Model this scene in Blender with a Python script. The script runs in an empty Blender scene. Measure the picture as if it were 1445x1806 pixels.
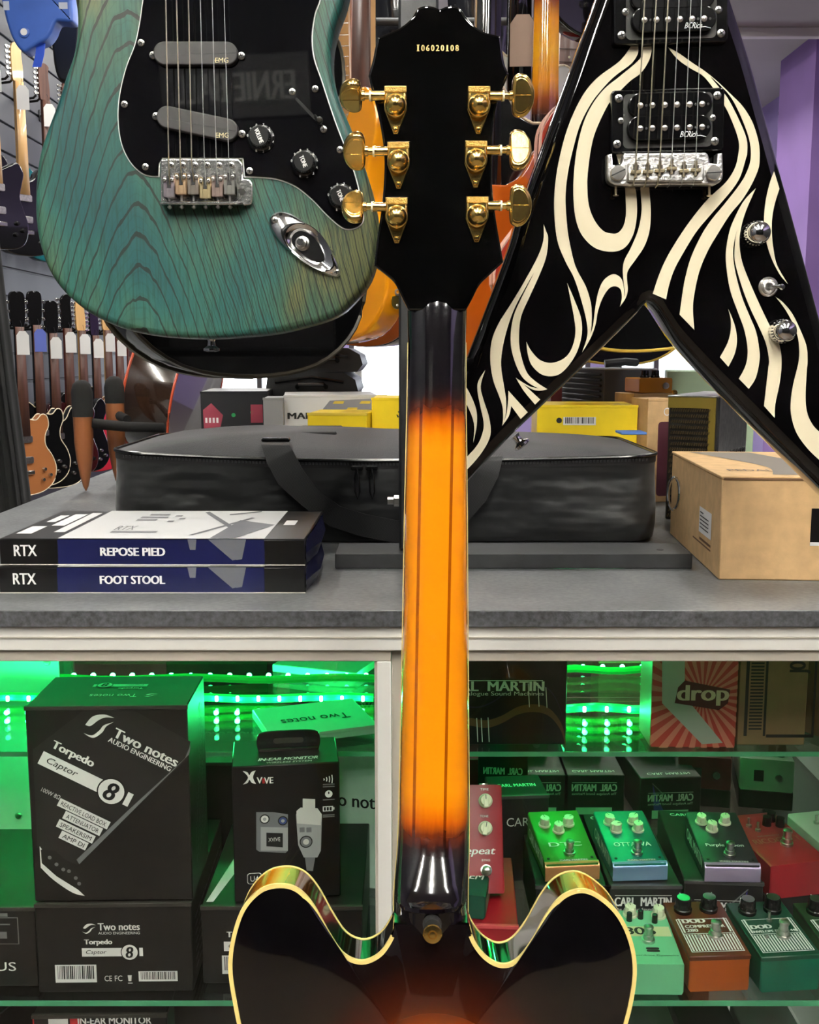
import bpy, bmesh, math, random
from mathutils import Matrix, Vector
R = math.radians
random.seed(7)
scene = bpy.context.scene
COL = scene.collection

# ---------------------------------------------------------------- camera
FOC, CX, CY, PITCH = 1900.0, 722.5, 903.0, R(8.3)
CAM = Vector((0.0, 0.0, 1.25))
cam_data = bpy.data.cameras.new('camera')
cam_data.sensor_fit = 'HORIZONTAL'
cam_data.sensor_width = 36.0
cam_data.lens = FOC / 1445.0 * 36.0
cam_data.clip_start, cam_data.clip_end = 0.02, 60.0
cam = bpy.data.objects.new('camera', cam_data)
COL.objects.link(cam)
cam.location = CAM
cam.rotation_euler = (math.pi / 2 - PITCH, 0, 0)
scene.camera = cam

# ---------------------------------------------------------------- world, exposure
world = bpy.data.worlds.new('daylight')
scene.world = world
world.use_nodes = True
world.node_tree.nodes['Background'].inputs[0].default_value = (0.93, 0.97, 1.0, 1)
world.node_tree.nodes['Background'].inputs[1].default_value = 4.0
scene.view_settings.view_transform = 'Standard'
scene.view_settings.look = 'None'
scene.view_settings.exposure = 0.0
scene.view_settings.gamma = 1.0
scene.view_settings.use_curve_mapping = False
LAMP_POWER = 52.0          # emission of the ceiling tubes
LED_POWER = 4.2            # watts of each green light rope

# ---------------------------------------------------------------- materials
def lin(c):
    return tuple(((v / 255) / 12.92 if v / 255 <= .04045 else ((v / 255 + .055) / 1.055) ** 2.4) for v in c) + (1.0,)

MATS = {}
def mat(name, rgb=(128, 128, 128), rough=.5, metal=0., coat=0., emit=0., var=0., vscale=40., bump=0., bscale=200., sheen=0., trans=0., spec=.5, stretch=(1, 1, 1)):
    if name in MATS:
        return MATS[name]
    m = bpy.data.materials.new(name)
    m.use_nodes = True
    nt = m.node_tree
    b = nt.nodes['Principled BSDF']
    b.inputs['Base Color'].default_value = lin(rgb)
    b.inputs['Roughness'].default_value = rough
    b.inputs['Metallic'].default_value = metal
    b.inputs['Coat Weight'].default_value = coat
    b.inputs['Coat Roughness'].default_value = .03
    b.inputs['Specular IOR Level'].default_value = spec
    b.inputs['Sheen Weight'].default_value = sheen
    b.inputs['Transmission Weight'].default_value = trans
    if emit:
        b.inputs['Emission Color'].default_value = lin(rgb)
        b.inputs['Emission Strength'].default_value = emit
    if var or bump:
        tc = nt.nodes.new('ShaderNodeTexCoord')
        mp = nt.nodes.new('ShaderNodeMapping')
        mp.inputs['Scale'].default_value = stretch
        nt.links.new(tc.outputs['Object'], mp.inputs['Vector'])
    if var:
        n = nt.nodes.new('ShaderNodeTexNoise')
        n.inputs['Scale'].default_value = vscale
        n.inputs['Detail'].default_value = 6
        nt.links.new(mp.outputs[0], n.inputs['Vector'])
        r = nt.nodes.new('ShaderNodeValToRGB')
        lo = lin(tuple(max(0, v * (1 - var)) for v in rgb)); hi = lin(tuple(min(255, v * (1 + var)) for v in rgb))
        r.color_ramp.elements[0].position = .3; r.color_ramp.elements[0].color = lo
        r.color_ramp.elements[1].position = .7; r.color_ramp.elements[1].color = hi
        nt.links.new(n.outputs['Fac'], r.inputs['Fac'])
        nt.links.new(r.outputs['Color'], b.inputs['Base Color'])
    if bump:
        n2 = nt.nodes.new('ShaderNodeTexNoise')
        n2.inputs['Scale'].default_value = bscale
        n2.inputs['Detail'].default_value = 4
        nt.links.new(mp.outputs[0], n2.inputs['Vector'])
        bp = nt.nodes.new('ShaderNodeBump')
        bp.inputs['Strength'].default_value = bump
        bp.inputs['Distance'].default_value = .002
        nt.links.new(n2.outputs['Fac'], bp.inputs['Height'])
        nt.links.new(bp.outputs['Normal'], b.inputs['Normal'])
    MATS[name] = m
    return m

class NT:
    """small node-graph writer"""
    def __init__(s, name, rough=.3, coat=0., metal=0.):
        s.m = bpy.data.materials.new(name); s.m.use_nodes = True; MATS[name] = s.m
        s.t = s.m.node_tree; s.b = s.t.nodes['Principled BSDF']
        s.b.inputs['Roughness'].default_value = rough
        s.b.inputs['Coat Weight'].default_value = coat
        s.b.inputs['Coat Roughness'].default_value = .03
        s.b.inputs['Metallic'].default_value = metal
        tc = s.t.nodes.new('ShaderNodeTexCoord'); s.obj = tc.outputs['Object']
        sp = s.t.nodes.new('ShaderNodeSeparateXYZ'); s.t.links.new(s.obj, sp.inputs[0])
        s.x, s.y, s.z = sp.outputs
    def op(s, o, a, b=None, c=None):
        n = s.t.nodes.new('ShaderNodeMath'); n.operation = o
        for i, v in enumerate((a, b, c)):
            if v is None: continue
            if isinstance(v, (int, float)): n.inputs[i].default_value = v
            else: s.t.links.new(v, n.inputs[i])
        return n.outputs[0]
    def noise(s, scale, detail=4, vec=None, stretch=None):
        n = s.t.nodes.new('ShaderNodeTexNoise'); n.inputs['Scale'].default_value = scale; n.inputs['Detail'].default_value = detail
        v = vec or s.obj
        if stretch:
            mp = s.t.nodes.new('ShaderNodeMapping'); mp.inputs['Scale'].default_value = stretch
            s.t.links.new(v, mp.inputs['Vector']); v = mp.outputs[0]
        s.t.links.new(v, n.inputs['Vector'])
        return n.outputs['Fac']
    def ramp(s, f, stops, interp='LINEAR'):
        n = s.t.nodes.new('ShaderNodeValToRGB'); n.color_ramp.interpolation = interp
        e = n.color_ramp.elements
        while len(e) < len(stops): e.new(.5)
        for i, (p, c) in enumerate(stops): e[i].position = p; e[i].color = lin(c)
        s.t.links.new(f, n.inputs['Fac'])
        return n.outputs['Color']
    def mix(s, f, a, b, blend='MIX'):
        n = s.t.nodes.new('ShaderNodeMix'); n.data_type = 'RGBA'; n.blend_type = blend
        for sock, v in ((n.inputs[0], f), (n.inputs[6], a), (n.inputs[7], b)):
            if isinstance(v, (int, float)): sock.default_value = v
            elif isinstance(v, tuple): sock.default_value = lin(v)
            else: s.t.links.new(v, sock)
        return n.outputs[2]
    def color(s, c): s.t.links.new(c, s.b.inputs['Base Color'])
    def bump(s, h, strength=.3, dist=.001):
        n = s.t.nodes.new('ShaderNodeBump'); n.inputs['Strength'].default_value = strength; n.inputs['Distance'].default_value = dist
        s.t.links.new(h, n.inputs['Height']); s.t.links.new(n.outputs['Normal'], s.b.inputs['Normal'])

def thin_glass(name, tint, refl=1.0):
    m = bpy.data.materials.new(name); m.use_nodes = True; MATS[name] = m
    t = m.node_tree; t.nodes.clear()
    o = t.nodes.new('ShaderNodeOutputMaterial'); mx = t.nodes.new('ShaderNodeMixShader')
    tr = t.nodes.new('ShaderNodeBsdfTransparent'); tr.inputs[0].default_value = tint
    g = t.nodes.new('ShaderNodeBsdfGlossy'); g.inputs['Roughness'].default_value = .01
    fr = t.nodes.new('ShaderNodeFresnel'); fr.inputs['IOR'].default_value = 1.45
    mu = t.nodes.new('ShaderNodeMath'); mu.operation = 'MULTIPLY'; mu.inputs[1].default_value = refl
    t.links.new(fr.outputs[0], mu.inputs[0]); t.links.new(mu.outputs[0], mx.inputs[0])
    t.links.new(tr.outputs[0], mx.inputs[1]); t.links.new(g.outputs[0], mx.inputs[2]); t.links.new(mx.outputs[0], o.inputs[0])
    return m

# ---------------------------------------------------------------- rays and frames
FWD = Vector((0, math.cos(PITCH), -math.sin(PITCH))); UPV = Vector((0, math.sin(PITCH), math.cos(PITCH)))
def ray(px, py):
    return FWD + Vector((1, 0, 0)) * ((px - CX) / FOC) + UPV * ((CY - py) / FOC)
def P(px, py, Y):
    d = ray(px, py); return CAM + d * (Y / d.y)
def G(px, py, z):
    d = ray(px, py); return CAM + d * ((z - CAM.z) / d.z)
class Frame:
    """local frame of a thing: x right, y away from the viewer, z up"""
    def __init__(s, origin, rx=0., rz=0., ry=0.):
        s.M = Matrix.Translation(origin) @ Matrix.Rotation(rz, 4, 'Z') @ Matrix.Rotation(rx, 4, 'X') @ Matrix.Rotation(ry, 4, 'Y')
        s.I = s.M.inverted()
    def q(s, px, py, d=0.):
        o = s.I @ CAM; v = s.I.to_3x3() @ ray(px, py)
        t = (d - o.y) / v.y
        w = o + v * t
        return (w.x, w.z)
    def qs(s, pts, d=0.):
        return [s.q(p[0], p[1], d) + tuple(p[2:]) for p in pts]

# ---------------------------------------------------------------- outlines
def cr(pts, n=6, closed=True):
    """Catmull-Rom through the points; a point with a third value is a corner"""
    N = len(pts); out = []
    for i in range(N if closed else N - 1):
        p1 = pts[i]; p2 = pts[(i + 1) % N]
        p0 = pts[i - 1] if (closed or i > 0) else p1
        p3 = pts[(i + 2) % N] if (closed or i + 2 < N) else p2
        if len(p1) > 2: p0 = p1
        if len(p2) > 2: p3 = p2
        if len(p1) > 2 and len(p2) > 2:
            out.append((p1[0], p1[1])); continue
        for k in range(n):
            t = k / n
            out.append(tuple(.5 * (2 * p1[j] + (p2[j] - p0[j]) * t + (2 * p0[j] - 5 * p1[j] + 4 * p2[j] - p3[j]) * t * t + (3 * p1[j] - p0[j] - 3 * p2[j] + p3[j]) * t ** 3) for j in (0, 1)))
    if not closed: out.append((pts[-1][0], pts[-1][1]))
    return out
def area2(p):
    return sum(p[i - 1][0] * p[i][1] - p[i][0] * p[i - 1][1] for i in range(len(p)))
def ccw(p):
    p = [tuple(q[:2]) for q in p]
    return p if area2(p) > 0 else p[::-1]
def inset(p, d):
    out = []; N = len(p)
    for i in range(N):
        a, b, c = Vector(p[i - 1]), Vector(p[i]), Vector(p[(i + 1) % N])
        u = (b - a); w = (c - b)
        u = u.normalized() if u.length > 1e-9 else w.normalized()
        w = w.normalized() if w.length > 1e-9 else u
        n1 = Vector((-u.y, u.x)); n2 = Vector((-w.y, w.x)); n = n1 + n2
        if n.length < 1e-6: n = n1
        n.normalize(); k = max(.45, n.dot(n1))
        q = b + n * (d / k); out.append((q.x, q.y))
    return out
def pill(cx, cz, w, h, n=8, ang=0., r=None):
    r = min(w, h) / 2 if r is None else r
    pts = []
    for sx, sz, a0 in ((1, 1, 0), (-1, 1, 90), (-1, -1, 180), (1, -1, 270)):
        for k in range(n + 1):
            a = R(a0 + 90 * k / n)
            q = (sx * (w / 2 - r) + r * math.cos(a), sz * (h / 2 - r) + r * math.sin(a))
            if not pts or math.hypot(q[0] - pts[-1][0], q[1] - pts[-1][1]) > 1e-6: pts.append(q)
    ca, sa = math.cos(ang), math.sin(ang)
    return [(cx + x * ca - z * sa, cz + x * sa + z * ca) for x, z in pts]
def circ(cx, cz, r, n=20):
    return [(cx + r * math.cos(2 * math.pi * k / n), cz + r * math.sin(2 * math.pi * k / n)) for k in range(n)]

# ---------------------------------------------------------------- mesh builder
class B:
    def __init__(s): s.v = []; s.f = []; s.m = []; s.s = []; s.mi = 0; s.x = None; s.closed = True
    def add(s, vs, fs, smooth=True):
        o = len(s.v)
        s.v += [tuple(s.x @ Vector(p)) if s.x is not None else tuple(p) for p in vs]
        if not isinstance(smooth, list): smooth = [smooth] * len(fs)
        for f, sm in zip(fs, smooth):
            s.f.append([i + o for i in f]); s.m.append(s.mi); s.s.append(sm)
        return s
    def mat(s, i): s.mi = i; return s
    def box(s, x0, x1, y0, y1, z0, z1, r=0.):
        r = min(r, abs(x1 - x0) / 2.01, abs(y1 - y0) / 2.01, abs(z1 - z0) / 2.01)
        X, Y, Z = (x0, x1), (y0, y1), (z0, z1)
        if r <= 0:
            vs = [(X[i], Y[j], Z[k]) for i in (0, 1) for j in (0, 1) for k in (0, 1)]
            return s.add(vs, [(0, 1, 3, 2), (4, 6, 7, 5), (0, 4, 5, 1), (2, 3, 7, 6), (0, 2, 6, 4), (1, 5, 7, 3)], False)
        vs = []; id_ = {}
        for i in (0, 1):
            for j in (0, 1):
                for k in (0, 1):
                    sg = [(1 if a == 0 else -1) * r for a in (i, j, k)]
                    c = [X[i], Y[j], Z[k]]
                    for ax in range(3):
                        q = [c[t] + (sg[t] if t != ax else 0) for t in range(3)]
                        id_[(i, j, k, ax)] = len(vs); vs.append(tuple(q))
        fs = []; sm = []
        for ax in range(3):
            o1, o2 = [t for t in range(3) if t != ax]
            for e in (0, 1):
                f = []
                for a, b in ((0, 0), (1, 0), (1, 1), (0, 1)):
                    k = [0, 0, 0]; k[ax] = e; k[o1] = a; k[o2] = b
                    f.append(id_[tuple(k) + (ax,)])
                fs.append(f); sm.append(False)
            for a in (0, 1):
                for b in (0, 1):
                    k0 = [0, 0, 0]; k0[o1] = a; k0[o2] = b; k1 = k0[:]; k1[ax] = 1
                    fs.append([id_[tuple(k0) + (o1,)], id_[tuple(k1) + (o1,)], id_[tuple(k1) + (o2,)], id_[tuple(k0) + (o2,)]]); sm.append(True)
        for i in (0, 1):
            for j in (0, 1):
                for k in (0, 1):
                    fs.append([id_[(i, j, k, ax)] for ax in range(3)]); sm.append(True)
        return s.add(vs, fs, sm)
    def slab(s, pts, y0, y1, r=0., n=3, rb=0., caps=True, dome=0., smooth=True):
        p = ccw(pts); N = len(p); rings = []
        def steps(rr, k): return [(rr * (1 - math.sin(math.pi / 2 * i / k)), rr * (1 - math.cos(math.pi / 2 * i / k))) for i in range(k + 1)]
        fr = steps(r, n) if r > 0 else [(0, 0)]
        bk = steps(rb, n) if rb > 0 else [(0, 0)]
        for ins, dy in fr: rings.append((inset(p, ins) if ins > 1e-7 else p, y0 + dy))
        for ins, dy in reversed(bk): rings.append((inset(p, ins) if ins > 1e-7 else p, y1 - dy))
        vs = [(a, y, c) for ring, y in rings for a, c in ring]
        fs = []; sm = []
        for k in range(len(rings) - 1):
            for i in range(N):
                j = (i + 1) % N
                fs.append([k * N + i, (k + 1) * N + i, (k + 1) * N + j, k * N + j]); sm.append(smooth)
        if caps:
            fs.append(list(range(N))); sm.append(False)
            L = (len(rings) - 1) * N
            fs.append([L + i for i in range(N)][::-1]); sm.append(False)
        return s.add(vs, fs, sm)
    def arch(s, pts, y0, y1, rise, k=7, edge=.5):
        """slab whose face at y0 is crowned towards -y by rise"""
        p = ccw(pts); N = len(p)
        cx = sum(q[0] for q in p) / N; cz = sum(q[1] for q in p) / N
        vs = [(a, y1, c) for a, c in p] + [(a, y0, c) for a, c in p]; fs = []; sm = []
        for i in range(N):
            j = (i + 1) % N; fs.append([i, j, N + j, N + i]); sm.append(True)
        for t in range(1, k):
            u = t / k
            vs += [(cx + (a - cx) * (1 - u), y0 - rise * (1 - (1 - u) ** 2) ** edge, cz + (c - cz) * (1 - u)) for a, c in p]
            for i in range(N):
                j = (i + 1) % N; fs.append([t * N + i, t * N + j, (t + 1) * N + j, (t + 1) * N + i]); sm.append(True)
        vs.append((cx, y0 - rise, cz))
        for i in range(N): fs.append([k * N + i, k * N + (i + 1) % N, len(vs) - 1]); sm.append(True)
        fs.append(list(range(N))); sm.append(False)
        return s.add(vs, fs, sm)
    def tube(s, path, rad, n=8, caps=True, flat=1.0):
        pts = [Vector(p) for p in path]; N = len(pts)
        rad = rad if isinstance(rad, (list, tuple)) else [rad] * N
        vs = []; ref = Vector((0, 0, 1))
        for i, p in enumerate(pts):
            t = (pts[min(i + 1, N - 1)] - pts[max(i - 1, 0)]).normalized()
            if abs(t.dot(ref)) > .95: ref = Vector((1, 0, 0)) if abs(t.x) < .9 else Vector((0, 1, 0))
            a = t.cross(ref).normalized(); b = a.cross(t).normalized()
            for k in range(n):
                w = 2 * math.pi * k / n
                vs.append(tuple(p + a * (math.cos(w) * rad[i]) + b * (math.sin(w) * rad[i] * flat)))
        fs = [[i * n + k, i * n + (k + 1) % n, (i + 1) * n + (k + 1) % n, (i + 1) * n + k] for i in range(N - 1) for k in range(n)]
        sm = [True] * len(fs)
        if caps: fs += [list(range(n))[::-1], [(N - 1) * n + k for k in range(n)]]; sm += [False, False]
        return s.add(vs, fs, sm)
    def lathe(s, prof, o=(0, 0, 0), ax=(0, 0, 1), n=20, flat=False):
        """prof: (radius, height along the axis)"""
        ax = Vector(ax).normalized(); h = Vector((1, 0, 0)) if abs(ax.x) < .9 else Vector((0, 1, 0))
        u = ax.cross(h).normalized(); w = ax.cross(u); o = Vector(o); vs = []
        for r, z in prof:
            for k in range(n):
                a = 2 * math.pi * k / n; vs.append(tuple(o + ax * z + u * (r * math.cos(a)) + w * (r * math.sin(a))))
        L = len(prof)
        fs = [[i * n + k, i * n + (k + 1) % n, (i + 1) * n + (k + 1) % n, (i + 1) * n + k] for i in range(L - 1) for k in range(n)]
        sm = [True] * len(fs)
        if prof[0][0] > 1e-6: fs.append(list(range(n))[::-1]); sm.append(False)
        if prof[-1][0] > 1e-6: fs.append([(L - 1) * n + k for k in range(n)]); sm.append(False)
        return s.add(vs, fs, sm)
    def loft(s, rings, caps=True, closed=True):
        n = len(rings[0]); vs = [q for r in rings for q in r]; fs = []
        for i in range(len(rings) - 1):
            for k in range(n if closed else n - 1):
                fs.append([i * n + k, i * n + (k + 1) % n, (i + 1) * n + (k + 1) % n, (i + 1) * n + k])
        sm = [True] * len(fs)
        if caps: fs += [list(range(n))[::-1], [(len(rings) - 1) * n + k for k in range(n)]]; sm += [False, False]
        return s.add(vs, fs, sm)
    def ribbon(s, path, width_vec, thick_vec):
        """flat strap: path points, one width vector and thickness vector for all or per point"""
        rings = []
        for i, p in enumerate(path):
            w = Vector(width_vec[i] if isinstance(width_vec, list) else width_vec) / 2; t = Vector(thick_vec[i] if isinstance(thick_vec, list) else thick_vec) / 2
            p = Vector(p); rings.append([tuple(p - w - t), tuple(p + w - t), tuple(p + w + t), tuple(p - w + t)])
        return s.loft(rings)
    def build(s, name, mats, parent=None, sharp=38, fix=True):
        me = bpy.data.meshes.new(name)
        me.from_pydata(s.v, [], s.f)
        mats = mats if isinstance(mats, (list, tuple)) else [mats]
        for m in mats: me.materials.append(m)
        me.polygons.foreach_set('material_index', s.m)
        me.polygons.foreach_set('use_smooth', s.s)
        if fix:
            bm = bmesh.new(); bm.from_mesh(me)
            bmesh.ops.remove_doubles(bm, verts=bm.verts, dist=1e-7)
            bmesh.ops.recalc_face_normals(bm, faces=bm.faces)
            bm.to_mesh(me); bm.free()
        me.update()
        if any(s.s):
            fl = [p.use_smooth for p in me.polygons]
            me.set_sharp_from_angle(angle=R(sharp))
            me.polygons.foreach_set('use_smooth', fl)   # flat caps stay flat
        o = bpy.data.objects.new(name, me); COL.objects.link(o)
        if parent is not None: o.parent = parent
        return o

def tag(o, label, cat, group=None):
    o['label'] = label; o['category'] = cat
    if group: o['group'] = group
    return o
def thing(name, label, cat, M=None, group=None):
    o = bpy.data.objects.new(name, None); COL.objects.link(o)
    o.empty_display_size = .05
    if M is not None: o.matrix_world = M
    return tag(o, label, cat, group)
def struct(o): o['kind'] = 'structure'; return o
def kids(o): return list(o.children)
CHILDREN = {}
def copy_tree(o, parent=None):
    c = o.copy(); COL.objects.link(c)
    if parent is not None: c.parent = parent; c.matrix_parent_inverse = o.matrix_parent_inverse.copy()
    for ch in [k for k in bpy.data.objects if k.parent == o]: copy_tree(ch, c)
    return c

# ---------------------------------------------------------------- flat print
TXT = {}
def text2d(body):
    if body in TXT: return TXT[body]
    cu = bpy.data.curves.new('t', 'FONT'); cu.body = body; cu.size = 1.0; cu.resolution_u = 3; cu.fill_mode = 'FRONT'
    ob = bpy.data.objects.new('t', cu); COL.objects.link(ob)
    dg = bpy.context.evaluated_depsgraph_get(); ev = ob.evaluated_get(dg); me = ev.to_mesh()
    vs = [(v.co.x, v.co.y) for v in me.vertices]; fs = [list(p.vertices) for p in me.polygons]
    ev.to_mesh_clear(); bpy.data.objects.remove(ob); bpy.data.curves.remove(cu)
    x0 = min(v[0] for v in vs); x1 = max(v[0] for v in vs); y0 = min(v[1] for v in vs); y1 = max(v[1] for v in vs)
    TXT[body] = ([(v[0] - (x0 + x1) / 2, v[1] - (y0 + y1) / 2) for v in vs], fs, x1 - x0, y1 - y0)
    return TXT[body]
class Face:
    """a flat face of a thing: origin, right and up vectors in its local space"""
    def __init__(s, parent, o, ex, ey):
        s.p = parent; s.o = Vector(o); s.ex = Vector(ex).normalized(); s.ey = Vector(ey).normalized(); s.n = s.ex.cross(s.ey)
    def put(s, name, vs, fs, m, h=.0004):
        b = B(); b.add([tuple(s.o + s.ex * u + s.ey * v + s.n * h) for u, v in vs], fs, False)
        return b.build(name, m, s.p, fix=False)
    def poly(s, pts, m, name='print', h=.0004):
        p = ccw(pts); return s.put(name, p, [list(range(len(p)))], m, h)
    def polys(s, lst, m, name='print', h=.0004):
        vs = []; fs = []
        for p in lst:
            p = ccw(p); fs.append(list(range(len(vs), len(vs) + len(p)))); vs += p
        ob = s.put(name, vs, fs, m, h)
        for k, f in enumerate(fs):                      # overlapping figures never share a plane
            for i in f: ob.data.vertices[i].co = ob.data.vertices[i].co + s.n * (.000012 * (k % 12))
        return ob
    def rect(s, u0, v0, u1, v1, m, name='print', h=.0004): return s.poly([(u0, v0), (u1, v0), (u1, v1), (u0, v1)], m, name, h)
    def text(s, body, u, v, w, hgt, m, ang=0., shear=0., name='lettering', h=.0006, bold=0., flip=False):
        vs, fs, W, H = text2d(body)
        kx = w / W; ky = hgt / H; ca, sa = math.cos(ang), math.sin(ang)
        def T(dx):
            out = []
            for a, b in vs:
                x = a * kx + b * ky * shear + dx; y = b * ky
                if flip: x = -x
                out.append((u + x * ca - y * sa, v + x * sa + y * ca))
            return out
        V = T(0); F = [f[:] for f in fs]
        if bold:
            for dx in (bold, -bold):
                o = len(V); V += T(dx); F += [[i + o for i in f] for f in fs]
        ob = s.put(name, V, F, m, h)
        if bold:                                        # the thickening copies lie a hair apart
            n0 = len(vs)
            for i, v in enumerate(ob.data.vertices):
                if i >= n0: v.co = v.co - s.n * (.00006 * (i // n0))
        return ob

def carton_faces(root, W, D, H):
    return dict(front=Face(root, (-W / 2, 0, 0), (1, 0, 0), (0, 0, 1)), top=Face(root, (-W / 2, 0, H), (1, 0, 0), (0, 1, 0)),
                right=Face(root, (W / 2, 0, 0), (0, 1, 0), (0, 0, 1)), left=Face(root, (-W / 2, D, 0), (0, -1, 0), (0, 0, 1)),
                back=Face(root, (W / 2, D, 0), (-1, 0, 0), (0, 0, 1)))
def carton(name, label, cat, loc, W, D, H, m, rz=0., rx=0., group=None, edge=None, lid=True, r=.0012):
    """a closed carton; origin at the middle of its front bottom edge"""
    M = Matrix.Translation(loc) @ Matrix.Rotation(rz, 4, 'Z') @ Matrix.Rotation(rx, 4, 'X')
    root = thing(name, label, cat, M, group)
    b = B(); b.box(-W / 2, W / 2, 0, D, 0, H, r); b.build('carton_body', m, root)
    if lid:
        e = B(); t = .0008
        e.box(-W / 2 - t, W / 2 + t, -t, .004, H - .004, H + t * .6, .0004)
        e.build('lid_edge', edge or m, root)
    return root, carton_faces(root, W, D, H)
# ================================================================ THE ROOM
W_L, W_R, Y_F, Y_B, CEIL = -2.0, 2.6, -3.2, 9.0, 3.3
m_white = mat('white_paint', (226, 222, 216), .6, var=.03, vscale=3)
m_ceil = mat('ceiling_paint', (182, 178, 172), .8, var=.03, vscale=2)
m_purple = mat('purple_paint', (136, 104, 166), .55, var=.04, vscale=3)
m_lilac = mat('lilac_paint', (158, 142, 192), .55, var=.03, vscale=3)
m_floor = mat('floor_vinyl', (84, 72, 60), .45, var=.06, vscale=6)
m_slat = mat('slatwall', (66, 68, 74), .5, var=.06, vscale=4)
m_dark = mat('black_satin', (17, 17, 18), .45)
m_blackgloss = mat('black_gloss', (3, 3, 3), .06, coat=1., spec=.1)
m_chrome = mat('chrome', (225, 225, 226), .12, 1.)
m_nickel = mat('brushed_nickel', (205, 202, 198), .28, 1., var=.08, vscale=90)
m_gold = mat('gold_plate', (228, 192, 112), .22, 1., bump=.04, bscale=300)
m_white_print = mat('white_ink', (236, 234, 232), .5)
m_grey_print = mat('grey_ink', (120, 120, 122), .5)
m_cream = mat('cream_plastic', (238, 230, 200), .3)
m_ivory = mat('ivory_binding', (212, 190, 116), .35)

b = B(); b.box(W_L - .1, W_R + .1, Y_F, Y_B, -.1, 0); struct(b.build('floor', m_floor))
b = B(); b.box(W_L - .1, W_R + .1, Y_F, Y_B, CEIL, CEIL + .1); struct(b.build('ceiling', m_ceil))
b = B(); b.box(W_L - .1, W_L, Y_F, Y_B, 0, CEIL); wl = struct(b.build('wall_left', m_slat))
for k in range(22):                                     # slatwall boards, grooves between
    s = B(); s.box(W_L, W_L + .012, 3.2, 8.9, .14 + .14 * k, .27 + .14 * k, .003); s.build('slat', m_slat, wl)
b = B(); b.box(W_R, W_R + .1, Y_F, Y_B, 0, CEIL); struct(b.build('wall_right', m_lilac))
b = B(); b.box(W_R - .02, W_R, Y_F, 6.4, 0, 2.3, .003); struct(b.build('reflection_panel', mat('added_dark_panel', (34, 33, 35), .6, var=.2, vscale=3)))  # added unseen panel, keeps reflections in the black guitars dark instead of lilac
# a deeper purple pier stands in front of the right wall
b = B(); b.box(2.30, W_R, 6.4, 7.0, 0, 3.05); struct(b.build('wall_pier', m_purple))
b = B(); b.box(1.55, W_R, 2.2, Y_B, 3.05, CEIL); struct(b.build('trim_1', m_ceil))
b = B(); b.box(1.55, W_R, 6.30, 6.36, 3.00, 3.05, .004); struct(b.build('trim_2', m_white))
b = B(); b.box(W_L - .1, W_R + .1, Y_F - .1, Y_F, 0, CEIL); struct(b.build('wall_front', mat('black_felt_wall', (9, 9, 9), .9, var=.3, vscale=2, spec=.1)))
# rear wall of the shop with its row of windows
wb = B()
wins = [(-1.75, -.75), (-.5, .45), (.7, 1.5), (1.65, 2.45)]
zb, zt = .78, 2.05
wb.box(W_L, W_R, Y_B, Y_B + .12, 0, zb); wb.box(W_L, W_R, Y_B, Y_B + .12, zt, CEIL)
xs = [W_L] + [v for w in wins for v in w] + [W_R]
for i in range(0, len(xs), 2): wb.box(xs[i], xs[i + 1], Y_B, Y_B + .12, zb, zt)
struct(wb.build('wall_back', m_lilac))
m_clear = thin_glass('window_glass', (.97, .99, 1, 1), .6)
m_frame = mat('window_frame_paint', (70, 66, 70), .4)
for i, (a, c) in enumerate(wins):
    f = B()
    for x0, x1, z0, z1 in ((a, a + .04, zb, zt), (c - .04, c, zb, zt), (a, c, zb, zb + .04), (a, c, zt - .04, zt), ((a + c) / 2 - .02, (a + c) / 2 + .02, zb, zt), (a, c, 1.55, 1.58)):
        f.box(x0, x1, Y_B + .02, Y_B + .07, z0, z1)
    w = struct(f.build('window_%d' % (i + 1), m_frame))
    g = B(); g.box(a, c, Y_B + .04, Y_B + .046, zb, zt); g.build('window_pane', m_clear, w)

# ceiling tubes: each a housing with a glowing diffuser
m_tube = mat('lamp_diffuser', (255, 253, 247), .4, emit=LAMP_POWER)
m_house = mat('lamp_housing', (230, 230, 230), .4)
li = 0
rows = [('over the back of the shop', 7.4), ('over the guitar wall', 5.2), ('behind the guitar stand', 3.0), ('nearest the counter', -.45), ('just behind the viewer', -1.2), ('well behind the viewer', -1.95), ('at the front of the shop', -2.6)]
for rn, y in rows:
    for cn, x in (('left', -1.2), ('middle', 0.0), ('right', 1.2)):
        t = thing('ceiling_lamp', 'long white ceiling tube lamp %s, %s row' % (rn, cn), 'lamp', Matrix.Translation((x, y, CEIL)), 'ceiling tube lamps')
        h = B(); h.box(-.10, .10, -.6, .6, -.035, 0, .006); h.build('lamp_housing', m_house, t)
        d = B(); d.box(-.075, .075, -.58, .58, -.05, -.0352, .006); d.build('diffuser', m_tube, t)

# lettered sign on the wall behind the viewer, seen mirrored in the teal guitar's pickguard
sg = thing('wall_sign', 'black sign with pale lettering on the wall behind the viewer', 'sign', Matrix.Translation((-.79, Y_F + .03, 2.45)) @ Matrix.Rotation(R(-3), 4, 'Y') @ Matrix.Rotation(math.pi, 4, 'Z'))
s_ = B(); s_.box(-.34, .34, 0, .028, -.14, .14, .004); s_.build('sign_board', mat('sign_black', (14, 14, 15), .5), sg)
Face(sg, (0, 0, 0), (1, 0, 0), (0, 0, 1)).text('ERNIE BALL', 0, 0, .54, .125, mat('dim_sign_ink', (120, 120, 118), .5), bold=.004)

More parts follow.
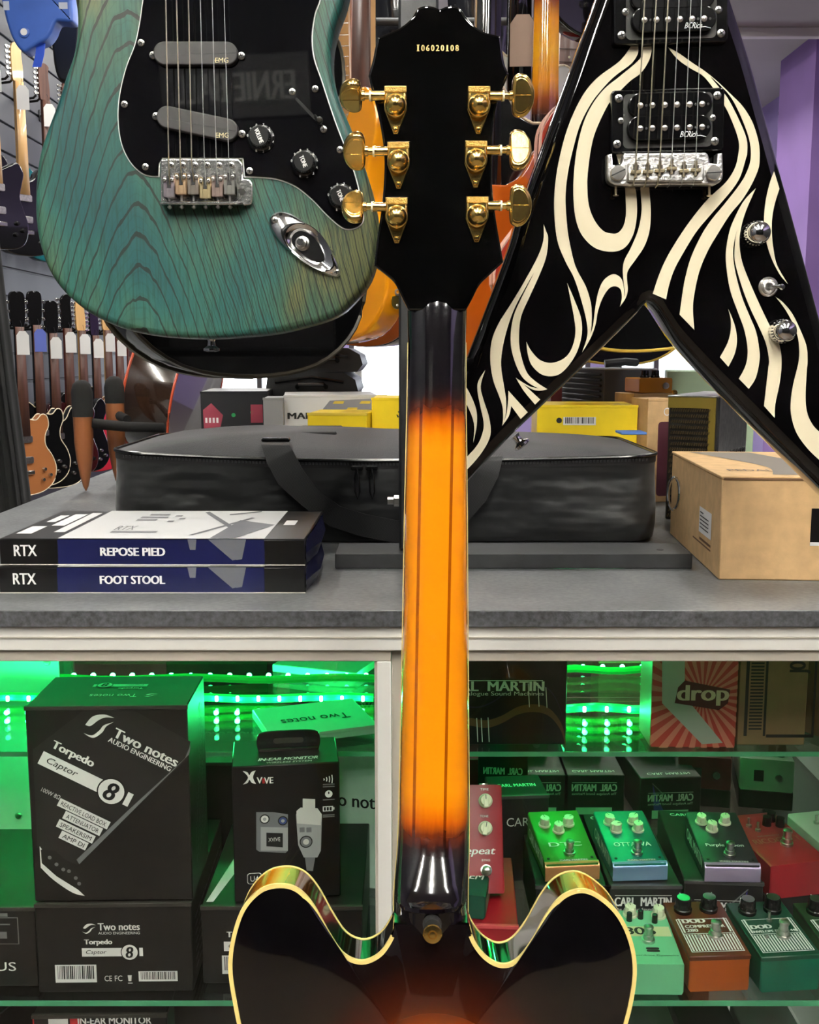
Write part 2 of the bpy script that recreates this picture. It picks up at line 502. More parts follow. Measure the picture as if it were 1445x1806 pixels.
# ================================================================ COUNTER AND DISPLAY CASE
CT = 1.0                                                # counter top height
m_slate = NT('slate_laminate', .42)
n1 = m_slate.noise(9, 6); n2 = m_slate.noise(160, 5)
mixf = m_slate.op('ADD', m_slate.op('MULTIPLY', n1, .65), m_slate.op('MULTIPLY', n2, .35))
m_slate.color(m_slate.ramp(mixf, [(.35, (80, 82, 83)), (.5, (106, 108, 109)), (.62, (126, 127, 126))]))
m_slate.bump(n2, .25, .0006)
m_slate = m_slate.m
m_slate_edge = mat('slate_edge', (58, 59, 62), .6, var=.35, vscale=220, bump=.3, bscale=500)
m_alu = mat('white_aluminium', (228, 227, 222), .38, .2)
m_alu2 = mat('shaded_aluminium', (184, 178, 166), .4, .2)  # white frame colour darkened to beige for shade on the inset profile
m_melamine = mat('white_melamine', (222, 224, 220), .45)
m_mirror = mat('mirror_silver', (205, 212, 208), .015, 1.)
m_pane = thin_glass('door_glass', (.99, 1, .993, 1), .45)
m_shelf = thin_glass('shelf_glass', (.92, .98, .94, 1), .8)
m_gedge = mat('shelf_glass_edge', (76, 158, 116), .15)  # glass green, lightened for the rope glow carried to the edge
m_screw = mat('screw_steel', (190, 188, 182), .3, 1.)

ct = tag(B().box(-.655, 1.3, 1.04, 2.45, CT - .0165, CT, .0012).build('counter_top', m_slate), 'dark grey slate-look counter top over the glass display case', 'counter top')
e = B(); e.box(-.6555, 1.3, 1.0392, 1.0404, CT - .0165, CT - .0008); e.build('edge_band', m_slate_edge, ct)

case = thing('display_case', 'glass-fronted display case with white aluminium frame under the counter', 'display case', Matrix.Translation((0, 1.05, 0)))
YM = 1.49                                               # mirror plane (world)
def part(name, m, x0, x1, y0, y1, z0, z1, r=.001):
    bb = B(); bb.box(x0, x1, y0 - 1.05, y1 - 1.05, z0, z1, r); return bb.build(name, m, case)
XL, XR = -.635, .68
part('top_rail', m_alu, XL, XR, 1.045, 1.075, .957, CT - .017, .0015)
part('rail_groove_shade', m_alu2, XL, XR, 1.0435, 1.046, .9705, .9720, 0)  # thin darker strip stands for the shade of a groove
for nm, x0, x1 in (('left_door', -.635, -.0185), ('right_door', -.006, .68)):
    d = B()
    d.box(x0, x1, 0.0, .016, .945, .9568, .0008)
    dr = d.build('door_rail', m_alu2, case)
    d = B(); d.box(x0, x1, 0.0, .016, .08, .098, .0008); d.build('door_rail', m_alu, case)
    for a, c in ((x0, x0 + .014), (x1 - .014, x1)):
        d = B(); d.box(a, c, 0.0, .016, .098, .945, .0008); d.build('door_stile', m_alu, case)
        d = B(); d.box(a + (.013 if a == x0 else -.003), c + (.003 if a == x0 else -.013), .003, .012, .098, .945, .0005); d.build('stile_bead', m_alu2, case)
    g = B(); g.box(x0 + .013, x1 - .013, .006, .010, .098, .946); g.build('glass_pane', m_pane, case)
part('centre_post', m_alu2, -.0182, -.0063, 1.058, 1.075, .08, .957)
part('side_panel', m_melamine, XL - .018, XL, 1.05, YM + .02, 0, .983)
part('side_panel', m_melamine, XR, XR + .018, 1.05, YM + .02, 0, .983)
part('mirror_panel', m_mirror, -.50, XR, YM, YM + .005, .1, .983, 0)
part('back_panel', m_melamine, XL, -.5005, YM - .002, YM + .005, .1, .983)
part('back_panel', m_melamine, XL, 1.28, YM + .006, YM + .03, 0, .983)
part('case_floor', m_melamine, XL, XR, 1.067, YM, .08, .1)
part('plinth', m_dark, XL, XR, 1.06, YM, 0, .08)
part('case_ceiling', m_melamine, XL, XR, 1.077, YM, .973, .983)
part('rear_cabinet', m_melamine, -.64, 1.28, YM + .03, 2.4, 0, .983)
for (px, py) in ((82, 1168), (32, 1440)):
    p = P(px, py, YM - .004); s_ = B(); s_.lathe([(.0055, 0), (.0055, .001), (.004, .003), (0, .0035)], (p.x, p.y - 1.05 + .003, p.z), (0, -1, 0), 14); s_.build('screw', m_screw, case)

Z_LOW = .553                                           # lower glass shelf
Z_UP = .77                                              # upper, shallower glass shelf
def shelf(label, x0, x1, y0, z):
    s_ = B(); s_.box(x0, x1, y0 + .001, YM - .002, z - .006, z)
    o = tag(s_.build('glass_shelf', m_shelf), label, 'shelf', 'glass shelves in the display case')
    s_ = B(); s_.box(x0, x1, y0, y0 + .001, z - .006, z); s_.build('polished_edge', m_gedge, o)
    for x in (x0 + .01, x1 - .01):
        for y in (y0 + .05, YM - .05):
            p_ = B(); p_.lathe([(.0035, 0), (.0035, .02)], (x, y, z - .0095), (1 if x > 0 else -1, 0, 0), 10); p_.build('shelf_pin', m_screw, o)
shelf('lower glass shelf holding the black cartons behind the left door', XL + .002, -.014, 1.085, Z_LOW)
shelf('lower glass shelf holding the effect pedals behind the right door', -.010, XR - .002, 1.085, Z_LOW)
shelf('narrow upper glass shelf behind the two stacked black cartons', XL + .002, -.014, 1.26, Z_UP)
shelf('narrow upper glass shelf under the red burst-print carton', -.010, XR - .002, 1.26, Z_UP)

# green light ropes lying on the upper shelves against the mirror
m_led = mat('led_chip', (120, 255, 170), .3, emit=20.)
m_rope = NT('led_rope', .2)
m_rope.b.inputs['Base Color'].default_value = lin((40, 200, 90))
m_rope.b.inputs['Emission Color'].default_value = lin((10, 225, 80)); m_rope.b.inputs['Emission Strength'].default_value = .3
m_rope = m_rope.m
def rope(label, a, c, n, gain=1.):
    a, c = Vector(a), Vector(c); L = (c - a).length
    root = thing('light_rope', label, 'light rope', Matrix.Translation(a), 'green light ropes')
    t = B(); t.tube([tuple((c - a) * (k / 12) + Vector((0, 0, .002 * math.sin(k * 1.3)))) for k in range(13)], .006, 8); t.build('rope_sleeve', m_rope, root)
    for k in range(n):
        p = (c - a) * ((k + .5) / n)
        l = B(); l.box(p.x - .0022, p.x + .0022, p.y - .0085, p.y - .005, p.z - .003, p.z + .005, .001); l.build('led', m_led, root)
    nl = n
    for k in range(nl):
        ld = bpy.data.lights.new('rope_light', 'POINT'); ld.shadow_soft_size = .0035; ld.energy = gain * LED_POWER * L / .55 / nl; ld.color = (.02, 1.0, .22)
        lo = bpy.data.objects.new('rope_light', ld); COL.objects.link(lo); lo.parent = root
        lo.location = (c - a) * ((k + .5) / nl) + Vector((0, -.013, .001))
rope('green light rope along the upper shelf behind the left door', (-.60, 1.445, Z_UP + .008), (-.05, 1.445, Z_UP + .008), 19)
rope('green light rope along the upper shelf behind the right door', (.10, 1.40, Z_UP + .008), (.40, 1.40, Z_UP + .008), 10, .55)
rope('green light rope climbing towards the counter behind the right door', (.17, 1.43, .835), (.34, 1.44, .862), 5, .6)
# ================================================================ SUNBURST GUITAR (seen from the back)
AX = .81
Fs = Frame(CAM + FWD * AX, rx=-PITCH)
def neck_mat():
    n = NT('sunburst_neck', .12, coat=1.)
    z1 = (903 - 742) * .843 / 1900; z0 = (903 - 1450) * .843 / 1900
    wob = n.op('MULTIPLY', n.op('SUBTRACT', n.noise(60, 3, stretch=(2.2, 1, .25)), .5), .012)
    zz = n.op('ADD', n.z, wob)
    up = n.op('DIVIDE', n.op('SUBTRACT', z1 + .030, zz), .052)
    dn = n.op('DIVIDE', n.op('SUBTRACT', zz, z0 - .030), .055)
    f = n.op('MINIMUM', up, dn)
    col = n.ramp(f, [(0., (9, 6, 10)), (.22, (24, 9, 10)), (.42, (84, 30, 8)), (.6, (164, 76, 5)), (.8, (198, 112, 6)), (1., (206, 122, 10))])
    fine = n.noise(220, 4, stretch=(1, 1, .04))
    col = n.mix(n.op('MULTIPLY', fine, .35), col, (214, 120, 8), 'MIX') if False else col
    # two thin darker laminations run the length of the neck
    drift = n.op('MULTIPLY', n.z, .006)
    for x0 in (.0128, -.0118):
        d = n.op('ABSOLUTE', n.op('SUBTRACT', n.op('SUBTRACT', n.x, x0 + .0195), n.op('MULTIPLY', n.z, .02 if x0 > 0 else .018)))
        k = n.op('LESS_THAN', d, .00115)
        col = n.mix(n.op('MULTIPLY', k, .75), col, (116, 52, 6), 'MULTIPLY')
    n.color(col)
    return n.m
def burst_mat():
    n = NT('sunburst_back', .06, coat=1.)
    cx = (765 - 722.5) * AX / 1900; cz = (903 - 1985) * AX / 1900
    dx = n.op('DIVIDE', n.op('SUBTRACT', n.x, cx), .105); dz = n.op('DIVIDE', n.op('SUBTRACT', n.z, cz), .125)
    d = n.op('SQRT', n.op('ADD', n.op('MULTIPLY', dx, dx), n.op('MULTIPLY', dz, dz)))
    n.color(n.ramp(n.op('DIVIDE', d, 1.25), [(0., (196, 118, 30)), (.30, (168, 88, 18)), (.46, (112, 48, 10)), (.60, (50, 16, 7)), (.80, (16, 6, 5)), (1., (5, 4, 5))]))
    return n.m
def side_mat():
    n = NT('sunburst_side', .08, coat=1.)  # burst finish, with reflected yellow light also worked into the horns' amber
    cx = (765 - 722.5) * AX / 1900
    d = n.op('ABSOLUTE', n.op('SUBTRACT', n.x, cx))
    wob = n.op('MULTIPLY', n.noise(25, 3), .012)
    n.color(n.ramp(n.op('DIVIDE', n.op('ADD', d, wob), .17), [(.0, (7, 5, 6)), (.50, (12, 7, 5)), (.62, (70, 30, 6)), (.74, (206, 120, 18)), (.82, (216, 130, 20)), (.93, (120, 56, 10)), (1., (30, 12, 8))]))
    return n.m
m_neck, m_burst, m_side = neck_mat(), burst_mat(), side_mat()

sun = thing('hollow_body_guitar', 'glossy sunburst double-cutaway guitar seen from its back, nearest the viewer', 'guitar', Fs.M)
# body: traced back edge of the shoulders, carried on down to the lower bout
left = [(695.6, 1630), (690, 1651), (669, 1682), (638, 1695), (606, 1682), (580, 1645), (553.6, 1598), (527, 1569), (495.7, 1560), (459, 1569), (427, 1603), (409, 1656), (403.7, 1709), (411.6, 1767), (425, 1830), (452, 1920), (455, 2000), (420, 2090), (360, 2180), (310, 2290), (305, 2420), (370, 2560), (500, 2660), (640, 2705)]
right = [(827, 1630), (837.7, 1661), (858.7, 1688), (885, 1701), (911, 1693), (937.6, 1661), (964, 1614), (990, 1582), (1022, 1569), (1053, 1577), (1090, 1609), (1114, 1656), (1122.8, 1709), (1116, 1767), (1100, 1830), (1075, 1920), (1072, 2000), (1108, 2090), (1168, 2180), (1220, 2290), (1225, 2420), (1160, 2560), (1030, 2660), (890, 2705)]
outl = Fs.qs([(695.6, 1630, 1)] + left[1:] + right[:0:-1] + [(827, 1630, 1)])
body2d = cr(outl, 6)
bb = B(); bb.slab(body2d, .003, .042, 0, caps=False); bb.build('body_side', m_side, sun)
bb = B(); bb.arch(inset(ccw(body2d), .0008), .001, .010, .008, 8, .55); bb.build('body_back', m_burst, sun)
bb = B(); bb.slab(inset(ccw(body2d), .0008), .035, .044, .002, 2); bb.build('body_top', m_side, sun)
for yy, nm in ((.0012, 'back_binding'), (.0415, 'top_binding')):
    bi = B(); o_ = ccw(body2d); i_ = inset(o_, .0027); N = len(o_)
    oo = inset(o_, -.0004)
    vs = [(a, yy - .0014, c) for a, c in oo] + [(a, yy - .0014, c) for a, c in i_] + [(a, yy + .0014, c) for a, c in oo] + [(a, yy + .0014, c) for a, c in i_]
    fs = []
    for i in range(N):
        j = (i + 1) % N
        if abs(o_[i][0] - .0165) < .031 and abs(o_[j][0] - .0165) < .031 and o_[i][1] > -.33: continue
        fs += [[i, j, N + j, N + i], [i, 2 * N + i, 2 * N + j, j], [2 * N + i, 3 * N + i, 3 * N + j, 2 * N + j], [N + i, N + j, 3 * N + j, 3 * N + i]]
    bi.add(vs, fs, True); bi.build(nm, m_ivory, sun)
# neck: D-section loft
def dring(xl, xr, z, yb, yf, n=14, p=.75):
    c = (xl + xr) / 2; h = (xr - xl) / 2; out = []
    for k in range(n + 1):
        a = math.pi * k / n
        out.append((c - h * math.copysign(abs(math.cos(a)) ** .86, math.cos(a)), yf - (yf - yb) * math.sin(a) ** p, z))
    return out
st = [(488, 738, 806, .0385, .046), (505, 728, 815, .0345, .049), (525, 721.5, 821.5, .0325, .051), (548, 719, 824.5, .0318, .052), (600, 720, 823, .0315, .0525), (700, 718.5, 823, .031, .053), (900, 714, 825.5, .030, .054), (1100, 710.5, 826.5, .029, .054), (1300, 706.5, 828, .028, .054), (1430, 704, 829, .026, .054), (1480, 702, 829, .022, .054), (1520, 700, 828.5, .016, .054), (1555, 697, 827.5, .0095, .054), (1582, 695, 827, .001, .054), (1594, 694.5, 827, -.0055, .054), (1601, 694.5, 827, -.0060, .054), (1603, 694.5, 827, -.0012, .054), (1645, 695, 827, -.0010, .044)]
rings = []
for py, xl, xr, yb, yf in st:
    a = Fs.q(xl, py, yb + .012); c = Fs.q(xr, py, yb + .012)
    rings.append(dring(a[0], c[0], (a[1] + c[1]) / 2, yb, yf, p=.62 if py < 1500 else .42))
nb = B(); nb.loft(rings); nb.build('neck', m_neck, sun, sharp=50)
# fingerboard on the far side, its bound edge just showing
fb = B()
rg = []
for py, xl, xr, yb, yf in st[4:]:
    a = Fs.q(xl, py, .042); c = Fs.q(xr, py, .042); rg.append([(a[0], .0535, a[1]), (c[0], .0535, c[1]), (c[0], .0595, c[1]), (a[0], .0595, a[1])])
fb.loft(rg); fbo = fb.build('fingerboard', mat('ebony', (20, 16, 15), .35), sun)
fe = B()
for side in (0, 1):
    rg2 = []
    for r_ in rg:
        x = r_[side][0]; dx = .0006 if side else -.0006
        rg2.append([(x, .0535, r_[0][2]), (x + dx, .0535, r_[0][2]), (x + dx, .0592, r_[0][2]), (x, .0592, r_[0][2])])
    fe.loft(rg2)
fe.build('edge_binding', m_ivory, fbo)
# headstock, tilted towards its back (towards the viewer)
pv = Fs.q(770, 560, .034)
Hl = Matrix.Translation((pv[0], .034, pv[1])) @ Matrix.Rotation(R(8.5), 4, 'X')     # local to the guitar
class HF(Frame):
    def __init__(s): s.M = Fs.M @ Hl; s.I = s.M.inverted()
Fh = HF()
hs = [(740.8, 12), (753, 9.5), (766, 11.5), (776, 16, 1), (788, 10.6), (803, 10), (812.7, 15.5), (823.8, 31), (839, 46.5), (857, 56.5), (883.6, 63, 1), (886, 84), (890, 111), (898, 130, 1), (889, 150), (879, 177), (872, 210), (869, 249), (868, 291), (869, 332), (873.4, 374), (880, 415), (888.6, 462, 1), (865, 484), (846, 503), (834, 526), (822, 548, 1), (721, 548, 1), (709, 524), (697, 500), (683, 486), (660, 468, 1), (666, 415), (674, 360), (678, 304), (677, 263), (671, 221), (663, 183), (655, 155), (650, 133, 1), (658, 104), (661, 88), (666, 65, 1), (688.7, 56.5), (708.6, 46.5), (726, 31), (734, 18)]
hb = B(); hb.slab(cr(Fh.qs(hs), 5), 0, .0145, .0016, 3, .0008); hb.x = None
def into(bld, M):
    bld.v = [tuple(M @ Vector(p)) for p in bld.v]; return bld
into(hb, Hl); hso = hb.build('headstock', m_blackgloss, sun)
# serial number
o_ = Fh.q(772, 85)
sn = Face(sun, Hl @ Vector((o_[0], 0, o_[1])), Hl.to_3x3() @ Vector((1, 0, 0)), Hl.to_3x3() @ Vector((0, 0, 1)))
m_sn = mat('gold_ink', (222, 190, 120), .4)
spx = AX * .97 / 1900
for i, ch in enumerate('I06020108'):
    u = (i - 4) * 8.9 * spx
    sn.text(ch, u, 0, (2.6 if ch in 'I1' else 5.4) * spx, 10.5 * spx, m_sn, name='serial_digit', bold=.00022 if ch not in 'I1' else .0001)
    if ch in 'I1':
        sn.rect(u - 2.6 * spx, -5.6 * spx, u + 2.6 * spx, -4.6 * spx, m_sn, 'serial_serif', .0006)
        if ch == 'I': sn.rect(u - 2.6 * spx, 4.6 * spx, u + 2.6 * spx, 5.6 * spx, m_sn, 'serial_serif', .0006)
# tuning machines
def tuner(hx, hy, side, bx, by, tilt):
    S = spx
    cx, cz = Fh.q(hx, hy)
    t = B()
    # flat plate: square top with a ridged crown, pointed tail
    t.slab([(cx - 21 * S, cz + 34 * S), (cx + 21 * S, cz + 34 * S), (cx + 21 * S, cz - 4 * S), (cx + 14 * S, cz - 22 * S), (cx + 4 * S, cz - 47 * S), (cx - 4 * S, cz - 47 * S), (cx - 14 * S, cz - 22 * S), (cx - 21 * S, cz - 4 * S)], -.0022, .0005, .0006, 2)
    t.slab([(cx - 21 * S, cz + 35 * S), (cx + 21 * S, cz + 35 * S), (cx + 20.5 * S, cz - 2 * S), (cx + 15 * S, cz - 15 * S), (cx, cz - 22 * S), (cx - 15 * S, cz - 15 * S), (cx - 20.5 * S, cz - 2 * S)], -.0085, -.002, .0022, 3)
    into(t, Hl); ob = t.build('tuner', m_gold, sun)
    d = B(); d.lathe([(20.5 * S, 0), (20.5 * S, .001), (19 * S, .0014), (18.8 * S, .0022), (18 * S, .0046), (15.6 * S, .0074), (11.5 * S, .0096), (6 * S, .0108), (0, .0112)], (cx, -.008, cz - .5 * S), (0, -1, 0), 28); into(d, Hl); d.build('gear_dome', m_gold, ob)
    for k in range(9):
        if k % 2: continue
    c = B(); c.box(cx - 20 * S, cx + 20 * S, -.0096, -.0080, cz + 22 * S, cz + 33 * S, .0006); into(c, Hl); c.build('engraved_band', mat('gold_engraved', (214, 180, 104), .4, 1., bump=1., bscale=900), ob)
    sc = B(); sc.lathe([(5 * S, 0), (5 * S, .0012), (3 * S, .0022), (0, .0024)], (cx, -.002, cz - 39 * S), (0, -1, 0), 14); into(sc, Hl); sc.build('mounting_screw', m_gold, ob)
    bcx, bcz = Fh.q(bx, by, -.006)
    zs = cz + 16 * S if False else cz + 18 * S
    x0 = cx + side * 20 * S
    sh = B(); sh.lathe([(8.6 * S, 0), (8.6 * S, abs(bcx - x0) * .42), (10 * S, abs(bcx - x0) * .43), (10 * S, abs(bcx - x0) * .47)], (x0, -.0055, zs), (side, 0, 0), 18); into(sh, Hl); sh.build('shaft_collar', m_gold, ob)
    ws = B(); xw = x0 + side * abs(bcx - x0) * .47
    ws.lathe([(9.4 * S, 0), (9.4 * S, 3.4 * S)], (xw, -.0055, zs), (side, 0, 0), 18); into(ws, Hl); ws.build('white_washer', m_cream, ob)
    sf = B(); sf.lathe([(6.4 * S, 0), (6.4 * S, 8 * S), (9 * S, 9 * S), (9 * S, 15 * S)], (xw + side * 3.4 * S, -.0055, zs), (side, 0, 0), 16); into(sf, Hl); sf.build('shaft', m_gold, ob)
    # kidney button: flat on the inner side, round outside, turned about the shaft
    k = cr([(-16, 30), (-4, 38), (10, 33), (20, 18), (23, 0), (20, -18), (10, -33), (-4, -38), (-16, -30), (-18, 0)], 5)
    bt = B(); bt.slab([(side * a * S, c_ * S) for a, c_ in k], -.0038, .0038, .0024, 3, .0024)
    bt2 = B(); bt2.slab([(side * a * S * .80, c_ * S * .80) for a, c_ in k], -.0043, .0043, .0008, 2, .0008)
    bx_ = xw + side * (18 + 17) * S
    Mb = Hl @ Matrix.Translation((bx_, -.0055, zs)) @ Matrix.Rotation(tilt, 4, 'X')
    into(bt, Mb); bo = bt.build('button', m_gold, ob)
    into(bt2, Mb); bt2.build('button_face', m_gold, bo)
    rl = B(); rl.box(min(-side * 13 * S, side * 17 * S), max(-side * 13 * S, side * 17 * S), -.0047, .0047, -.0004, .0004, .0002); into(rl, Mb); rl.build('button_ridge', m_gold, bo)
for hx, hy, side, bx, by, tl in ((698, 190, -1, 628, 175, 62), (703, 287, -1, 635, 270, 42), (700, 384, -1, 632, 363, -40), (844, 190, 1, 912, 162, 8), (839, 285, 1, 908, 263, -16), (841, 382, 1, 907, 362, 4)):
    tuner(hx, hy, side, bx, by, R(tl))
# strap button on the heel pad
sb = Fs.q(763, 1646, -.016)
s_ = B(); s_.lathe([(.0065, .010), (.0068, .006), (.0072, .002)], (sb[0], -.0012, sb[1] + .002), (0, -1, 0), 20); s_.build('felt_washer', mat('black_felt', (10, 10, 10), .9), sun)
s_ = B(); s_.lathe([(.0048, 0), (.0040, .006), (.0044, .011), (.0068, .0135), (.0072, .0155), (.0066, .0165), (.0035, .0168), (.0030, .0160), (0, .0160)], (sb[0], -.0022, sb[1]), (0, -1, 0), 24); so = s_.build('strap_button', m_gold, sun)
s_ = B(); s_.lathe([(.0026, 0), (.0022, .0009), (0, .0011)], (sb[0], -.0182, sb[1]), (0, -1, 0), 14); s_.build('screw_head', m_gold, so)
# ================================================================ shared guitar hardware
m_cross = mat('screw_slot', (20, 19, 18), .6)
def screw(parent, x, y, z, r, ang=.3, m=None, name='screw', h=.45):
    """domed cross-head screw lying on the plane y, facing the viewer"""
    s_ = B(); s_.lathe([(r, 0), (r * .95, r * h * .5), (r * .6, r * h * .9), (0, r * h)], (x, y, z), (0, -1, 0), 14)
    s_.mat(1)
    for a in (ang, ang + math.pi / 2):
        ca, sa = math.cos(a), math.sin(a); L, w = r * .62, r * .16; yy = y - r * h * 1.02
        s_.add([(x + u * ca - v * sa, yy, z + u * sa + v * ca) for u, v in ((-L, -w), (L, -w), (L, w), (-L, w))], [(0, 1, 2, 3)], False)
    return s_.build(name, [m or m_screw, m_cross], parent, fix=False)
m_string_w = mat('wound_string', (205, 196, 170), .3, .9)
m_string_p = mat('plain_string', (196, 196, 192), .3, .6)

# ================================================================ TEAL ASH GUITAR
YT = .97
Ft = Frame(P(360, 598, YT))
def ash():
    n = NT('teal_ash', .42, coat=.18)
    x0, zt = Ft.q(238, 400)
    wx = n.noise(9, 2, stretch=(1, 1, .5)); wz = n.noise(55, 2, stretch=(1.5, 1, .25))
    dx = n.op('ADD', n.op('SUBTRACT', n.x, x0), n.op('MULTIPLY', n.op('SUBTRACT', wx, .5), .020))
    r_ = n.op('SQRT', n.op('ADD', n.op('MULTIPLY', dx, dx), .0009))
    g = n.op('ADD', r_, n.op('MULTIPLY', n.z, .27))
    g = n.op('ADD', g, n.op('MULTIPLY', n.op('SUBTRACT', wz, .5), .0030))
    g = n.op('ADD', g, n.op('MULTIPLY', n.op('SUBTRACT', n.noise(95, 2, stretch=(1, 1, .5)), .5), .0022))
    fr = n.op('FRACT', n.op('MULTIPLY', g, 1 / .0072))
    line = n.op('LESS_THAN', n.op('ABSOLUTE', n.op('SUBTRACT', fr, .5)), n.op('ADD', .0, n.op('MULTIPLY', n.noise(16, 3), .14)))
    fr2 = n.op('FRACT', n.op('MULTIPLY', g, 1 / .0026))
    l2 = n.op('LESS_THAN', n.op('ABSOLUTE', n.op('SUBTRACT', fr2, .5)), n.op('MULTIPLY', n.noise(40, 3, stretch=(1, 1, .3)), .17))
    l2 = n.op('MULTIPLY', l2, n.op('MULTIPLY_ADD', n.op('GREATER_THAN', dx, .058), .62, .16))
    pores = n.noise(430, 4, stretch=(1, 1, .07))
    base = n.ramp(n.noise(10, 4, stretch=(1, 1, .4)), [(.38, (12, 68, 70)), (.45, (32, 84, 76)), (.51, (56, 88, 68)), (.57, (88, 92, 56))])
    base = n.mix(n.op('MULTIPLY', n.op('SUBTRACT', n.noise(4.5, 3), .42), 2.2), base, (16, 64, 56))
    pf = n.t.nodes.new('ShaderNodeMapRange'); pf.inputs[1].default_value = .48; pf.inputs[2].default_value = .66; n.t.links.new(pores, pf.inputs[0])
    base = n.mix(n.op('MULTIPLY', pf.outputs[0], .62), base, (14, 50, 44))
    base = n.mix(l2, base, (14, 36, 28))
    col = n.mix(n.op('MULTIPLY', line, .92), base, (18, 20, 14))
    n.color(col)
    hgt = n.op('SUBTRACT', 1.0, n.op('MULTIPLY', line, .8))
    n.bump(n.op('SUBTRACT', hgt, n.op('MULTIPLY', pores, .5)), .35, .0006)
    return n.m
m_ash = ash()
teal = thing('solid_body_guitar', 'teal-stained ash electric guitar with black pickguard hanging at the left', 'guitar', Ft.M)
tb = [(129.5, -10), (134.5, 37), (129.5, 87), (114.6, 132), (99.7, 179), (80, 232), (66, 281), (60, 349), (64, 411), (80, 466), (104.6, 507), (139.5, 540), (174, 562), (224, 582), (285, 594), (366, 598), (466, 591), (532, 578), (592, 558), (628.6, 528), (655, 490), (667, 445), (668, 395), (660, 348), (645, 299), (622, 232.6), (598.7, 176), (586, 125), (585, 80), (594, 38), (609, -5), (618, -60), (610, -130), (570, -190), (520, -205), (470, -180), (430, -120), (400, -90), (360, -85), (310, -110), (280, -200), (235, -275), (180, -290), (130, -250), (108, -170), (115, -80)]
tb2 = cr(Ft.qs(tb), 5)
k = B(); k.slab(tb2, 0, .044, .0065, 5, .006); k.build('body', m_ash, teal, sharp=60)
# three-ply pickguard
pg = [(252, 0), (246.6, 37), (238, 78), (222, 120), (210.5, 169), (208, 212), (214, 254), (229, 286), (249, 306), (266, 312), (281.5, 312.5, 1), (282.7, 289, 1), (288, 281, 1), (428, 281, 1), (431, 313, 1), (455, 314), (486, 317), (519, 329), (549, 352), (575, 379), (599, 400), (615, 406), (633, 401), (642, 389), (640, 365), (632, 325), (618.6, 282), (592, 212.6), (569, 143), (555.5, 103), (552, 66), (557, 26.6), (567, -8), (560, -70), (520, -110), (470, -90), (430, -60), (395, -50, 1), (310, -55, 1), (290, -100), (265, -60)]
pg2 = cr(Ft.qs(pg), 5)
m_pg = mat('pickguard_black', (10, 10, 12), .018, coat=.3)
k = B(); k.slab(pg2, -.0008, .001); pgo = k.build('pickguard', mat('pickguard_white_ply', (225, 225, 222), .4), teal)
k = B(); k.slab(inset(ccw(pg2), .0009), -.0022, -.0007, .0006, 2); k.build('black_top_ply', m_pg, pgo)
ty = -.0022
ts = YT / 1900
for px, py in ((250, 77), (220.6, 185), (257.5, 295), (441, 302), (600, 265), (556.5, 158), (620, 384)):
    x, z = Ft.q(px, py); screw(teal, x, ty, z, .0030, random.random() * 1.5)
m_emg = mat('matte_black_cover', (44, 43, 43), .5)
m_emgp = mat('pale_gold_ink', (226, 214, 166), .4)
def soapbar(px, py, w, h, ang):
    x, z = Ft.q(px, py)
    k = B(); k.slab(pill(x, z, w * ts, h * ts, 8, ang), -.0085, -.001, .0012, 3); o = k.build('pickup', m_emg, teal)
    f = Face(teal, (x, -.0085, z), (1, 0, 0), (0, 0, 1))
    a, c = (44, -11.5) if ang == 0 else (42, -19.5)
    f.text('EMG', a * ts, c * ts, 22 * ts, 8 * ts, m_emgp, shear=.05)
    f.rect((a - 12) * ts, (c - .5) * ts, (a - 5) * ts, (c + .5) * ts, m_emgp)
soapbar(348, 98.5, 141, 38, 0); soapbar(351, 221, 139, 37, R(-11.5))
for px, py in ((272, 100), (427, 101), (277, 207), (428, 238)):
    x, z = Ft.q(px, py); screw(teal, x, ty - .002, z, .0033, .4)
# knobs
m_knob = mat('black_knob', (12, 12, 13), .3)
for px, py, word in ((458, 241, 'VOLUME'), (536, 286, 'TONE'), (601, 346, 'TONE')):
    x, z = Ft.q(px, py, -.012)
    k = B(); k.lathe([(.0118, 0), (.0118, .0012), (.0105, .004), (.0093, .0045), (.0086, .0125), (.0080, .0132), (0, .0132)], (x, ty, z), (0, -1, 0), 32); ko = k.build('control_knob', m_knob, teal)
    rb = B()
    for i in range(28):
        a = i / 28 * 2 * math.pi; rb.tube([(x + .0090 * math.cos(a), ty - .005, z + .0090 * math.sin(a)), (x + .0085 * math.cos(a), ty - .0125, z + .0085 * math.sin(a))], .0005, 5)
    rb.build('grip_ridges', m_knob, ko)
    f = Face(ko, (x, ty - .0132, z), (1, 0, 0), (0, 0, 1))
    f.text(word, 0, 0, .0125 if word == 'VOLUME' else .0098, .0038, m_white_print, ang=R(-68), bold=.0002)
    f2 = Face(ko, (x, ty - .0028, z), (1, 0, 0), (0, 0, 1))
    for i, dg in enumerate('1234567890'):
        a = R(250 + i * 31); f2.text(dg, .0112 * math.cos(a), .0112 * math.sin(a), .0014, .0023, m_white_print, h=.0013, name='dial_number')
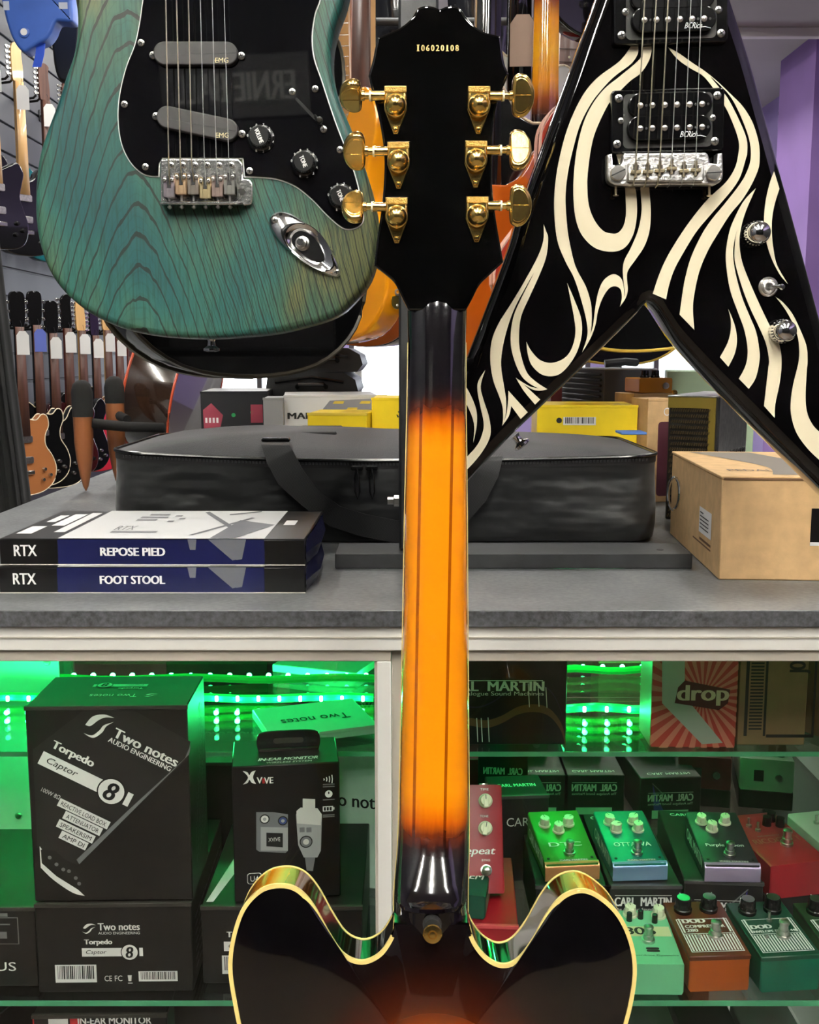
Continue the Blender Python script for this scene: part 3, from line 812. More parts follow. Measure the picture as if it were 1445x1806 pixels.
# five-way switch
k = B(); a = Ft.q(522, 174); c = Ft.q(566, 220)
for px, py in ((516, 163), (571.5, 229)):
    x, z = Ft.q(px, py); screw(teal, x, ty, z, .0030, .1)
dxy = Vector((c[0] - a[0], c[1] - a[1])); L = dxy.length; an = math.atan2(dxy.y, dxy.x)
k.slab(pill((a[0] + c[0]) / 2, (a[1] + c[1]) / 2, L, .0026, 3, an), ty - .0002, ty + .0005); k.build('switch_slot', mat('slot_black', (3, 3, 3), .8), teal)
k = B(); t0 = Ft.q(556, 205); t1 = Ft.q(562, 211, -.02)
k.tube([(t0[0], -.002, t0[1]), (t1[0], -.016, t1[1])], [.0012, .0014], 8); k.lathe([(.0018, 0), (.0030, .003), (.0030, .009), (.0022, .0115), (0, .012)], (t1[0], -.014, t1[1]), (.1, -1, -.1), 14); k.build('switch_lever', m_knob, teal)
# tremolo bridge
m_plate = mat('worn_chrome', (220, 220, 218), .22, 1., var=.07, vscale=130, bump=.15, bscale=350)
pl = cr(Ft.qs([(284, 290), (292, 281.5), (350, 281, 1), (420, 281, 1), (427, 288), (429, 300, 1), (429, 316, 1), (440, 317), (446, 325, 1), (446.5, 352, 1), (443, 361), (432, 363, 1), (286, 363, 1), (284, 355, 1)], -.004), 4)
k = B(); k.slab(pl, -.0052, -.0006, .0010, 2); br = k.build('tremolo_bridge', m_plate, teal)
k = B(); x0, z0 = Ft.q(285, 363, -.008); x1, z1 = Ft.q(430, 357, -.008); k.box(x0, x1, -.0150, -.004, z0, z1, .0008); k.build('rear_lip', m_plate, br)
x, z = Ft.q(429, 340); k = B(); k.lathe([(.0027, 0), (.0027, .0004)], (x, -.0054, z), (0, -1, 0), 16); k.build('arm_hole', m_cross, br)
tops = [292, 311, 332, 353, 374, 395]; bots = [298, 318.6, 338.5, 361, 382, 404]
tints = [(172, 164, 172), (206, 178, 146), (158, 150, 142), (206, 190, 150), (182, 162, 154), (166, 164, 160)]
for i in range(6):
    cx = 299 + 21.3 * i; dy = (4, -1, -1, 6, 3, -1)[i]
    m_ = mat('saddle_steel_%d' % i, tints[i], .3, 1.)
    x0, z0 = Ft.q(cx - 10, 345 + dy, -.012); x1, z1 = Ft.q(cx + 10, 307 + dy, -.012)
    k = B(); w = x1 - x0; mid = (x0 + x1) / 2
    k.box(x0, mid - w * .14, -.0150, -.0055, z0, z1, .0007); k.box(mid + w * .14, x1, -.0150, -.0055, z0, z1, .0007)
    k.box(x0, x1, -.0148, -.0055, z0, z0 + (z1 - z0) * .45, .0007)
    sd = k.build('saddle', m_, br)
    k = B(); k.box(mid - w * .14, mid + w * .14, -.0142, -.0055, z0 + (z1 - z0) * .45, z1); k.build('saddle_slot', m_cross, sd)
    for sx in (-.31, .31):
        k = B(); q = (mid + sx * w, z1 - .0035); k.lathe([(.0016, 0), (.0016, .0016), (.0010, .0018), (.0009, .0008), (0, .0008)], (q[0], -.0150, q[1]), (0, -1, 0), 12); k.build('height_screw', m_screw, sd)
    k = B(); xa, za = Ft.q(cx + .5, 366, -.011); k.tube([(xa, -.0105, z0), (xa, -.0105, za)], .0011, 8); k.lathe([(.0021, 0), (.0021, .001), (.0008, .0022)], (xa, -.0105, za + .001), (0, 0, -1), 12); k.build('intonation_screw', m_screw, sd)
    x, z = Ft.q(cx + 2.5, 291, -.006); screw(br, x, -.0052, z, .0027, .5)
    k = B(); a = Ft.q(tops[i] - 6 * (2.5 - i) * 0, 0, -.016); c = Ft.q(bots[i], 287, -.016); e_ = Ft.q(cx, 318 + dy, -.016)
    far = (c[0] + (a[0] - c[0]) * 2.2, c[1] + (a[1] - c[1]) * 2.2)
    k.tube([(far[0], -.0120, far[1]), (a[0], -.0150, a[1]), (c[0], -.0168, c[1]), (e_[0], -.0152, e_[1]), (e_[0] + .0004, -.0090, e_[1] - .006)], .00060 if i < 3 else .00036, 6)
    k.build('string', m_string_w if i < 3 else m_string_p, teal)
# boat-shaped jack plate
jp = cr(Ft.qs([(474, 394), (477, 381), (487, 374), (499, 373), (525, 382), (565, 412), (590, 446), (602, 479), (600, 488), (590, 489.5), (571, 485), (532, 465), (499, 436), (480, 411)]), 5)
ji = cr(Ft.qs([(503, 419), (510, 404), (526, 396), (545, 400), (565, 416), (582, 443), (588, 468), (580, 477), (562, 474), (535, 459), (512, 438)]), 5)
jb = cr(Ft.qs([(515, 420), (522, 410), (535, 408), (552, 418), (566, 436), (573, 456), (566, 463), (550, 459), (532, 447), (518, 433)]), 5)
k = B(); po, pi_, pb = ccw(jp), ccw(ji), ccw(jb)
def ringface(bld, lo, ylo, hi, yhi):
    n0, n1 = len(lo), len(hi); N = 70
    def rs(p):
        P_ = [Vector((q[0], q[1])) for q in p] + [Vector((p[0][0], p[0][1]))]; L_ = [0.]
        for i in range(1, len(P_)): L_.append(L_[-1] + (P_[i] - P_[i - 1]).length)
        out = []; j = 0
        for t in range(N):
            d = L_[-1] * t / N
            while L_[j + 1] < d: j += 1
            f = (d - L_[j]) / max(1e-9, L_[j + 1] - L_[j]); q = P_[j].lerp(P_[j + 1], f); out.append(q)
        return out
    a = rs(lo); c = rs(hi)
    vs = [(q.x, ylo, q.y) for q in a] + [(q.x, yhi, q.y) for q in c]
    bld.add(vs, [[i, (i + 1) % N, N + (i + 1) % N, N + i] for i in range(N)], True)
ringface(k, po, .001, inset(po, .001), -.0024); ringface(k, inset(po, .001), -.0024, inset(pi_, -.0012), -.0060)
ringface(k, inset(pi_, -.0012), -.0060, inset(pi_, .0008), -.0056); ringface(k, inset(pi_, .0008), -.0056, pb, -.0006)
k.add([(a_, -.0006, c_) for a_, c_ in pb], [list(range(len(pb)))], False)
jo = k.build('jack_plate', m_chrome, teal, sharp=70)
x, z = Ft.q(534, 429, -.004)
k = B(); k.lathe([(.0062, 0), (.0062, .0025), (.0050, .003), (.0050, .006), (.0034, .0065), (.0030, .002), (0, .002)], (x, -.0004, z), (-.25, -1, .1), 20); k.build('jack_socket', m_nickel, jo)
k = B(); k.lathe([(.0030, 0), (.0030, .0003)], (x - .0019, -.0074, z + .0008), (-.25, -1, .1), 16); k.build('jack_hole', m_cross, jo)
for px, py in ((486, 389), (594, 480)):
    x, z = Ft.q(px, py); screw(jo, x, -.0030, z, .0030, .2)
# strap button under the body, neck above the frame
x, z = Ft.q(373, 598, .022)
k = B(); k.lathe([(.0045, 0), (.0032, .003), (.0038, .007), (.0075, .0095), (.0075, .0115), (.004, .0125), (0, .0125)], (x, .022, z + .001), (0, 0, -1), 22); k.build('strap_button', m_chrome, teal)
xa, za = Ft.q(352, -60); zt_ = za + .52
k = B(); k.box(xa - .028, xa + .028, -.0125, .012, za - .004, zt_, .006); k.build('neck', mat('maple', (214, 170, 112), .35, coat=.4, var=.08, vscale=20, stretch=(1, 1, .1)), teal)
k = B(); k.slab(cr([(xa - .021, zt_), (xa - .03, zt_ + .03), (xa - .045, zt_ + .06), (xa - .03, zt_ + .15), (xa + .01, zt_ + .19), (xa + .04, zt_ + .17), (xa + .035, zt_ + .14), (xa + .028, zt_ + .05), (xa + .022, zt_)], 5), -.004, .011, .002); k.build('headstock', MATS['maple'], teal)

# ================================================================ BLACK V WITH CREAM FLAMES
YV = .93
Fv = Frame(P(1146, 530, YV))
m_vblack = NT('v_black_lacquer', .05, coat=1.)
m_vblack.color(m_vblack.ramp(m_vblack.noise(5, 3), [(.3, (3, 3, 3)), (.7, (5, 4, 5))])); m_vblack.b.inputs['Specular IOR Level'].default_value = .1
m_vblack = m_vblack.m
vee = thing('v_shaped_guitar', 'black V-shaped electric guitar with cream flame graphics hanging at the right', 'guitar', Fv.M)
vo = Fv.qs([(1146, 533), (1134, 543), (1118, 562), (1035, 644), (931, 743), (893, 780), (820, 858), (796, 880), (768, 890), (745, 876), (740, 848), (760, 800), (822, 640), (893, 453), (915, 380), (960, 255), (1000, 146), (1031, 60), (1053, 0), (1090, -110), (1120, -170, 1), (1235, -175, 1), (1268, -95), (1295, 0), (1328, 105), (1359, 217), (1391, 335), (1426, 465), (1447, 545), (1500, 745), (1530, 860), (1526, 892), (1502, 905), (1478, 890), (1445, 857), (1386, 798), (1300, 711), (1251, 661), (1198, 602), (1172, 563), (1158, 542)])
v2 = cr(vo, 4)
k = B(); k.slab(v2, 0, .044, .0105, 5, .010); k.build('body', m_vblack, vee, sharp=60)
# pin line along both outer edges
FL = {
 'A': [(1113, 82, 1), (1093, 108), (1053, 138), (1026.5, 171), (1004, 219), (989, 270), (980, 321), (977.7, 370), (983, 423), (997, 460), (1013, 491), (1026, 531), (1035, 568), (1036, 593), (1027, 621.5, 1), (1039, 598), (1043, 579), (1044, 553), (1041.6, 531), (1033, 504), (1015, 469), (1004, 423), (1000, 392), (997.7, 348), (1002, 304), (1012, 259), (1024, 219), (1042, 184), (1060, 160), (1084, 135), (1113, 113), (1125, 95.5), (1126, 82, 1)],
 'C': [(1134, 83, 1), (1133, 95.5), (1124, 109), (1093, 135), (1066, 157), (1044, 186), (1028.7, 219), (1017.6, 264), (1012, 315), (1012.7, 366), (1020, 401), (1033, 423), (1053, 439), (1079.7, 444), (1102, 437), (1117, 414), (1123.5, 381), (1123, 348), (1119.5, 328), (1108, 296), (1098, 262, 1), (1084, 262, 1), (1095, 300), (1102, 329), (1104, 355), (1104, 381), (1099.6, 399), (1091, 410), (1080, 412), (1064, 407), (1048.6, 388), (1038.7, 361), (1036, 326), (1038, 295), (1044, 255), (1053, 226), (1071, 188), (1084, 171), (1110.7, 144), (1130.6, 129), (1144, 109), (1149, 93), (1149.5, 82, 1)],
 'D': [(1129.5, 300, 1), (1129.5, 328), (1132, 370), (1126, 405), (1113, 437), (1102, 458), (1099, 471), (1099, 484), (1101, 504), (1102, 520), (1093.6, 541, 1), (1103.6, 526), (1107.6, 511), (1106, 491), (1108, 477), (1122, 457), (1137, 434), (1146, 406), (1148, 370), (1145, 327), (1144, 300, 1)],
 'B': [(1027, 621.5, 1), (1038, 599), (1046, 575), (1050, 544), (1055, 517), (1063, 497), (1075, 486), (1086, 484), (1097, 493), (1101, 513), (1100, 527), (1093.6, 541, 1), (1097, 526), (1095, 511), (1086, 505), (1075, 508.5), (1064, 524), (1055, 548), (1050.5, 573), (1041.6, 597)],
 'E1': [(1178, 83, 1), (1217, 109), (1252, 134, 1), (1266, 151), (1283.6, 173), (1303, 210), (1317, 245), (1318, 270), (1315.6, 280), (1307, 309), (1295.7, 329), (1278, 351), (1249, 384), (1227, 411), (1202.6, 451), (1189, 477), (1180, 504), (1175, 528, 1), (1151.6, 518, 1), (1163, 484), (1178, 451), (1202.6, 411), (1227, 377), (1251, 349), (1280, 322), (1295.7, 298), (1302, 275), (1303, 248), (1288, 206), (1272.6, 177), (1255, 151), (1239, 133), (1217, 120), (1195, 104)],
 'E2': [(1178, 83, 1), (1199, 95), (1221.6, 111), (1244, 126), (1266, 144), (1289, 166), (1310.5, 188), (1328, 217), (1338.5, 252), (1340, 280), (1337.8, 298), (1326.7, 324), (1309, 353), (1289, 377), (1269, 408), (1249, 442), (1233.6, 479), (1224.8, 519), (1222.5, 546), (1225, 582, 1), (1199, 555, 1), (1203.7, 519), (1209, 490), (1218, 457), (1233.6, 422), (1251, 393), (1278, 360), (1304.5, 326), (1318, 302), (1324.5, 278), (1322, 247), (1309, 210), (1291, 174), (1272, 152), (1253, 135, 1), (1218, 110)],
 'F1': [(1333.4, 332, 1), (1313.4, 353), (1298, 380), (1287, 408), (1280.6, 446), (1282.4, 479), (1289, 515), (1302.3, 552), (1313.4, 583), (1319, 617), (1315.6, 644), (1303.5, 668, 1), (1321, 686, 1), (1333.4, 666), (1340, 635), (1339, 613), (1333.4, 584), (1322.3, 557), (1309, 524), (1298, 484), (1293.5, 453), (1294.6, 430), (1302.8, 395, 1)],
 'F2': [(1333.4, 332, 1), (1302.8, 395, 1), (1298, 417), (1295.7, 448), (1298, 468), (1309, 506), (1322.3, 541), (1337.8, 574), (1351, 605), (1356.6, 634), (1355.5, 648), (1352, 679), (1347.8, 716, 1), (1366.6, 737, 1), (1367.7, 712), (1375.5, 675), (1378.8, 639), (1375.5, 610), (1366.6, 591), (1357.7, 574), (1340, 537), (1322.3, 497), (1309, 461), (1304.5, 430), (1306.8, 404), (1315.6, 373)],
 'G': [(1284.6, 545, 1), (1289, 563), (1289, 583), (1283.5, 605), (1270, 630, 1), (1285, 647, 1), (1295.7, 625), (1300, 603), (1298, 581), (1291, 559)],
 'H': [(1365.5, 302, 1), (1375, 333, 1), (1366.6, 360), (1362, 386), (1361.7, 413), (1364.4, 439), (1371, 468), (1390, 501, 1), (1375.5, 484), (1360, 453), (1350, 417), (1347.8, 386), (1351, 353), (1357.7, 324)],
 'I': [(1362, 520, 1), (1377.7, 530), (1395.4, 550), (1408.7, 575), (1422, 608), (1424.6, 634), (1423, 657), (1421, 701), (1424, 728), (1433, 748), (1445, 761), (1466, 776, 1), (1470, 832, 1), (1445, 811), (1422, 788), (1404, 761), (1395.4, 730), (1395.4, 704), (1400, 675), (1408.7, 639), (1409.8, 613), (1406.5, 591), (1397.6, 568), (1384, 544), (1366.6, 522)],
 'J1': [(959, 395.5, 1), (958.5, 424), (948.5, 453), (926, 495), (902, 535), (880, 570), (867.6, 601), (865, 635), (870, 670), (880, 697), (886.5, 717), (887.6, 737), (886, 751, 1), (892, 732), (893, 708), (890, 686), (884, 646), (886.5, 615), (895, 579), (908.6, 542), (931, 500), (948.5, 468), (962, 431), (963, 422, 1)],
 'J2': [(959, 395.5, 1), (963, 422, 1), (957, 446), (939.7, 486), (919.7, 526), (906.4, 557), (901, 590), (903, 619), (913, 650), (926, 670), (948, 684), (965.8, 686.5, 1), (944, 672), (928.6, 655), (917.5, 619), (915.7, 588), (919.7, 557), (935, 522), (953, 482), (964, 451), (967, 420), (964, 409)],
 'K': [(886, 751, 1), (893, 732), (896, 712), (897, 689, 1), (931, 727, 1), (918.6, 739, 1), (902, 716, 1), (897.6, 734)],
 'L': [(910, 666, 1), (924, 675.5), (939.7, 683), (965.8, 686.5, 1), (953, 689), (939.7, 687), (924, 678, 1), (953, 704.6, 1), (944, 713.5, 1), (926, 692), (917.5, 679)],
 'M': [(1000.6, 499, 1), (1015, 533), (1025, 561), (1026.5, 588), (1019.4, 617), (1006, 641), (988.4, 659), (970.7, 663.6), (953, 659), (937.4, 643), (930.8, 623), (928.6, 602.7, 1), (937.4, 619), (953, 635), (973, 640), (995, 632), (1008.3, 615), (1015, 588), (1012.8, 561), (1006, 526)],
 'N1': [(856, 652.6, 1), (844, 672), (842.5, 690), (848, 719), (853, 743), (852, 761), (842, 785), (820, 809), (800, 824, 1), (800, 846, 1), (824, 828), (850, 798), (865, 768), (863, 737), (853, 705), (848, 681)],
 'N2': [(812, 676, 1), (824, 685), (839.5, 720), (841, 750), (835, 781, 1), (836, 746), (822, 711), (808, 695, 1)],
}
m_flame = mat('cream_decal', (222, 212, 184), .12, coat=.8)
for i, (kx, pts) in enumerate(FL.items()):
    k = B(); k.slab(cr(Fv.qs(pts), 5), -.00025 - .00001 * i, .0002); k.build('flame_graphic', m_flame, vee)
vs_ = YV / 1900
TIL = R(1.4)
def vq(px, py, d=0.): return Fv.q(px, py, d)
# pickups
m_ring = mat('pickup_ring_plastic', (8, 8, 9), .11)
m_bob = mat('bobbin_plastic', (8, 8, 9), .14)
m_pole = mat('pole_steel', (214, 206, 196), .3, .9)
m_script = mat('silver_ink', (215, 215, 215), .4)
def humbucker(cx, cy, w, h, coils, xs, screws):
    x, z = vq(cx, cy)
    k = B(); ring = pill(x, z, w * vs_, h * vs_, 4, TIL, r=.003)
    k.slab(ring, -.0065, .0002, .0012, 2); rg_ = k.build('pickup_ring', m_ring, vee)
    k = B(); k.slab(pill(x, z, w * vs_ * .79, h * vs_ * .86, 5, TIL, r=.004), -.0068, -.0062); k.build('ring_well', m_cross, rg_)
    for cyl, kind in coils:
        xx, zz = vq(cx + (2 if kind == 'slug' else 0), cyl)
        k = B(); k.slab(pill(xx, zz, 140 * vs_, 40 * vs_, 8, TIL), -.0125, -.0060, .0009, 2); ob = k.build('pickup_coil', m_bob, vee)
        for i, px in enumerate(xs):
            xp, zp = vq(px, cyl + 1 - (i - 2.5) * .5)
            k = B()
            k.lathe([(.0024, 0), (.0024, .0008), (.0018, .0013), (0, .0014)], (xp, -.0124, zp), (0, -1, 0), 14)
            if kind == 'screw':
                k.mat(1); k.add([(xp + u, -.0139, zp + v) for u, v in ((-.0023, -.0003), (.0023, -.0003), (.0023, .0003), (-.0023, .0003))], [(0, 1, 2, 3)], False)
            k.build('pole_piece', [m_pole, m_cross], ob, fix=False)
        for i in (0, 4, 5):
            xp, zp = vq(xs[i] + 10.5, cyl + 1 - (i - 2) * .5)
            k = B(); k.lathe([(.0011, 0), (.0011, .0001)], (xp, -.0126, zp), (0, -1, 0), 10); k.build('bobbin_hole', m_cross, ob)
    for px, py, r_ in screws:
        xp, zp = vq(px, py); screw(rg_, xp, -.0065, zp, r_, random.random())
def script(px, py):
    """thin hand-lettered maker's script with a long tail"""
    xx, zz = vq(px, py)
    f = Face(vee, (xx, -.0126, zz), (1, 0, .02), (0, 0, 1))
    f.text('BCRich', -5 * vs_, 0, 28 * vs_, 9.5 * vs_, m_script, shear=.28, bold=.00006)
    f.poly([(8 * vs_, -2.2 * vs_), (14 * vs_, -1.6 * vs_), (24 * vs_, -4.5 * vs_), (23 * vs_, -5.2 * vs_), (14 * vs_, -2.8 * vs_), (8 * vs_, -3.2 * vs_)], m_script)
humbucker(1175, 215.5, 190, 102, ((190, 'slug'), (230, 'screw')), [1124, 1145, 1166.6, 1188, 1210, 1231.6], [(1089, 177, .0034), (1261.5, 172, .0034), (1086, 257, .0034), (1257, 252, .0034), (1092.6, 216, .0026), (1253.7, 211, .0026)])
humbucker(1181, 24, 190, 102, ((2, 'screw'), (41.5, 'slug')), [1131, 1152, 1172, 1193, 1214, 1235], [(1101, 25.5, .0030), (1263.7, 22, .0030), (1094, 66.5, .0034), (1268, 63, .0034), (1096, -20, .003), (1270, -22, .003)])
script(1214, 242); script(1222, 53)
# wrap-around bridge
m_cast = mat('cast_bridge_metal', (208, 207, 206), .34, 1., var=.06, vscale=160, bump=.35, bscale=420)
brid = cr(Fv.qs([(1071, 273, 1), (1080, 271, 1), (1081, 291, 1), (1095, 290), (1100, 272), (1106, 270, 1), (1244, 269, 1), (1249, 274), (1252, 288, 1), (1264, 289, 1), (1265, 271, 1), (1274, 270, 1), (1275, 308), (1271, 320), (1262, 326, 1), (1090, 328, 1), (1078, 324), (1071, 312)], -.012), 4)
k = B(); k.slab(brid, -.0135, -.003, .0014, 3); bg = k.build('wrap_bridge', m_cast, vee)
x0, z0 = vq(1106, 321, -.015); x1, z1 = vq(1242, 287, -.015)
k = B(); k.box(x0, x1, -.0172, -.012, z0, z1, .0012); k.build('saddle_bed', m_cast, bg)
xs_ = [1122, 1143, 1164.5, 1185.5, 1207, 1228]
for i, px in enumerate(xs_):
    dy = (2.5, 2.5, .5, -3.5, 1, -1)[i]
    a = vq(px - 7, 308, -.0175); c = vq(px + 7, 291, -.0175)
    k = B(); k.box(a[0] + .001, c[0] - .001, -.0175, -.0165, a[1], c[1]); k.build('saddle_window', m_cross, bg)
    a = vq(px - 9, 304 + dy, -.019); c = vq(px + 9, 297.5 + dy, -.019)
    k = B(); k.box(a[0], c[0], -.0200, -.0170, a[1], c[1], .0006); k.tube([((a[0] + c[0]) / 2, -.0185, c[1] + .006), ((a[0] + c[0]) / 2, -.0185, a[1] - .003)], .0013, 8)
    k.build('saddle', mat('brass_saddle', (206, 192, 160), .3, 1.), bg)
    t0 = vq([1136.7, 1157, 1178, 1197, 1218, 1236.6][i], 0, -.016); t1 = vq(px - 1, 299 + dy, -.0205); t2 = vq(px - 3.5, 326, -.017)
    far = (t1[0] + (t0[0] - t1[0]) * 1.9, t1[1] + (t0[1] - t1[1]) * 1.9)
    k = B(); k.tube([(far[0], -.0165, far[1]), (t0[0], -.018, t0[1]), (t1[0], -.0207, t1[1]), (t2[0], -.0150, t2[1]), (t2[0] - .0006, -.010, t2[1] - .0012)], .00060 if i < 3 else .00034, 6)
    k.build('string', m_string_w if i < 3 else m_string_p, vee)
for px, an in ((1089.5, R(25)), (1258, R(3))):
    x, z = vq(px, 305.5, -.014)
    k = B(); k.lathe([(.0062, 0), (.0062, .0036), (.0056, .0046), (0, .0048)], (x, -.013, z), (0, -1, 0), 28); sd = k.build('stud', m_nickel, bg)
    k = B(); k.add([(x + u * math.cos(an) - v * math.sin(an), -.01785, z + u * math.sin(an) + v * math.cos(an)) for u, v in ((-.0062, -.0005), (.0062, -.0005), (.0062, .0005), (-.0062, .0005))], [(0, 1, 2, 3)], False); k.build('stud_slot', m_cross, sd, fix=False)
for px in (1086.5, 1251.5):
    a = vq(px, 327, -.008); c = vq(px, 344, -.008)
    k = B(); k.tube([(a[0], -.008, a[1]), (c[0], -.008, c[1])], .0011, 8); k.lathe([(.0024, 0), (.0024, .0008), (.001, .0014)], (c[0], -.008, c[1]), (0, 0, -1), 12); k.build('adjusting_screw', mat('warm_steel', (214, 196, 160), .3, 1.), bg)
# knobs and switch
for px, py in ((1337, 411), (1383, 584)):
    x, z = vq(px, py, -.010)
    k = B(); k.lathe([(.0098, 0), (.0098, .007), (.0094, .010), (.0096, .0125), (.0088, .0165), (.0062, .0192), (.003, .0204), (0, .0207)], (x, 0, z), (0, -1, 0), 32); kb = k.build('control_knob', m_chrome, vee)
    kk = B()
    for i in range(24):
        a = 2 * math.pi * i / 24; kk.tube([(x + .0098 * math.cos(a), -.001, z + .0098 * math.sin(a)), (x + .0096 * math.cos(a), -.0095, z + .0096 * math.sin(a))], .0006, 5)
    kk.build('knurling', m_chrome, kb)
x, z = vq(1355, 506)
k = B(); k.lathe([(.0083, 0), (.0083, .0012), (.0070, .0024), (.0062, .0022), (.0060, .0034), (.0048, .0042), (.0034, .0036), (.0030, .0012), (0, .0012)], (x, 0, z), (0, -1, 0), 26); sw = k.build('toggle_switch', m_nickel, vee)
k = B(); k.tube([(x, -.002, z), (x + .004, -.011, z - .0005), (x + .0062, -.0165, z - .0010)], [.0014, .0017, .0026], 12); k.lathe([(.0026, 0), (.0020, .0016), (0, .0022)], (x + .0062, -.0165, z - .001), (.35, -1, -.05), 12); k.build('toggle_lever', m_chrome, sw)
# strap button on the left wing's inner edge
x, z = vq(908, 768, .02)
k = B(); k.lathe([(.0045, 0), (.0032, .003), (.0038, .007), (.0075, .0095), (.0075, .0115), (.004, .0125), (0, .0125)], (x, .02, z), (.62, -.1, -.75), 20); k.build('strap_button', m_chrome, vee)
xa, za = vq(1178, -140)
k = B(); k.box(xa - .028, xa + .028, -.0135, .012, za - .02, za + .50, .006); k.build('neck', m_vblack, vee)
k = B(); k.slab([(xa - .022, za + .49), (xa - .05, za + .56), (xa - .02, za + .70), (xa + .05, za + .60), (xa + .022, za + .49)], -.004, .011, .002); k.build('headstock', m_vblack, vee)
# ================================================================ STAND ON THE COUNTER
m_steel = mat('grey_powder_coat', (62, 63, 64), .45, .2, var=.12, vscale=30, bump=.1, bscale=300)
st_ = thing('guitar_stand', 'dark grey steel guitar display stand with upright post on the counter', 'stand', Matrix.Translation((.012, 1.29, CT)))
k = B(); k.box(-.100, .322, -.04, .036, .0001, .0175, .0008); k.build('base_bar', m_steel, st_)
k = B(); k.box(-.0245, .0205, -.018, .02, .0175, 1.35, .003); k.build('post', m_steel, st_)
x, y = .29, -.012
k = B(); k.lathe([(.0042, 0), (.0042, .0003)], (x, y, .0176), (0, 0, 1), 16); k.build('bolt_hole', m_cross, st_)
k = B(); k.lathe([(.007, 0), (.007, .006), (.0045, .007), (.0045, .014)], (-.0245, 0, .0755), (-1, 0, 0), 6); k.build('clamp_bolt', m_nickel, st_)
def arm(p0, p1, w):
    """arm from the post to a padded yoke that carries a neck"""
    a = B(); o = Vector((.012, 1.29, CT)); p0, p1 = Vector(p0) - o, Vector(p1) - o
    a.tube([p0, (p0 + p1) / 2, p1], .006, 10)
    ao = a.build('arm', m_steel, st_)
    y_ = B(); y_.tube([p1 + Vector((-w, -.05, .012)), p1 + Vector((-w, -.01, 0)), p1 + Vector((-w * .5, .004, 0)), p1 + Vector((w * .5, .004, 0)), p1 + Vector((w, -.01, 0)), p1 + Vector((w, -.05, .012))], .0055, 10); y_.build('yoke', m_dark, ao)
arm((.012, 1.28, 2.20), (-.185, 1.03, 2.175), .034); arm((.012, 1.28, 2.14), (.235, .99, 2.07), .034)
hk = Fs.M @ Vector((pv[0], .058, pv[1] - .012))
k = B(); o = Vector((.012, 1.29, CT)); k.tube([Vector((.012, 1.275, hk.z - .01)) - o, Vector((hk.x, hk.y + .02, hk.z - .01)) - o], .006, 10); k.build('neck_hook', m_steel, st_)
k = B(); k.box(hk.x - .02 - o.x, hk.x + .02 - o.x, hk.y + .012 - o.y, hk.y + .026 - o.y, hk.z - .025 - o.z, hk.z + .005 - o.z, .004); k.build('hook_pad', m_dark, st_)

# ================================================================ BLACK PADDED BAG
m_bag = NT('black_nylon', .55)
nz = m_bag.noise(900, 2); nw = m_bag.noise(7, 3, stretch=(.7, 1, 1.8))
m_bag.color(m_bag.ramp(nw, [(.3, (15, 16, 17)), (.7, (25, 26, 27))])); m_bag.b.inputs['Sheen Weight'].default_value = .25
m_bag.bump(nw, .7, .035); m_bag = m_bag.m
m_bagtop = mat('grey_nylon_top', (40, 40, 42), .7, var=.12, vscale=25, sheen=.3, bump=.4, bscale=700)
m_pipe = mat('bag_piping', (20, 20, 21), .25)
m_web = NT('black_webbing', .6)
wv = m_web.op('FRACT', m_web.op('MULTIPLY', m_web.op('ADD', m_web.z, m_web.op('MULTIPLY', m_web.x, -.5)), 560))
m_web.color(m_web.ramp(wv, [(.3, (34, 34, 35)), (.6, (56, 56, 56))])); m_web.bump(wv, .6, .0008); m_web = m_web.m
BX0, BX1, BY0, BY1, BZ = -.400, .335, 1.425, 1.760, .108
bag = thing('equipment_bag', 'large black padded zip bag lying on the counter behind the stand', 'bag', Matrix.Translation(((BX0 + BX1) / 2, BY0, CT)))
hw, dp = (BX1 - BX0) / 2, BY1 - BY0
def bag_ring(z, grow, r=.045):
    return [(x, y, z) for x, y in pill(0, dp / 2, 2 * (hw + grow), dp + 2 * grow, 7, r=r)]
def wrinkle(ring, amp, ph):
    out = []
    for i, (x, y, z) in enumerate(ring):
        k_ = amp * (math.sin(x * 38 + ph) + .6 * math.sin(x * 71 + ph * 2.1)); out.append((x, y + (k_ if y < dp / 2 else 0), z))
    return out
# the lid line dips and lifts along the front like a soft bag's edge
def lid(x): return BZ + .012 * ((x / hw) ** 2) * (1 if x < 0 else .55) - .004
def dens(n=40): 
    pts = []
    r = .045
    for k_ in range(n + 1): pts.append((-hw + r + (2 * hw - 2 * r) * k_ / n, 0))
    for k_ in range(1, 8): a = R(-90 + 90 * k_ / 8); pts.append((hw - r + r * math.cos(a), r + r * math.sin(a)))
    for k_ in range(7): pts.append((hw, r + (dp - 2 * r) * k_ / 6))
    for k_ in range(1, 8): a = R(90 * k_ / 8); pts.append((hw - r + r * math.cos(a), dp - r + r * math.sin(a)))
    for k_ in range(n + 1): pts.append((hw - r - (2 * hw - 2 * r) * k_ / n, dp))
    for k_ in range(1, 8): a = R(90 + 90 * k_ / 8); pts.append((-hw + r + r * math.cos(a), dp - r + r * math.sin(a)))
    for k_ in range(7): pts.append((-hw, dp - r - (dp - 2 * r) * k_ / 6))
    for k_ in range(1, 8): a = R(180 + 90 * k_ / 8); pts.append((-hw + r + r * math.cos(a), r + r * math.sin(a)))
    return pts
bp_ = dens()
def off(p, g): 
    q = inset(bp_, -g); return q
rings = []
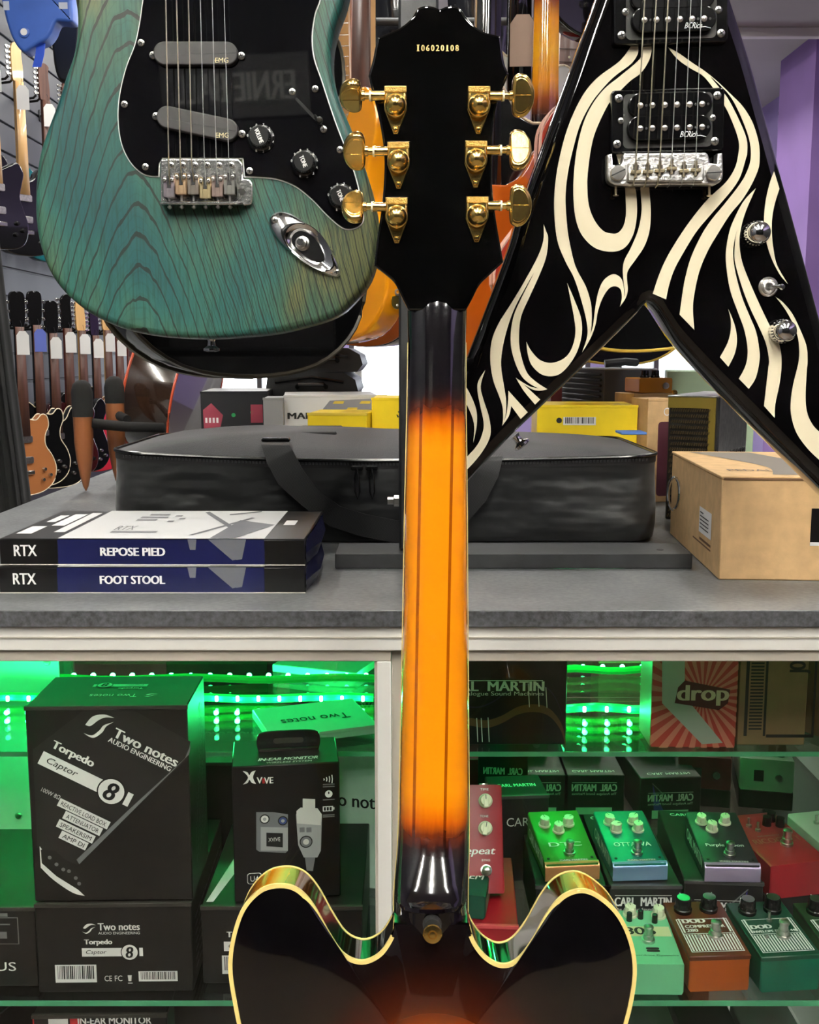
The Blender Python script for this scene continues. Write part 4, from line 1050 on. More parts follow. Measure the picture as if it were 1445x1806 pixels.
for f, g, am in ((0, -.008, 0), (.04, .000, .001), (.2, .003, .0022), (.4, .004, .0030), (.6, .002, .0026), (.8, .0, .0014), (.93, .0, .0004), (1.0, .0005, 0)):
    q = inset(bp_, -g) if g else bp_
    rings.append([(x, y + am * (math.sin(x * 33 + f * 6) + .6 * math.sin(x * 67 - f * 9)) * (1 if y < dp * .5 else -1), lid(x) * f * .985) for x, y in q])
k = B(); k.loft(rings); k.build('bag_body', m_bag, bag, sharp=75)
# zip band
k = B(); k.loft([[(x, y, lid(x) * .985 - .002) for x, y in inset(bp_, -.0012)], [(x, y, lid(x) + .006) for x, y in inset(bp_, -.0012)]], caps=False); k.build('zip_band', mat('zip_tape', (24, 24, 25), .6), bag)
zt = B(); m_zip = mat('zip_teeth', (70, 70, 72), .3, .7)
for i in range(150):
    u = i / 149; x = -hw + .02 + (2 * hw - .04) * u
    zt.box(x - .0012, x + .0012, -.0032, -.0014, lid(x) + .0008, lid(x) + .0038)
zo = zt.build('zip_teeth', m_zip, bag); zo['kind'] = 'stuff'
# crowned lid
N = len(bp_); vs = []; fs = []
cxm, cym = 0, dp / 2
L = 9
for t in range(L + 1):
    u = t / L
    for x, y in bp_:
        X_ = cxm + (x - cxm) * (1 - u); Y_ = cym + (y - cym) * (1 - u)
        h = lid(x) * (1 - u) + (BZ + .004) * u + .006 + .024 * (1 - (1 - u) ** 2) ** .7 * (1 - .25 * (X_ / hw)) + .0012 * math.sin(X_ * 22) * math.sin(Y_ * 31) * min(1, u * 4)
        vs.append((X_, Y_, h))
for t in range(L):
    for i in range(N): fs.append([t * N + i, t * N + (i + 1) % N, (t + 1) * N + (i + 1) % N, (t + 1) * N + i])
k = B(); k.add(vs, fs, True); k.build('lid', m_bagtop, bag, sharp=80)
k = B(); pp = [(x, y, lid(x) + .007) for x, y in inset(bp_, -.001)]; k.tube(pp + [pp[0]], .0026, 8, caps=False); k.build('piping', m_pipe, bag)
def bl(px, py, Y): q = P(px, py, Y); return Vector((q.x - (BX0 + BX1) / 2, q.y - BY0, q.z - CT))
# carry strap hanging over the front, continuing behind the guitar neck
path = [bl(486, 778, 1.475), bl(486, 784, 1.43), bl(494, 806, 1.412), bl(512, 840, 1.407), bl(545, 876, 1.405), bl(590, 910, 1.404), bl(640, 926, 1.404), bl(700, 938, 1.404), bl(760, 934, 1.404), bl(806, 912, 1.404), bl(836, 870, 1.405), bl(856, 830, 1.41), bl(862, 806, 1.42), bl(862, 796, 1.46)]
wd = []
for i, p in enumerate(path):
    a, c = path[max(0, i - 1)], path[min(len(path) - 1, i + 1)]
    t = (c - a); t.y = 0; t.normalize()
    if i < 2 or i > len(path) - 3: wd.append((.038 if i < 2 else -.038, 0, 0))
    else: w_ = Vector((t.z, 0, -t.x)) * (-.038 if 4 > i or i > 9 else -.030); wd.append(tuple(w_))
pc = []; wc = []
for i in range(len(path) - 1):
    for t in range(4):
        f = t / 4; pc.append(path[i].lerp(path[i + 1], f)); wc.append(tuple(Vector(wd[i]).lerp(Vector(wd[i + 1]), f)))
for i in range(4, len(pc) - 4): pass
k = B(); k.ribbon(pc, wc, (0, .0022, 0)); k.build('carry_strap', m_web, bag, sharp=60)
k = B(); k.box(bl(462, 778, 1.47).x, bl(512, 778, 1.47).x, .038, .052, BZ + .024, BZ + .030, .002); k.build('strap_anchor', m_pipe, bag)
# patch sewn on the lid
q0 = bl(560, 755, 1.62)
k = B(); k.box(q0.x - .03, q0.x + .035, .10, .25, BZ + .0255, BZ + .0335, .002); k.build('lid_patch', mat('patch_grey', (46, 45, 44), .8), bag)
# two zip pulls hanging at the middle
for px in (630, 656):
    a = bl(px, 826, 1.418)
    k = B(); k.box(a.x - .008, a.x + .008, a.y - .004, a.y + .003, a.z - .0025, a.z + .0035, .0012); zp = k.build('zip_slider', m_pipe, bag)
    k = B(); c = bl(px + 1, 880, 1.416); k.tube([a + Vector((0, -.004, 0)), a + Vector((.003, -.005, -.012)), c + Vector((.003, -.003, .01)), c + Vector((0, -.003, 0)), c + Vector((-.003, -.003, .01)), a + Vector((-.003, -.005, -.012)), a + Vector((0, -.004, 0))], .0012, 6); k.build('zip_pull', m_pipe, zp)
# carabiner loop at the right end, blue fabric tab on top
a = bl(1183, 870, 1.44)
k = B(); k.tube([a + Vector((.004 + .008 * math.cos(t), -.002, .022 * math.sin(t))) for t in [2 * math.pi * i / 16 for i in range(17)]], .0022, 8, caps=False); k.build('end_ring', m_chrome, bag)
k = B(); a = bl(1112, 760, 1.70); k.box(a.x - .02, a.x + .02, a.y - .03, a.y + .02, a.z - .004, a.z, .001); k.build('blue_tab', mat('blue_tab', (88, 132, 210), .6), bag)

# ================================================================ FOOT-STOOL CARTONS (front left of the counter)
m_navy = mat('navy_print', (20, 23, 62), .25)
m_blk = mat('black_card', (11, 10, 10), .3)
m_wcard = mat('white_card', (232, 232, 230), .35)
m_wearm = mat('worn_card_edge', (205, 200, 190), .8)
def stool(label, px0, py_b, word, z0, rz, dx):
    W, D, H = .325, .205, .0285
    p = G(0, py_b, CT + z0)
    X = P(540, 1045, 1.118).x
    loc = Vector((X - W / 2 + dx, 1.116 if z0 == 0 else 1.121, CT + z0))
    root, F = carton('foot_stool_box', label, 'box', loc, W, D, H, m_blk, rz=rz, group='stacked foot-stool boxes', lid=False, r=.0016)
    f = F['front']; k_ = W / 545.0
    f.rect(105 * k_, .0006, 472 * k_, H - .0006, m_navy, 'navy_panel')
    f.text('RTX', 47 * k_, H * .56, 40 * k_, H * .42, m_white_print, bold=.0004)
    f.text(word, 238 * k_, H * .52, 114 * k_, H * .31, m_white_print, bold=.0006)
    # printed stool drawn across the edge
    f.polys([[(372 * k_, H), (400 * k_, H), (425 * k_, H * .25), (415 * k_, H * .2)], [(400 * k_, H), (440 * k_, H), (432 * k_, H * .25), (422 * k_, H * .22)], [(336 * k_, H), (352 * k_, H), (350 * k_, H * .6), (340 * k_, H * .6)]], mat('stool_print', (96, 98, 104), .4), 'stool_print', .0006)
    f.rect(.0005, .0004, W - .0005, .0014, m_wearm, 'worn_edge', .0006)
    t = F['top']
    t.rect(105 * k_, .001, 472 * k_, D - .001, m_wcard, 'white_panel')
    t.polys([[(12 * k_, D * .15), (40 * k_, D * .15), (40 * k_, D * .4), (12 * k_, D * .4)], [(45 * k_, D * .42), (70 * k_, D * .42), (70 * k_, D * .85), (45 * k_, D * .85)], [(75 * k_, D * .2), (95 * k_, D * .2), (95 * k_, D * .9), (75 * k_, D * .9)], [(20 * k_, D * .55), (38 * k_, D * .55), (38 * k_, D * .8), (20 * k_, D * .8)]], m_white_print, 'panel_print')
    m_sp = mat('stool_print', (96, 98, 104), .4)
    t.polys([[(375 * k_, .002), (420 * k_, .002), (470 * k_, D * .45), (425 * k_, D * .55), (395 * k_, D * .62)], [(330 * k_, D * .1), (338 * k_, D * .1), (420 * k_, D * .7), (412 * k_, D * .72)], [(305 * k_, D * .92), (312 * k_, D * .95), (400 * k_, D * .35), (392 * k_, D * .32)], [(360 * k_, D * .85), (420 * k_, D * .98), (420 * k_, D * .94), (362 * k_, D * .81)]], m_sp, 'stool_drawing', .0008)
    t.polys([[(x * k_, y * D), ((x + w) * k_, y * D), ((x + w) * k_, (y + .05) * D), (x * k_, (y + .05) * D)] for x, y, w in ((180, .18, 85), (190, .6, 40), (190, .7, 55), (200, .8, 40), (255, .55, 12), (270, .65, 12), (255, .75, 14))], m_grey_print, 'small_print', .0008)
    t.text('RTX', 197 * k_, .33 * D, 36 * k_, .14 * D, m_grey_print, h=.0010)
    t.rect(486 * k_, .45 * D, 508 * k_, .62 * D, m_white_print, 'panel_print')
    r_ = F['right']; r_.rect(.002, .002, D - .002, H - .002, m_navy, 'navy_end')
    # crushed flap at the right end
    k = B(); k.loft([[(W / 2 - .001, .001, .001), (W / 2 + .0008, .001, H * .5), (W / 2 - .001, .001, H - .001)], [(W / 2 + .006, .07, .001), (W / 2 + .011, .06, H * .55), (W / 2 + .002, .07, H - .001)], [(W / 2 + .003, .15, .001), (W / 2 + .008, .15, H * .5), (W / 2 + .001, .16, H - .001)], [(W / 2 - .002, D - .002, .001), (W / 2, D - .002, H * .5), (W / 2 - .002, D - .002, H - .001)]], caps=False, closed=False)
    k.build('bent_end_flap', m_navy, root, sharp=20)
stool('lower navy and black foot-stool box lettered FOOT STOOL', 0, 1047, 'FOOT STOOL', 0.0, 0.0, 0)
stool('upper navy and black foot-stool box lettered REPOSE PIED', 0, 1005, 'REPOSE PIED', .0292, R(-.6), 0.0)

# ================================================================ PLAIN CARDBOARD BOX AT THE RIGHT
m_kraft = mat('kraft_card', (204, 168, 120), .75, var=.05, vscale=60, bump=.08, bscale=400)
m_kraft_d = mat('kraft_edge', (110, 78, 52), .8)
m_gprint = mat('kraft_grey_ink', (122, 114, 104), .7)
p0 = P(1267, 1023, 1.186)
kW, kD, kH = .36, .315, .114
kr = R(-3.8)
kb = thing('cardboard_box', 'plain brown cardboard carton at the right end of the counter', 'box', Matrix.Translation((p0.x, 1.186, CT)) @ Matrix.Rotation(kr, 4, 'Z'))
k = B(); k.box(0, kW, 0, kD, 0, kH, .0016); k.build('carton_body', m_kraft, kb)
k = B(); k.box(-.001, kW, .0002, kD, kH - .0002, kH + .0028, .0006); k.build('lid_flap', m_kraft, kb)
k = B(); k.box(.002, .135, -.0012, .002, kH - .0010, kH + .0012, .0003); k.build('corrugated_edge', m_kraft_d, kb)
fl_ = Face(kb, (0, kD, 0), (0, -1, 0), (0, 0, 1)); ff = Face(kb, (0, 0, 0), (1, 0, 0), (0, 0, 1)); ft = Face(kb, (0, 0, kH + .0028), (1, 0, 0), (0, 1, 0))
fl_.rect(kD - .115, .037, kD - .045, .068, m_white_print, 'label')
fl_.polys([[(kD - .110, .061 - i * .0045), (kD - .110 + (.05 if i else .02), .061 - i * .0045), (kD - .110 + (.05 if i else .02), .0625 - i * .0045), (kD - .110, .0625 - i * .0045)] for i in range(5)], m_blk, 'label_print', .0006)
fl_.polys([[(kD - .15, .0235), (kD - .045, .0235), (kD - .045, .0255), (kD - .15, .0255)], [(kD - .11, .028), (kD - .045, .028), (kD - .045, .031), (kD - .11, .031)]], m_kraft_d, 'printed_rule')
q = Frame(kb.matrix_world.translation, rz=kr).q(1415, 1040)
ff.rect(.0985, .044, .19, .082, m_blk, 'black_label'); ff.rect(.0985, .040, .19, .044, m_white_print, 'label_foot')
ff.text('POWER', .1285, .062, .040, .0058, m_white_print, bold=.0003)
ft.poly(cr([(.060, .02, 1), (.075, .10), (.055, .19), (.02, .30, 1), (.10, .30, 1), (.125, .2), (.135, .11), (.13, .02, 1)], 6), m_gprint, 'grey_swoosh')
ft.polys([[(.15 + i * .02, .17), (.16 + i * .02, .17), (.15 + i * .02, .27), (.14 + i * .02, .27)] for i in range(4)], m_gprint, 'grey_slashes')
ft.text('PEDALS', .05, .065, .06, .02, m_gprint)
# ================================================================ CARTONS BEHIND THE LEFT DOOR
m_carton = mat('charcoal_carton', (24, 22, 21), .42, var=.08, vscale=30)
m_carton_e = mat('charcoal_carton_edge', (58, 54, 50), .5)
m_red_print = mat('red_ink', (180, 30, 34), .5)
m_barcode = mat('barcode_black', (24, 24, 24), .6)
def swoosh(f, u, v, s, m):
    a = cr([(-1., -.55, 1), (-.45, -.75), (.05, -.35), (.35, .05), (1., .3, 1), (.5, -.05), (.2, -.55), (-.4, -.95)], 5)
    c = cr([(-.85, .1, 1), (-.35, .75), (.4, .9), (1.05, .62, 1), (.45, .66), (-.02, .42), (-.35, .12), (-.6, -.02)], 5)
    f.polys([[(u + x * s, v + y * s * .85) for x, y in a], [(u + x * s, v + y * s * .85) for x, y in c]], m, 'logo_mark')
def barcode(f, u, v, w, h, n=18, seed=1):
    rd = random.Random(seed)
    f.rect(u, v, u + w, v + h, m_white_print, 'barcode_label')
    pl = []; x = u + w * .06
    while x < u + w * .92:
        b_ = w * rd.choice((.012, .02, .032)); pl.append([(x, v + h * .2), (x + b_, v + h * .2), (x + b_, v + h * .95), (x, v + h * .95)]); x += b_ + w * rd.choice((.014, .02, .03))
    f.polys(pl, m_barcode, 'barcode', .0006)
def captor(f, u, v, s, ang, m=None, hole=None):
    """model name on a white bar with the figure 8 in a white disc; s = bar length"""
    m = m or m_white_print; hole = hole or m_carton
    ca, sa = math.cos(ang), math.sin(ang)
    def T(x, y): return (u + x * ca - y * sa, v + x * sa + y * ca)
    f.text('Torpedo', *T(-.22 * s, .175 * s), .46 * s, .115 * s, m, ang, shear=0, bold=s * .006)
    f.poly([T(-.5 * s, -.075 * s), T(.19 * s, -.075 * s), T(.19 * s, .075 * s), T(-.5 * s, .075 * s)], m, 'name_bar')
    f.text('Captor', *T(-.26 * s, 0), .34 * s, .09 * s, m_barcode, ang, shear=.25, h=.0009)
    f.poly([T(.30 * s + .15 * s * math.cos(t), .15 * s * math.sin(t)) for t in [2 * math.pi * i / 28 for i in range(28)]], hole, 'disc_rim', .0007)
    f.poly([T(.30 * s + .135 * s * math.cos(t), .135 * s * math.sin(t)) for t in [2 * math.pi * i / 28 for i in range(28)]], m, 'disc', .0010)
    f.text('8', *T(.30 * s, 0), .11 * s, .20 * s, m_barcode, ang, shear=.12, h=.0014, bold=s * .008)
    f.poly([T(.46 * s, -.075 * s), T(.52 * s, -.075 * s), T(.52 * s, .075 * s), T(.46 * s, .075 * s)], m, 'name_bar')
ZS = Z_LOW
pA = P(205, 1738, 1.102)
wA = .170
# lying carton and the carton standing on it
r1, f1 = carton('load_box_carton', 'charcoal carton lying flat beneath the tall one, barcode on its end', 'box', (pA.x, 1.102, ZS), wA, .215, .104, m_carton, rz=R(1.0), edge=m_carton_e)
f = f1['front']; kk = wA / 270
swoosh(f, 92 * kk, .0755, .0075, m_white_print)
f.text('Two notes', 144 * kk, .0775, 72 * kk, .0085, m_white_print, bold=.0003)
f.text('AUDIO ENGINEERING', 144 * kk, .070, 72 * kk, .0030, m_white_print)
captor(f, 130 * kk, .0475, 104 * kk, 0)
barcode(f, 30 * kk, .012, 72 * kk, .021)
f.text('CE', 122 * kk, .0165, 13 * kk, .0066, m_white_print); f.text('FC', 140 * kk, .0165, 13 * kk, .0066, m_white_print)
f.poly([(156 * kk, .020), (163 * kk, .020), (162 * kk, .013), (157 * kk, .013)], m_white_print, 'bin_mark'); f.rect(156 * kk, .010, 164 * kk, .0112, m_white_print, 'bin_mark')
barcode(f, 175 * kk, .0125, 68 * kk, .012, seed=4)
f.rect(58 * kk, .1005, 84 * kk, .1035, m_white_print, 'tape_mark')
pl = []
for row in range(7):
    for i in range(9): pl.append([(.02 + i * .021, .015 + row * .010), (.036 + i * .021, .015 + row * .010), (.036 + i * .021, .018 + row * .010), (.02 + i * .021, .018 + row * .010)])
f1['right'].polys(pl, m_grey_print, 'side_print')
HT = .221
pB = P(191, 1240, 1.108)
r2, f2 = carton('load_box_carton', 'tall charcoal carton with slanted white model name, on the left shelf', 'box', (pB.x - .002, 1.106, ZS + .1055), .172, .108, HT, m_carton, rz=R(1.5), edge=m_carton_e)
f = f2['front']; s_ = .172 / 272; an = R(-28)
def U(px, py):
    """tall carton's face: u along its width, v up, from the photo's face pixels"""
    fr = Frame(Vector((pB.x - .002, 1.106, ZS + .1055)), rz=R(1.5)); x, z = fr.q(px, py); return x + .086, z
def ut(body, px, py, w, hh, m=m_white_print, **kw): u, v = U(px, py); f.text(body, u, v, w * s_, hh * s_, m, ang=an, **kw)
u, v = U(174, 1280); swoosh(f, u, v, 26 * s_, m_white_print)
ut('Two notes', 258, 1318, 118, 17, bold=.0006); ut('AUDIO ENGINEERING', 247, 1330, 116, 9, bold=.0002)
u, v = U(150, 1373); captor(f, u, v, 165 * s_, an)
ut('100W 8\u03a9', 90, 1399, 34, 8)
for body, px, py, w in (('REACTIVE LOAD BOX', 148, 1435, 84), ('ATTENUATOR', 146, 1452, 60), ('SPEAKERSIM', 134, 1466, 58), ('AMP DI', 130, 1482, 40)):
    u, v = U(px, py); ca, sa = math.cos(an), math.sin(an); a, c = (w / 2 + 5) * s_, 7.5 * s_
    f.poly([(u + x * ca - y * sa, v + x * sa + y * ca) for x, y in ((-a, -c), (a, -c), (a, c), (-a, c))], m_white_print, 'caption_bar')
    f.text(body, u, v, w * s_, 8 * s_, m_barcode, ang=an, h=.0009)
# printed lighter panel with a bright diagonal stripe, and a printed amplifier in the corner
m_panel = mat('carton_panel_print', (40, 38, 38), .4)
f.poly([U(58, 1322), U(158, 1245), U(222, 1245), U(336, 1308), U(330, 1338), U(136, 1525), U(66, 1495)], m_panel, 'panel_print', .0002)
f.poly([U(337, 1312), U(334, 1330), U(140, 1524), U(135, 1516), U(225, 1430), U(326, 1338)], m_grey_print, 'stripe_print', .0003)
f.poly(cr([U(70, 1492) + (1,), U(90, 1520), U(120, 1552), U(150, 1580) + (1,), U(128, 1574), U(95, 1552), U(72, 1530) + (1,)], 4), m_white_print, 'amp_print', .0003)
f.poly([U(72, 1498), U(98, 1500), U(140, 1540), U(152, 1566), U(148, 1575), U(100, 1545), U(74, 1522)], mat('amp_print_dark', (26, 25, 24), .4), 'amp_print', .0005)
for px, py in ((88, 1512), (100, 1524), (112, 1533), (122, 1536), (134, 1548), (140, 1558)):
    u, v = U(px, py); f.poly(circ(u, v, .0022, 8), m_grey_print, 'amp_print', .0007)
t = f2['top']; t.text('Two notes', .085, .035, .052, .010, m_white_print, flip=False, ang=math.pi); swoosh(t, .126, .036, .007, m_white_print)
captor(t, .085, .072, .06, math.pi)
rt = f2['right']; swoosh(rt, .075, HT - .03, .010, mat('green_grey', (150, 170, 150), .5))
pl = []
for i in range(7):
    x = .030 + i * .010; h0 = .03 + i * .002; L_ = .055 + i * .019; y = h0
    rd = random.Random(i)
    while y < h0 + L_:
        d = rd.uniform(.003, .009); pl.append([(x, y), (x + .0016, y), (x + .0016, y + d), (x, y + d)]); y += d + .002
rt.polys(pl, m_grey_print, 'side_print')

# carton at the far left
pC = P(68, 1728, 1.112)
r3, f3 = carton('recorder_carton', 'charcoal carton with a drawn port panel at the far left', 'box', (pC.x - .10, 1.112, ZS), .20, .20, .094, m_carton, edge=m_carton_e)
f = f3['front']
f.text('OPUS', .150, .0245, .052, .0105, m_white_print)
f.poly([(.135, .051), (.181, .051), (.181, .083), (.135, .083)], m_grey_print, 'port_drawing'); f.poly([(.136, .052), (.180, .052), (.180, .082), (.136, .082)], m_carton, 'port_drawing', .0007)
f.polys([[(.160, .058), (.168, .058), (.168, .066), (.160, .066)], [(.158, .084), (.170, .084), (.170, .088), (.158, .088)], [(.150, .074), (.172, .074), (.172, .0755), (.150, .0755)]], m_grey_print, 'port_drawing', .0009)

# second lying load-box carton with the in-ear carton on top
pD = P(640, 1640, 1.125)
r4, f4 = carton('load_box_carton', 'charcoal carton lying flat under the in-ear monitor carton', 'box', (pD.x - .0895, 1.118, ZS), .179, .215, .092, m_carton, edge=m_carton_e)
f = f4['front']
captor(f, .062, .045, .075, 0); barcode(f, .022, .012, .045, .022, seed=9)
t = f4['top']; t.poly([(.004, .01), (.012, .01), (.05, .2), (.03, .2)], m_white_print, 'white_stripe'); captor(t, .03, .10, .04, R(90))
pE = P(508, 1350, 1.16)
xE = .118; hE = .158; rE = R(7.5)
r5, f5 = carton('in_ear_monitor_carton', 'tall black in-ear monitor carton with hanging tab and product pictures', 'box', (P(509, 1590, 1.135).x, 1.132, ZS + .0935), xE, .080, hE, mat('carbon_carton', (19, 18, 20), .38, var=.06, vscale=300), rz=rE, lid=False)
f = f5['front']; s5 = xE / 182
def E(px, py):
    fr = Frame(Vector((P(509, 1590, 1.135).x, 1.132, ZS + .0935)), rz=rE); x, z = fr.q(px, py); return x + xE / 2, z
def et(body, px, py, w, hh, m=m_white_print, **kw): u, v = E(px, py); f.text(body, u, v, w * s5, hh * s5, m, **kw)
u, v = E(440, 1371)
f.polys([[(u + x * 11 * s5, v + y * 12 * s5) for x, y in pts] for pts in (cr([(-1, 1, 1), (-.3, .8), (0, .35), (.35, .8), (1, 1, 1), (.55, 0), (1, -1, 1), (.35, -.8), (0, -.35), (-.3, -.8), (-1, -1, 1), (-.2, 0)], 4),)], m_white_print, 'logo_mark')
et('V', 458, 1376, 9, 11, bold=.0003); et('I', 465, 1377, 3, 9, m_red_print, bold=.0004); et('VE', 474, 1376, 15, 11, bold=.0003)
m_dev = mat('device_silver_print', (168, 168, 170), .4); m_dev2 = mat('device_grey_print', (122, 123, 126), .4); m_dev3 = mat('device_light_print', (212, 210, 206), .4)
f.poly([E(452, 1432), E(482, 1432), E(508, 1436), E(508, 1500), E(504, 1504), E(458, 1502), E(452, 1498)], m_dev2, 'receiver_picture')
f.poly([E(460, 1458), E(508, 1459), E(508, 1500), E(460, 1500)], m_dev, 'receiver_picture', .0006)
f.poly([E(470, 1468), E(499, 1469), E(499, 1494), E(470, 1492)], m_barcode, 'receiver_screen', .0008); et('XVIVE', 484, 1480, 20, 7, h=.001)
for px, py, m_ in ((467, 1444, m_white_print), (499, 1447, mat('blue_ink', (60, 76, 130), .5))):
    u, v = E(px, py); f.poly(circ(u, v, .0055, 18), m_barcode, 'dial_picture', .0008); f.poly(circ(u, v, .0042, 18), m_, 'dial_picture', .0010); f.poly(circ(u, v, .002, 14), m_dev, 'dial_picture', .0012)
f.poly([E(522, 1436), E(533, 1428), E(558, 1430), E(568, 1440), E(566, 1500), E(560, 1512), E(536, 1512), E(526, 1490)], m_dev, 'transmitter_picture')
f.poly([E(523, 1430), E(530, 1424), E(560, 1425), E(568, 1436), E(566, 1455), E(524, 1452)], m_dev3, 'transmitter_picture', .0006)
f.poly([E(534, 1408), E(556, 1409), E(556, 1428), E(534, 1427)], m_dev3, 'transmitter_picture', .0006)
f.poly([E(538, 1512), E(556, 1512), E(552, 1536), E(541, 1535)], m_dev2, 'transmitter_picture', .0006)
u, v = E(540, 1484); f.poly(circ(u, v, .0072, 20), m_barcode, 'dial_picture', .0008); f.poly(circ(u, v, .0060, 20), m_dev2, 'dial_picture', .001); f.poly(circ(u, v, .0034, 20), m_dev3, 'dial_picture', .0012)
for px in (533, 545): u, v = E(px, 1463); f.rect(u - .0028, v - .0028, u + .0028, v + .0028, m_dev2, 'key_picture', .0008)
u, v = E(449, 1549); f.poly(pill(u, v, .016, .013, 4, r=.003), m_white_print, 'logo_badge'); f.poly(pill(u, v, .0148, .0118, 4, r=.003), m_barcode, 'logo_badge', .0007); f.text('U4', u, v, .009, .0065, m_white_print, h=.001)
u, v = E(580, 1374)
for i in range(4): f.poly([(u - .006 + i * .003, v - .0012 * (i + 1)), (u - .005 + i * .003, v - .0012 * (i + 1)), (u - .0045 + i * .003, v), (u - .005 + i * .003, v + .0012 * (i + 1)), (u - .006 + i * .003, v + .0012 * (i + 1)), (u - .0055 + i * .003, v)], m_white_print, 'wave_icon')
u, v = E(580, 1400); f.poly(circ(u, v, .0042, 16), m_white_print, 'clock_icon'); f.rect(u - .0006, v, u + .0006, v + .0028, m_barcode, 'clock_icon', .0007)
u, v = E(579, 1426); f.rect(u - .006, v - .003, u + .0055, v + .003, m_white_print, 'battery_icon'); f.rect(u + .0055, v - .0014, u + .007, v + .0014, m_white_print, 'battery_icon')
f.polys([[(u - .0048 + i * .0032, v - .002), (u - .0026 + i * .0032, v - .002), (u - .0026 + i * .0032, v + .002), (u - .0048 + i * .0032, v + .002)] for i in range(3)], m_barcode, 'battery_icon', .0007)
for py in (1383, 1387, 1410, 1437, 1440):
    u, v = E(580, py); f.rect(u - .0065, v - .0006, u + .0065, v + .0006, m_grey_print, 'small_print')
t = f5['top']; t.text('IN-EAR MONITOR', xE * .53, .016, .066, .008, m_white_print, shear=.2, bold=.0003); t.text('WIRELESS SYSTEM', xE * .53, .006, .050, .0045, m_white_print, shear=.2)
rt = f5['right']; rt.text('XVIVE', .03, hE - .02, .022, .011, m_white_print); rt.polys([[(.02, .02 + i * .006), (.05, .02 + i * .006), (.05, .0212 + i * .006), (.02, .0212 + i * .006)] for i in range(9)], m_grey_print, 'side_print')
k = B(); hp_ = cr([(-.034, 0, 1), (-.036, .012), (-.030, .022), (0, .0235), (.030, .022), (.036, .012), (.034, 0, 1)], 5); k.slab(hp_, .030, .0325); k.x = None
for i in range(len(k.v)): k.v[i] = (k.v[i][0] + .004, k.v[i][1] + .012, k.v[i][2] + hE)
hg = k.build('hang_tab', mat('clear_black_plastic', (30, 30, 32), .15), r5)
k = B(); k.slab(pill(.004, hE + .012, .034, .006, 6), .0412, .0419); k.build('hang_slot', m_carton_e, hg)
k = B(); k.box(-.03, .038, .040, .0465, hE - .0005, hE + .004, .001); k.build('tab_seam', MATS['clear_black_plastic'], hg)

# cartons at the back against the mirror, washed green by the rope light
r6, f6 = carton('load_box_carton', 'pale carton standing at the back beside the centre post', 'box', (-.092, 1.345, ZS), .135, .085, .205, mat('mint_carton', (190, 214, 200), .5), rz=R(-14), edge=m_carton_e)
f6['front'].text('Two notes', .085, .12, .10, .018, m_barcode, bold=.0005); f6['back'].text('Two notes', .085, .18, .09, .012, m_barcode, bold=.0004); captor(f6['back'], .085, .14, .11, 0)
r7, f7 = carton('load_box_carton', 'charcoal carton lying at the back behind the in-ear carton', 'box', (-.27, 1.345, ZS), .19, .11, .17, m_carton, edge=m_carton_e)
f7['back'].text('Two notes', .085, .145, .10, .014, m_white_print, bold=.0005); captor(f7['back'], .085, .10, .12, 0); swoosh(f7['back'], .02, .145, .01, m_white_print)
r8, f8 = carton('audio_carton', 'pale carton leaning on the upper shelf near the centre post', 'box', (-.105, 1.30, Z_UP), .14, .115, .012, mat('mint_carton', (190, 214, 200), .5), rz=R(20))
f8['top'].text('Two notes', .07, .05, .09, .02, m_barcode, ang=R(180))
# items on the bottom of the case, tops just showing
zb_ = P(175, 1790, 1.115).z
r9, f9 = carton('in_ear_monitor_carton', 'black in-ear monitor carton with a red edge on the case floor', 'box', (P(175, 1790, 1.115).x, 1.115, zb_ - .19), .15, .10, .19, mat('carbon_carton'), rz=R(1), edge=m_carton_e)
f9['front'].text('IN-EAR MONITOR', .092, .19 - .0068, .082, .0085, m_white_print, bold=.0003); f9['front'].rect(.0005, 0, .002, .189, m_red_print, 'red_edge'); f9['front'].rect(.018, .175, .04, .188, m_white_print, 'logo_block'); f9['front'].rect(.042, .175, .055, .188, m_red_print, 'logo_block')
f9['right'].rect(.005, .005, .095, .185, mat('green_panel', (40, 90, 60), .5), 'side_print')
k = B(); k.box(0, .58, 0, .22, 0, zb_ - .19 - .1 - .0005, .001)
for o_, nm in ((-.615, 'left'),):
    st2 = tag(k.build('display_riser', mat('riser_grey', (60, 60, 62), .5)), 'grey plinth block on the floor of the display case', 'plinth'); st2.location = (-.615, 1.11, .1)
r10, f10 = carton('guitar_pedal_carton', 'dark carton at the far left of the case floor', 'box', (P(0, 1800, 1.12).x - .07, 1.15, zb_ - .19), .14, .14, .182, m_carton, rz=R(-20), edge=m_carton_e)
r11, f11 = carton('guitar_pedal_carton', 'dark carton on the case floor below the curved guitar horn', 'box', (P(345, 1790, 1.2).x + .035, 1.15, zb_ - .19), .13, .12, .185, m_carton, rz=R(-8), edge=m_carton_e)

# ================================================================ PEDALS AND CARTONS BEHIND THE RIGHT DOOR
m_pknob = mat('cream_knob', (226, 226, 196), .4)
m_bknob = mat('black_pot_knob', (20, 20, 21), .25)
def knob_cream(root, x, y, z, s=1., ang=0., M=None):
    k = B(); k.lathe([(.0085 * s, 0), (.0085 * s, .0022 * s), (.0070 * s, .0030 * s), (.0062 * s, .012 * s), (0, .0122 * s)], (0, 0, 0), (0, 0, 1), 20)
    k.box(-.0032 * s, .0032 * s, -.0085 * s, .0070 * s, .003 * s, .0126 * s, .001 * s)
    T = (M or Matrix()) @ Matrix.Translation((x, y, z)) @ Matrix.Rotation(ang, 4, 'Z'); into(k, T); o = k.build('knob', m_pknob, root)
    l = B(); l.box(-.0004 * s, .0004 * s, .001 * s, .0065 * s, .0126 * s, .0128 * s); into(l, T); l.build('pointer', m_barcode, o)
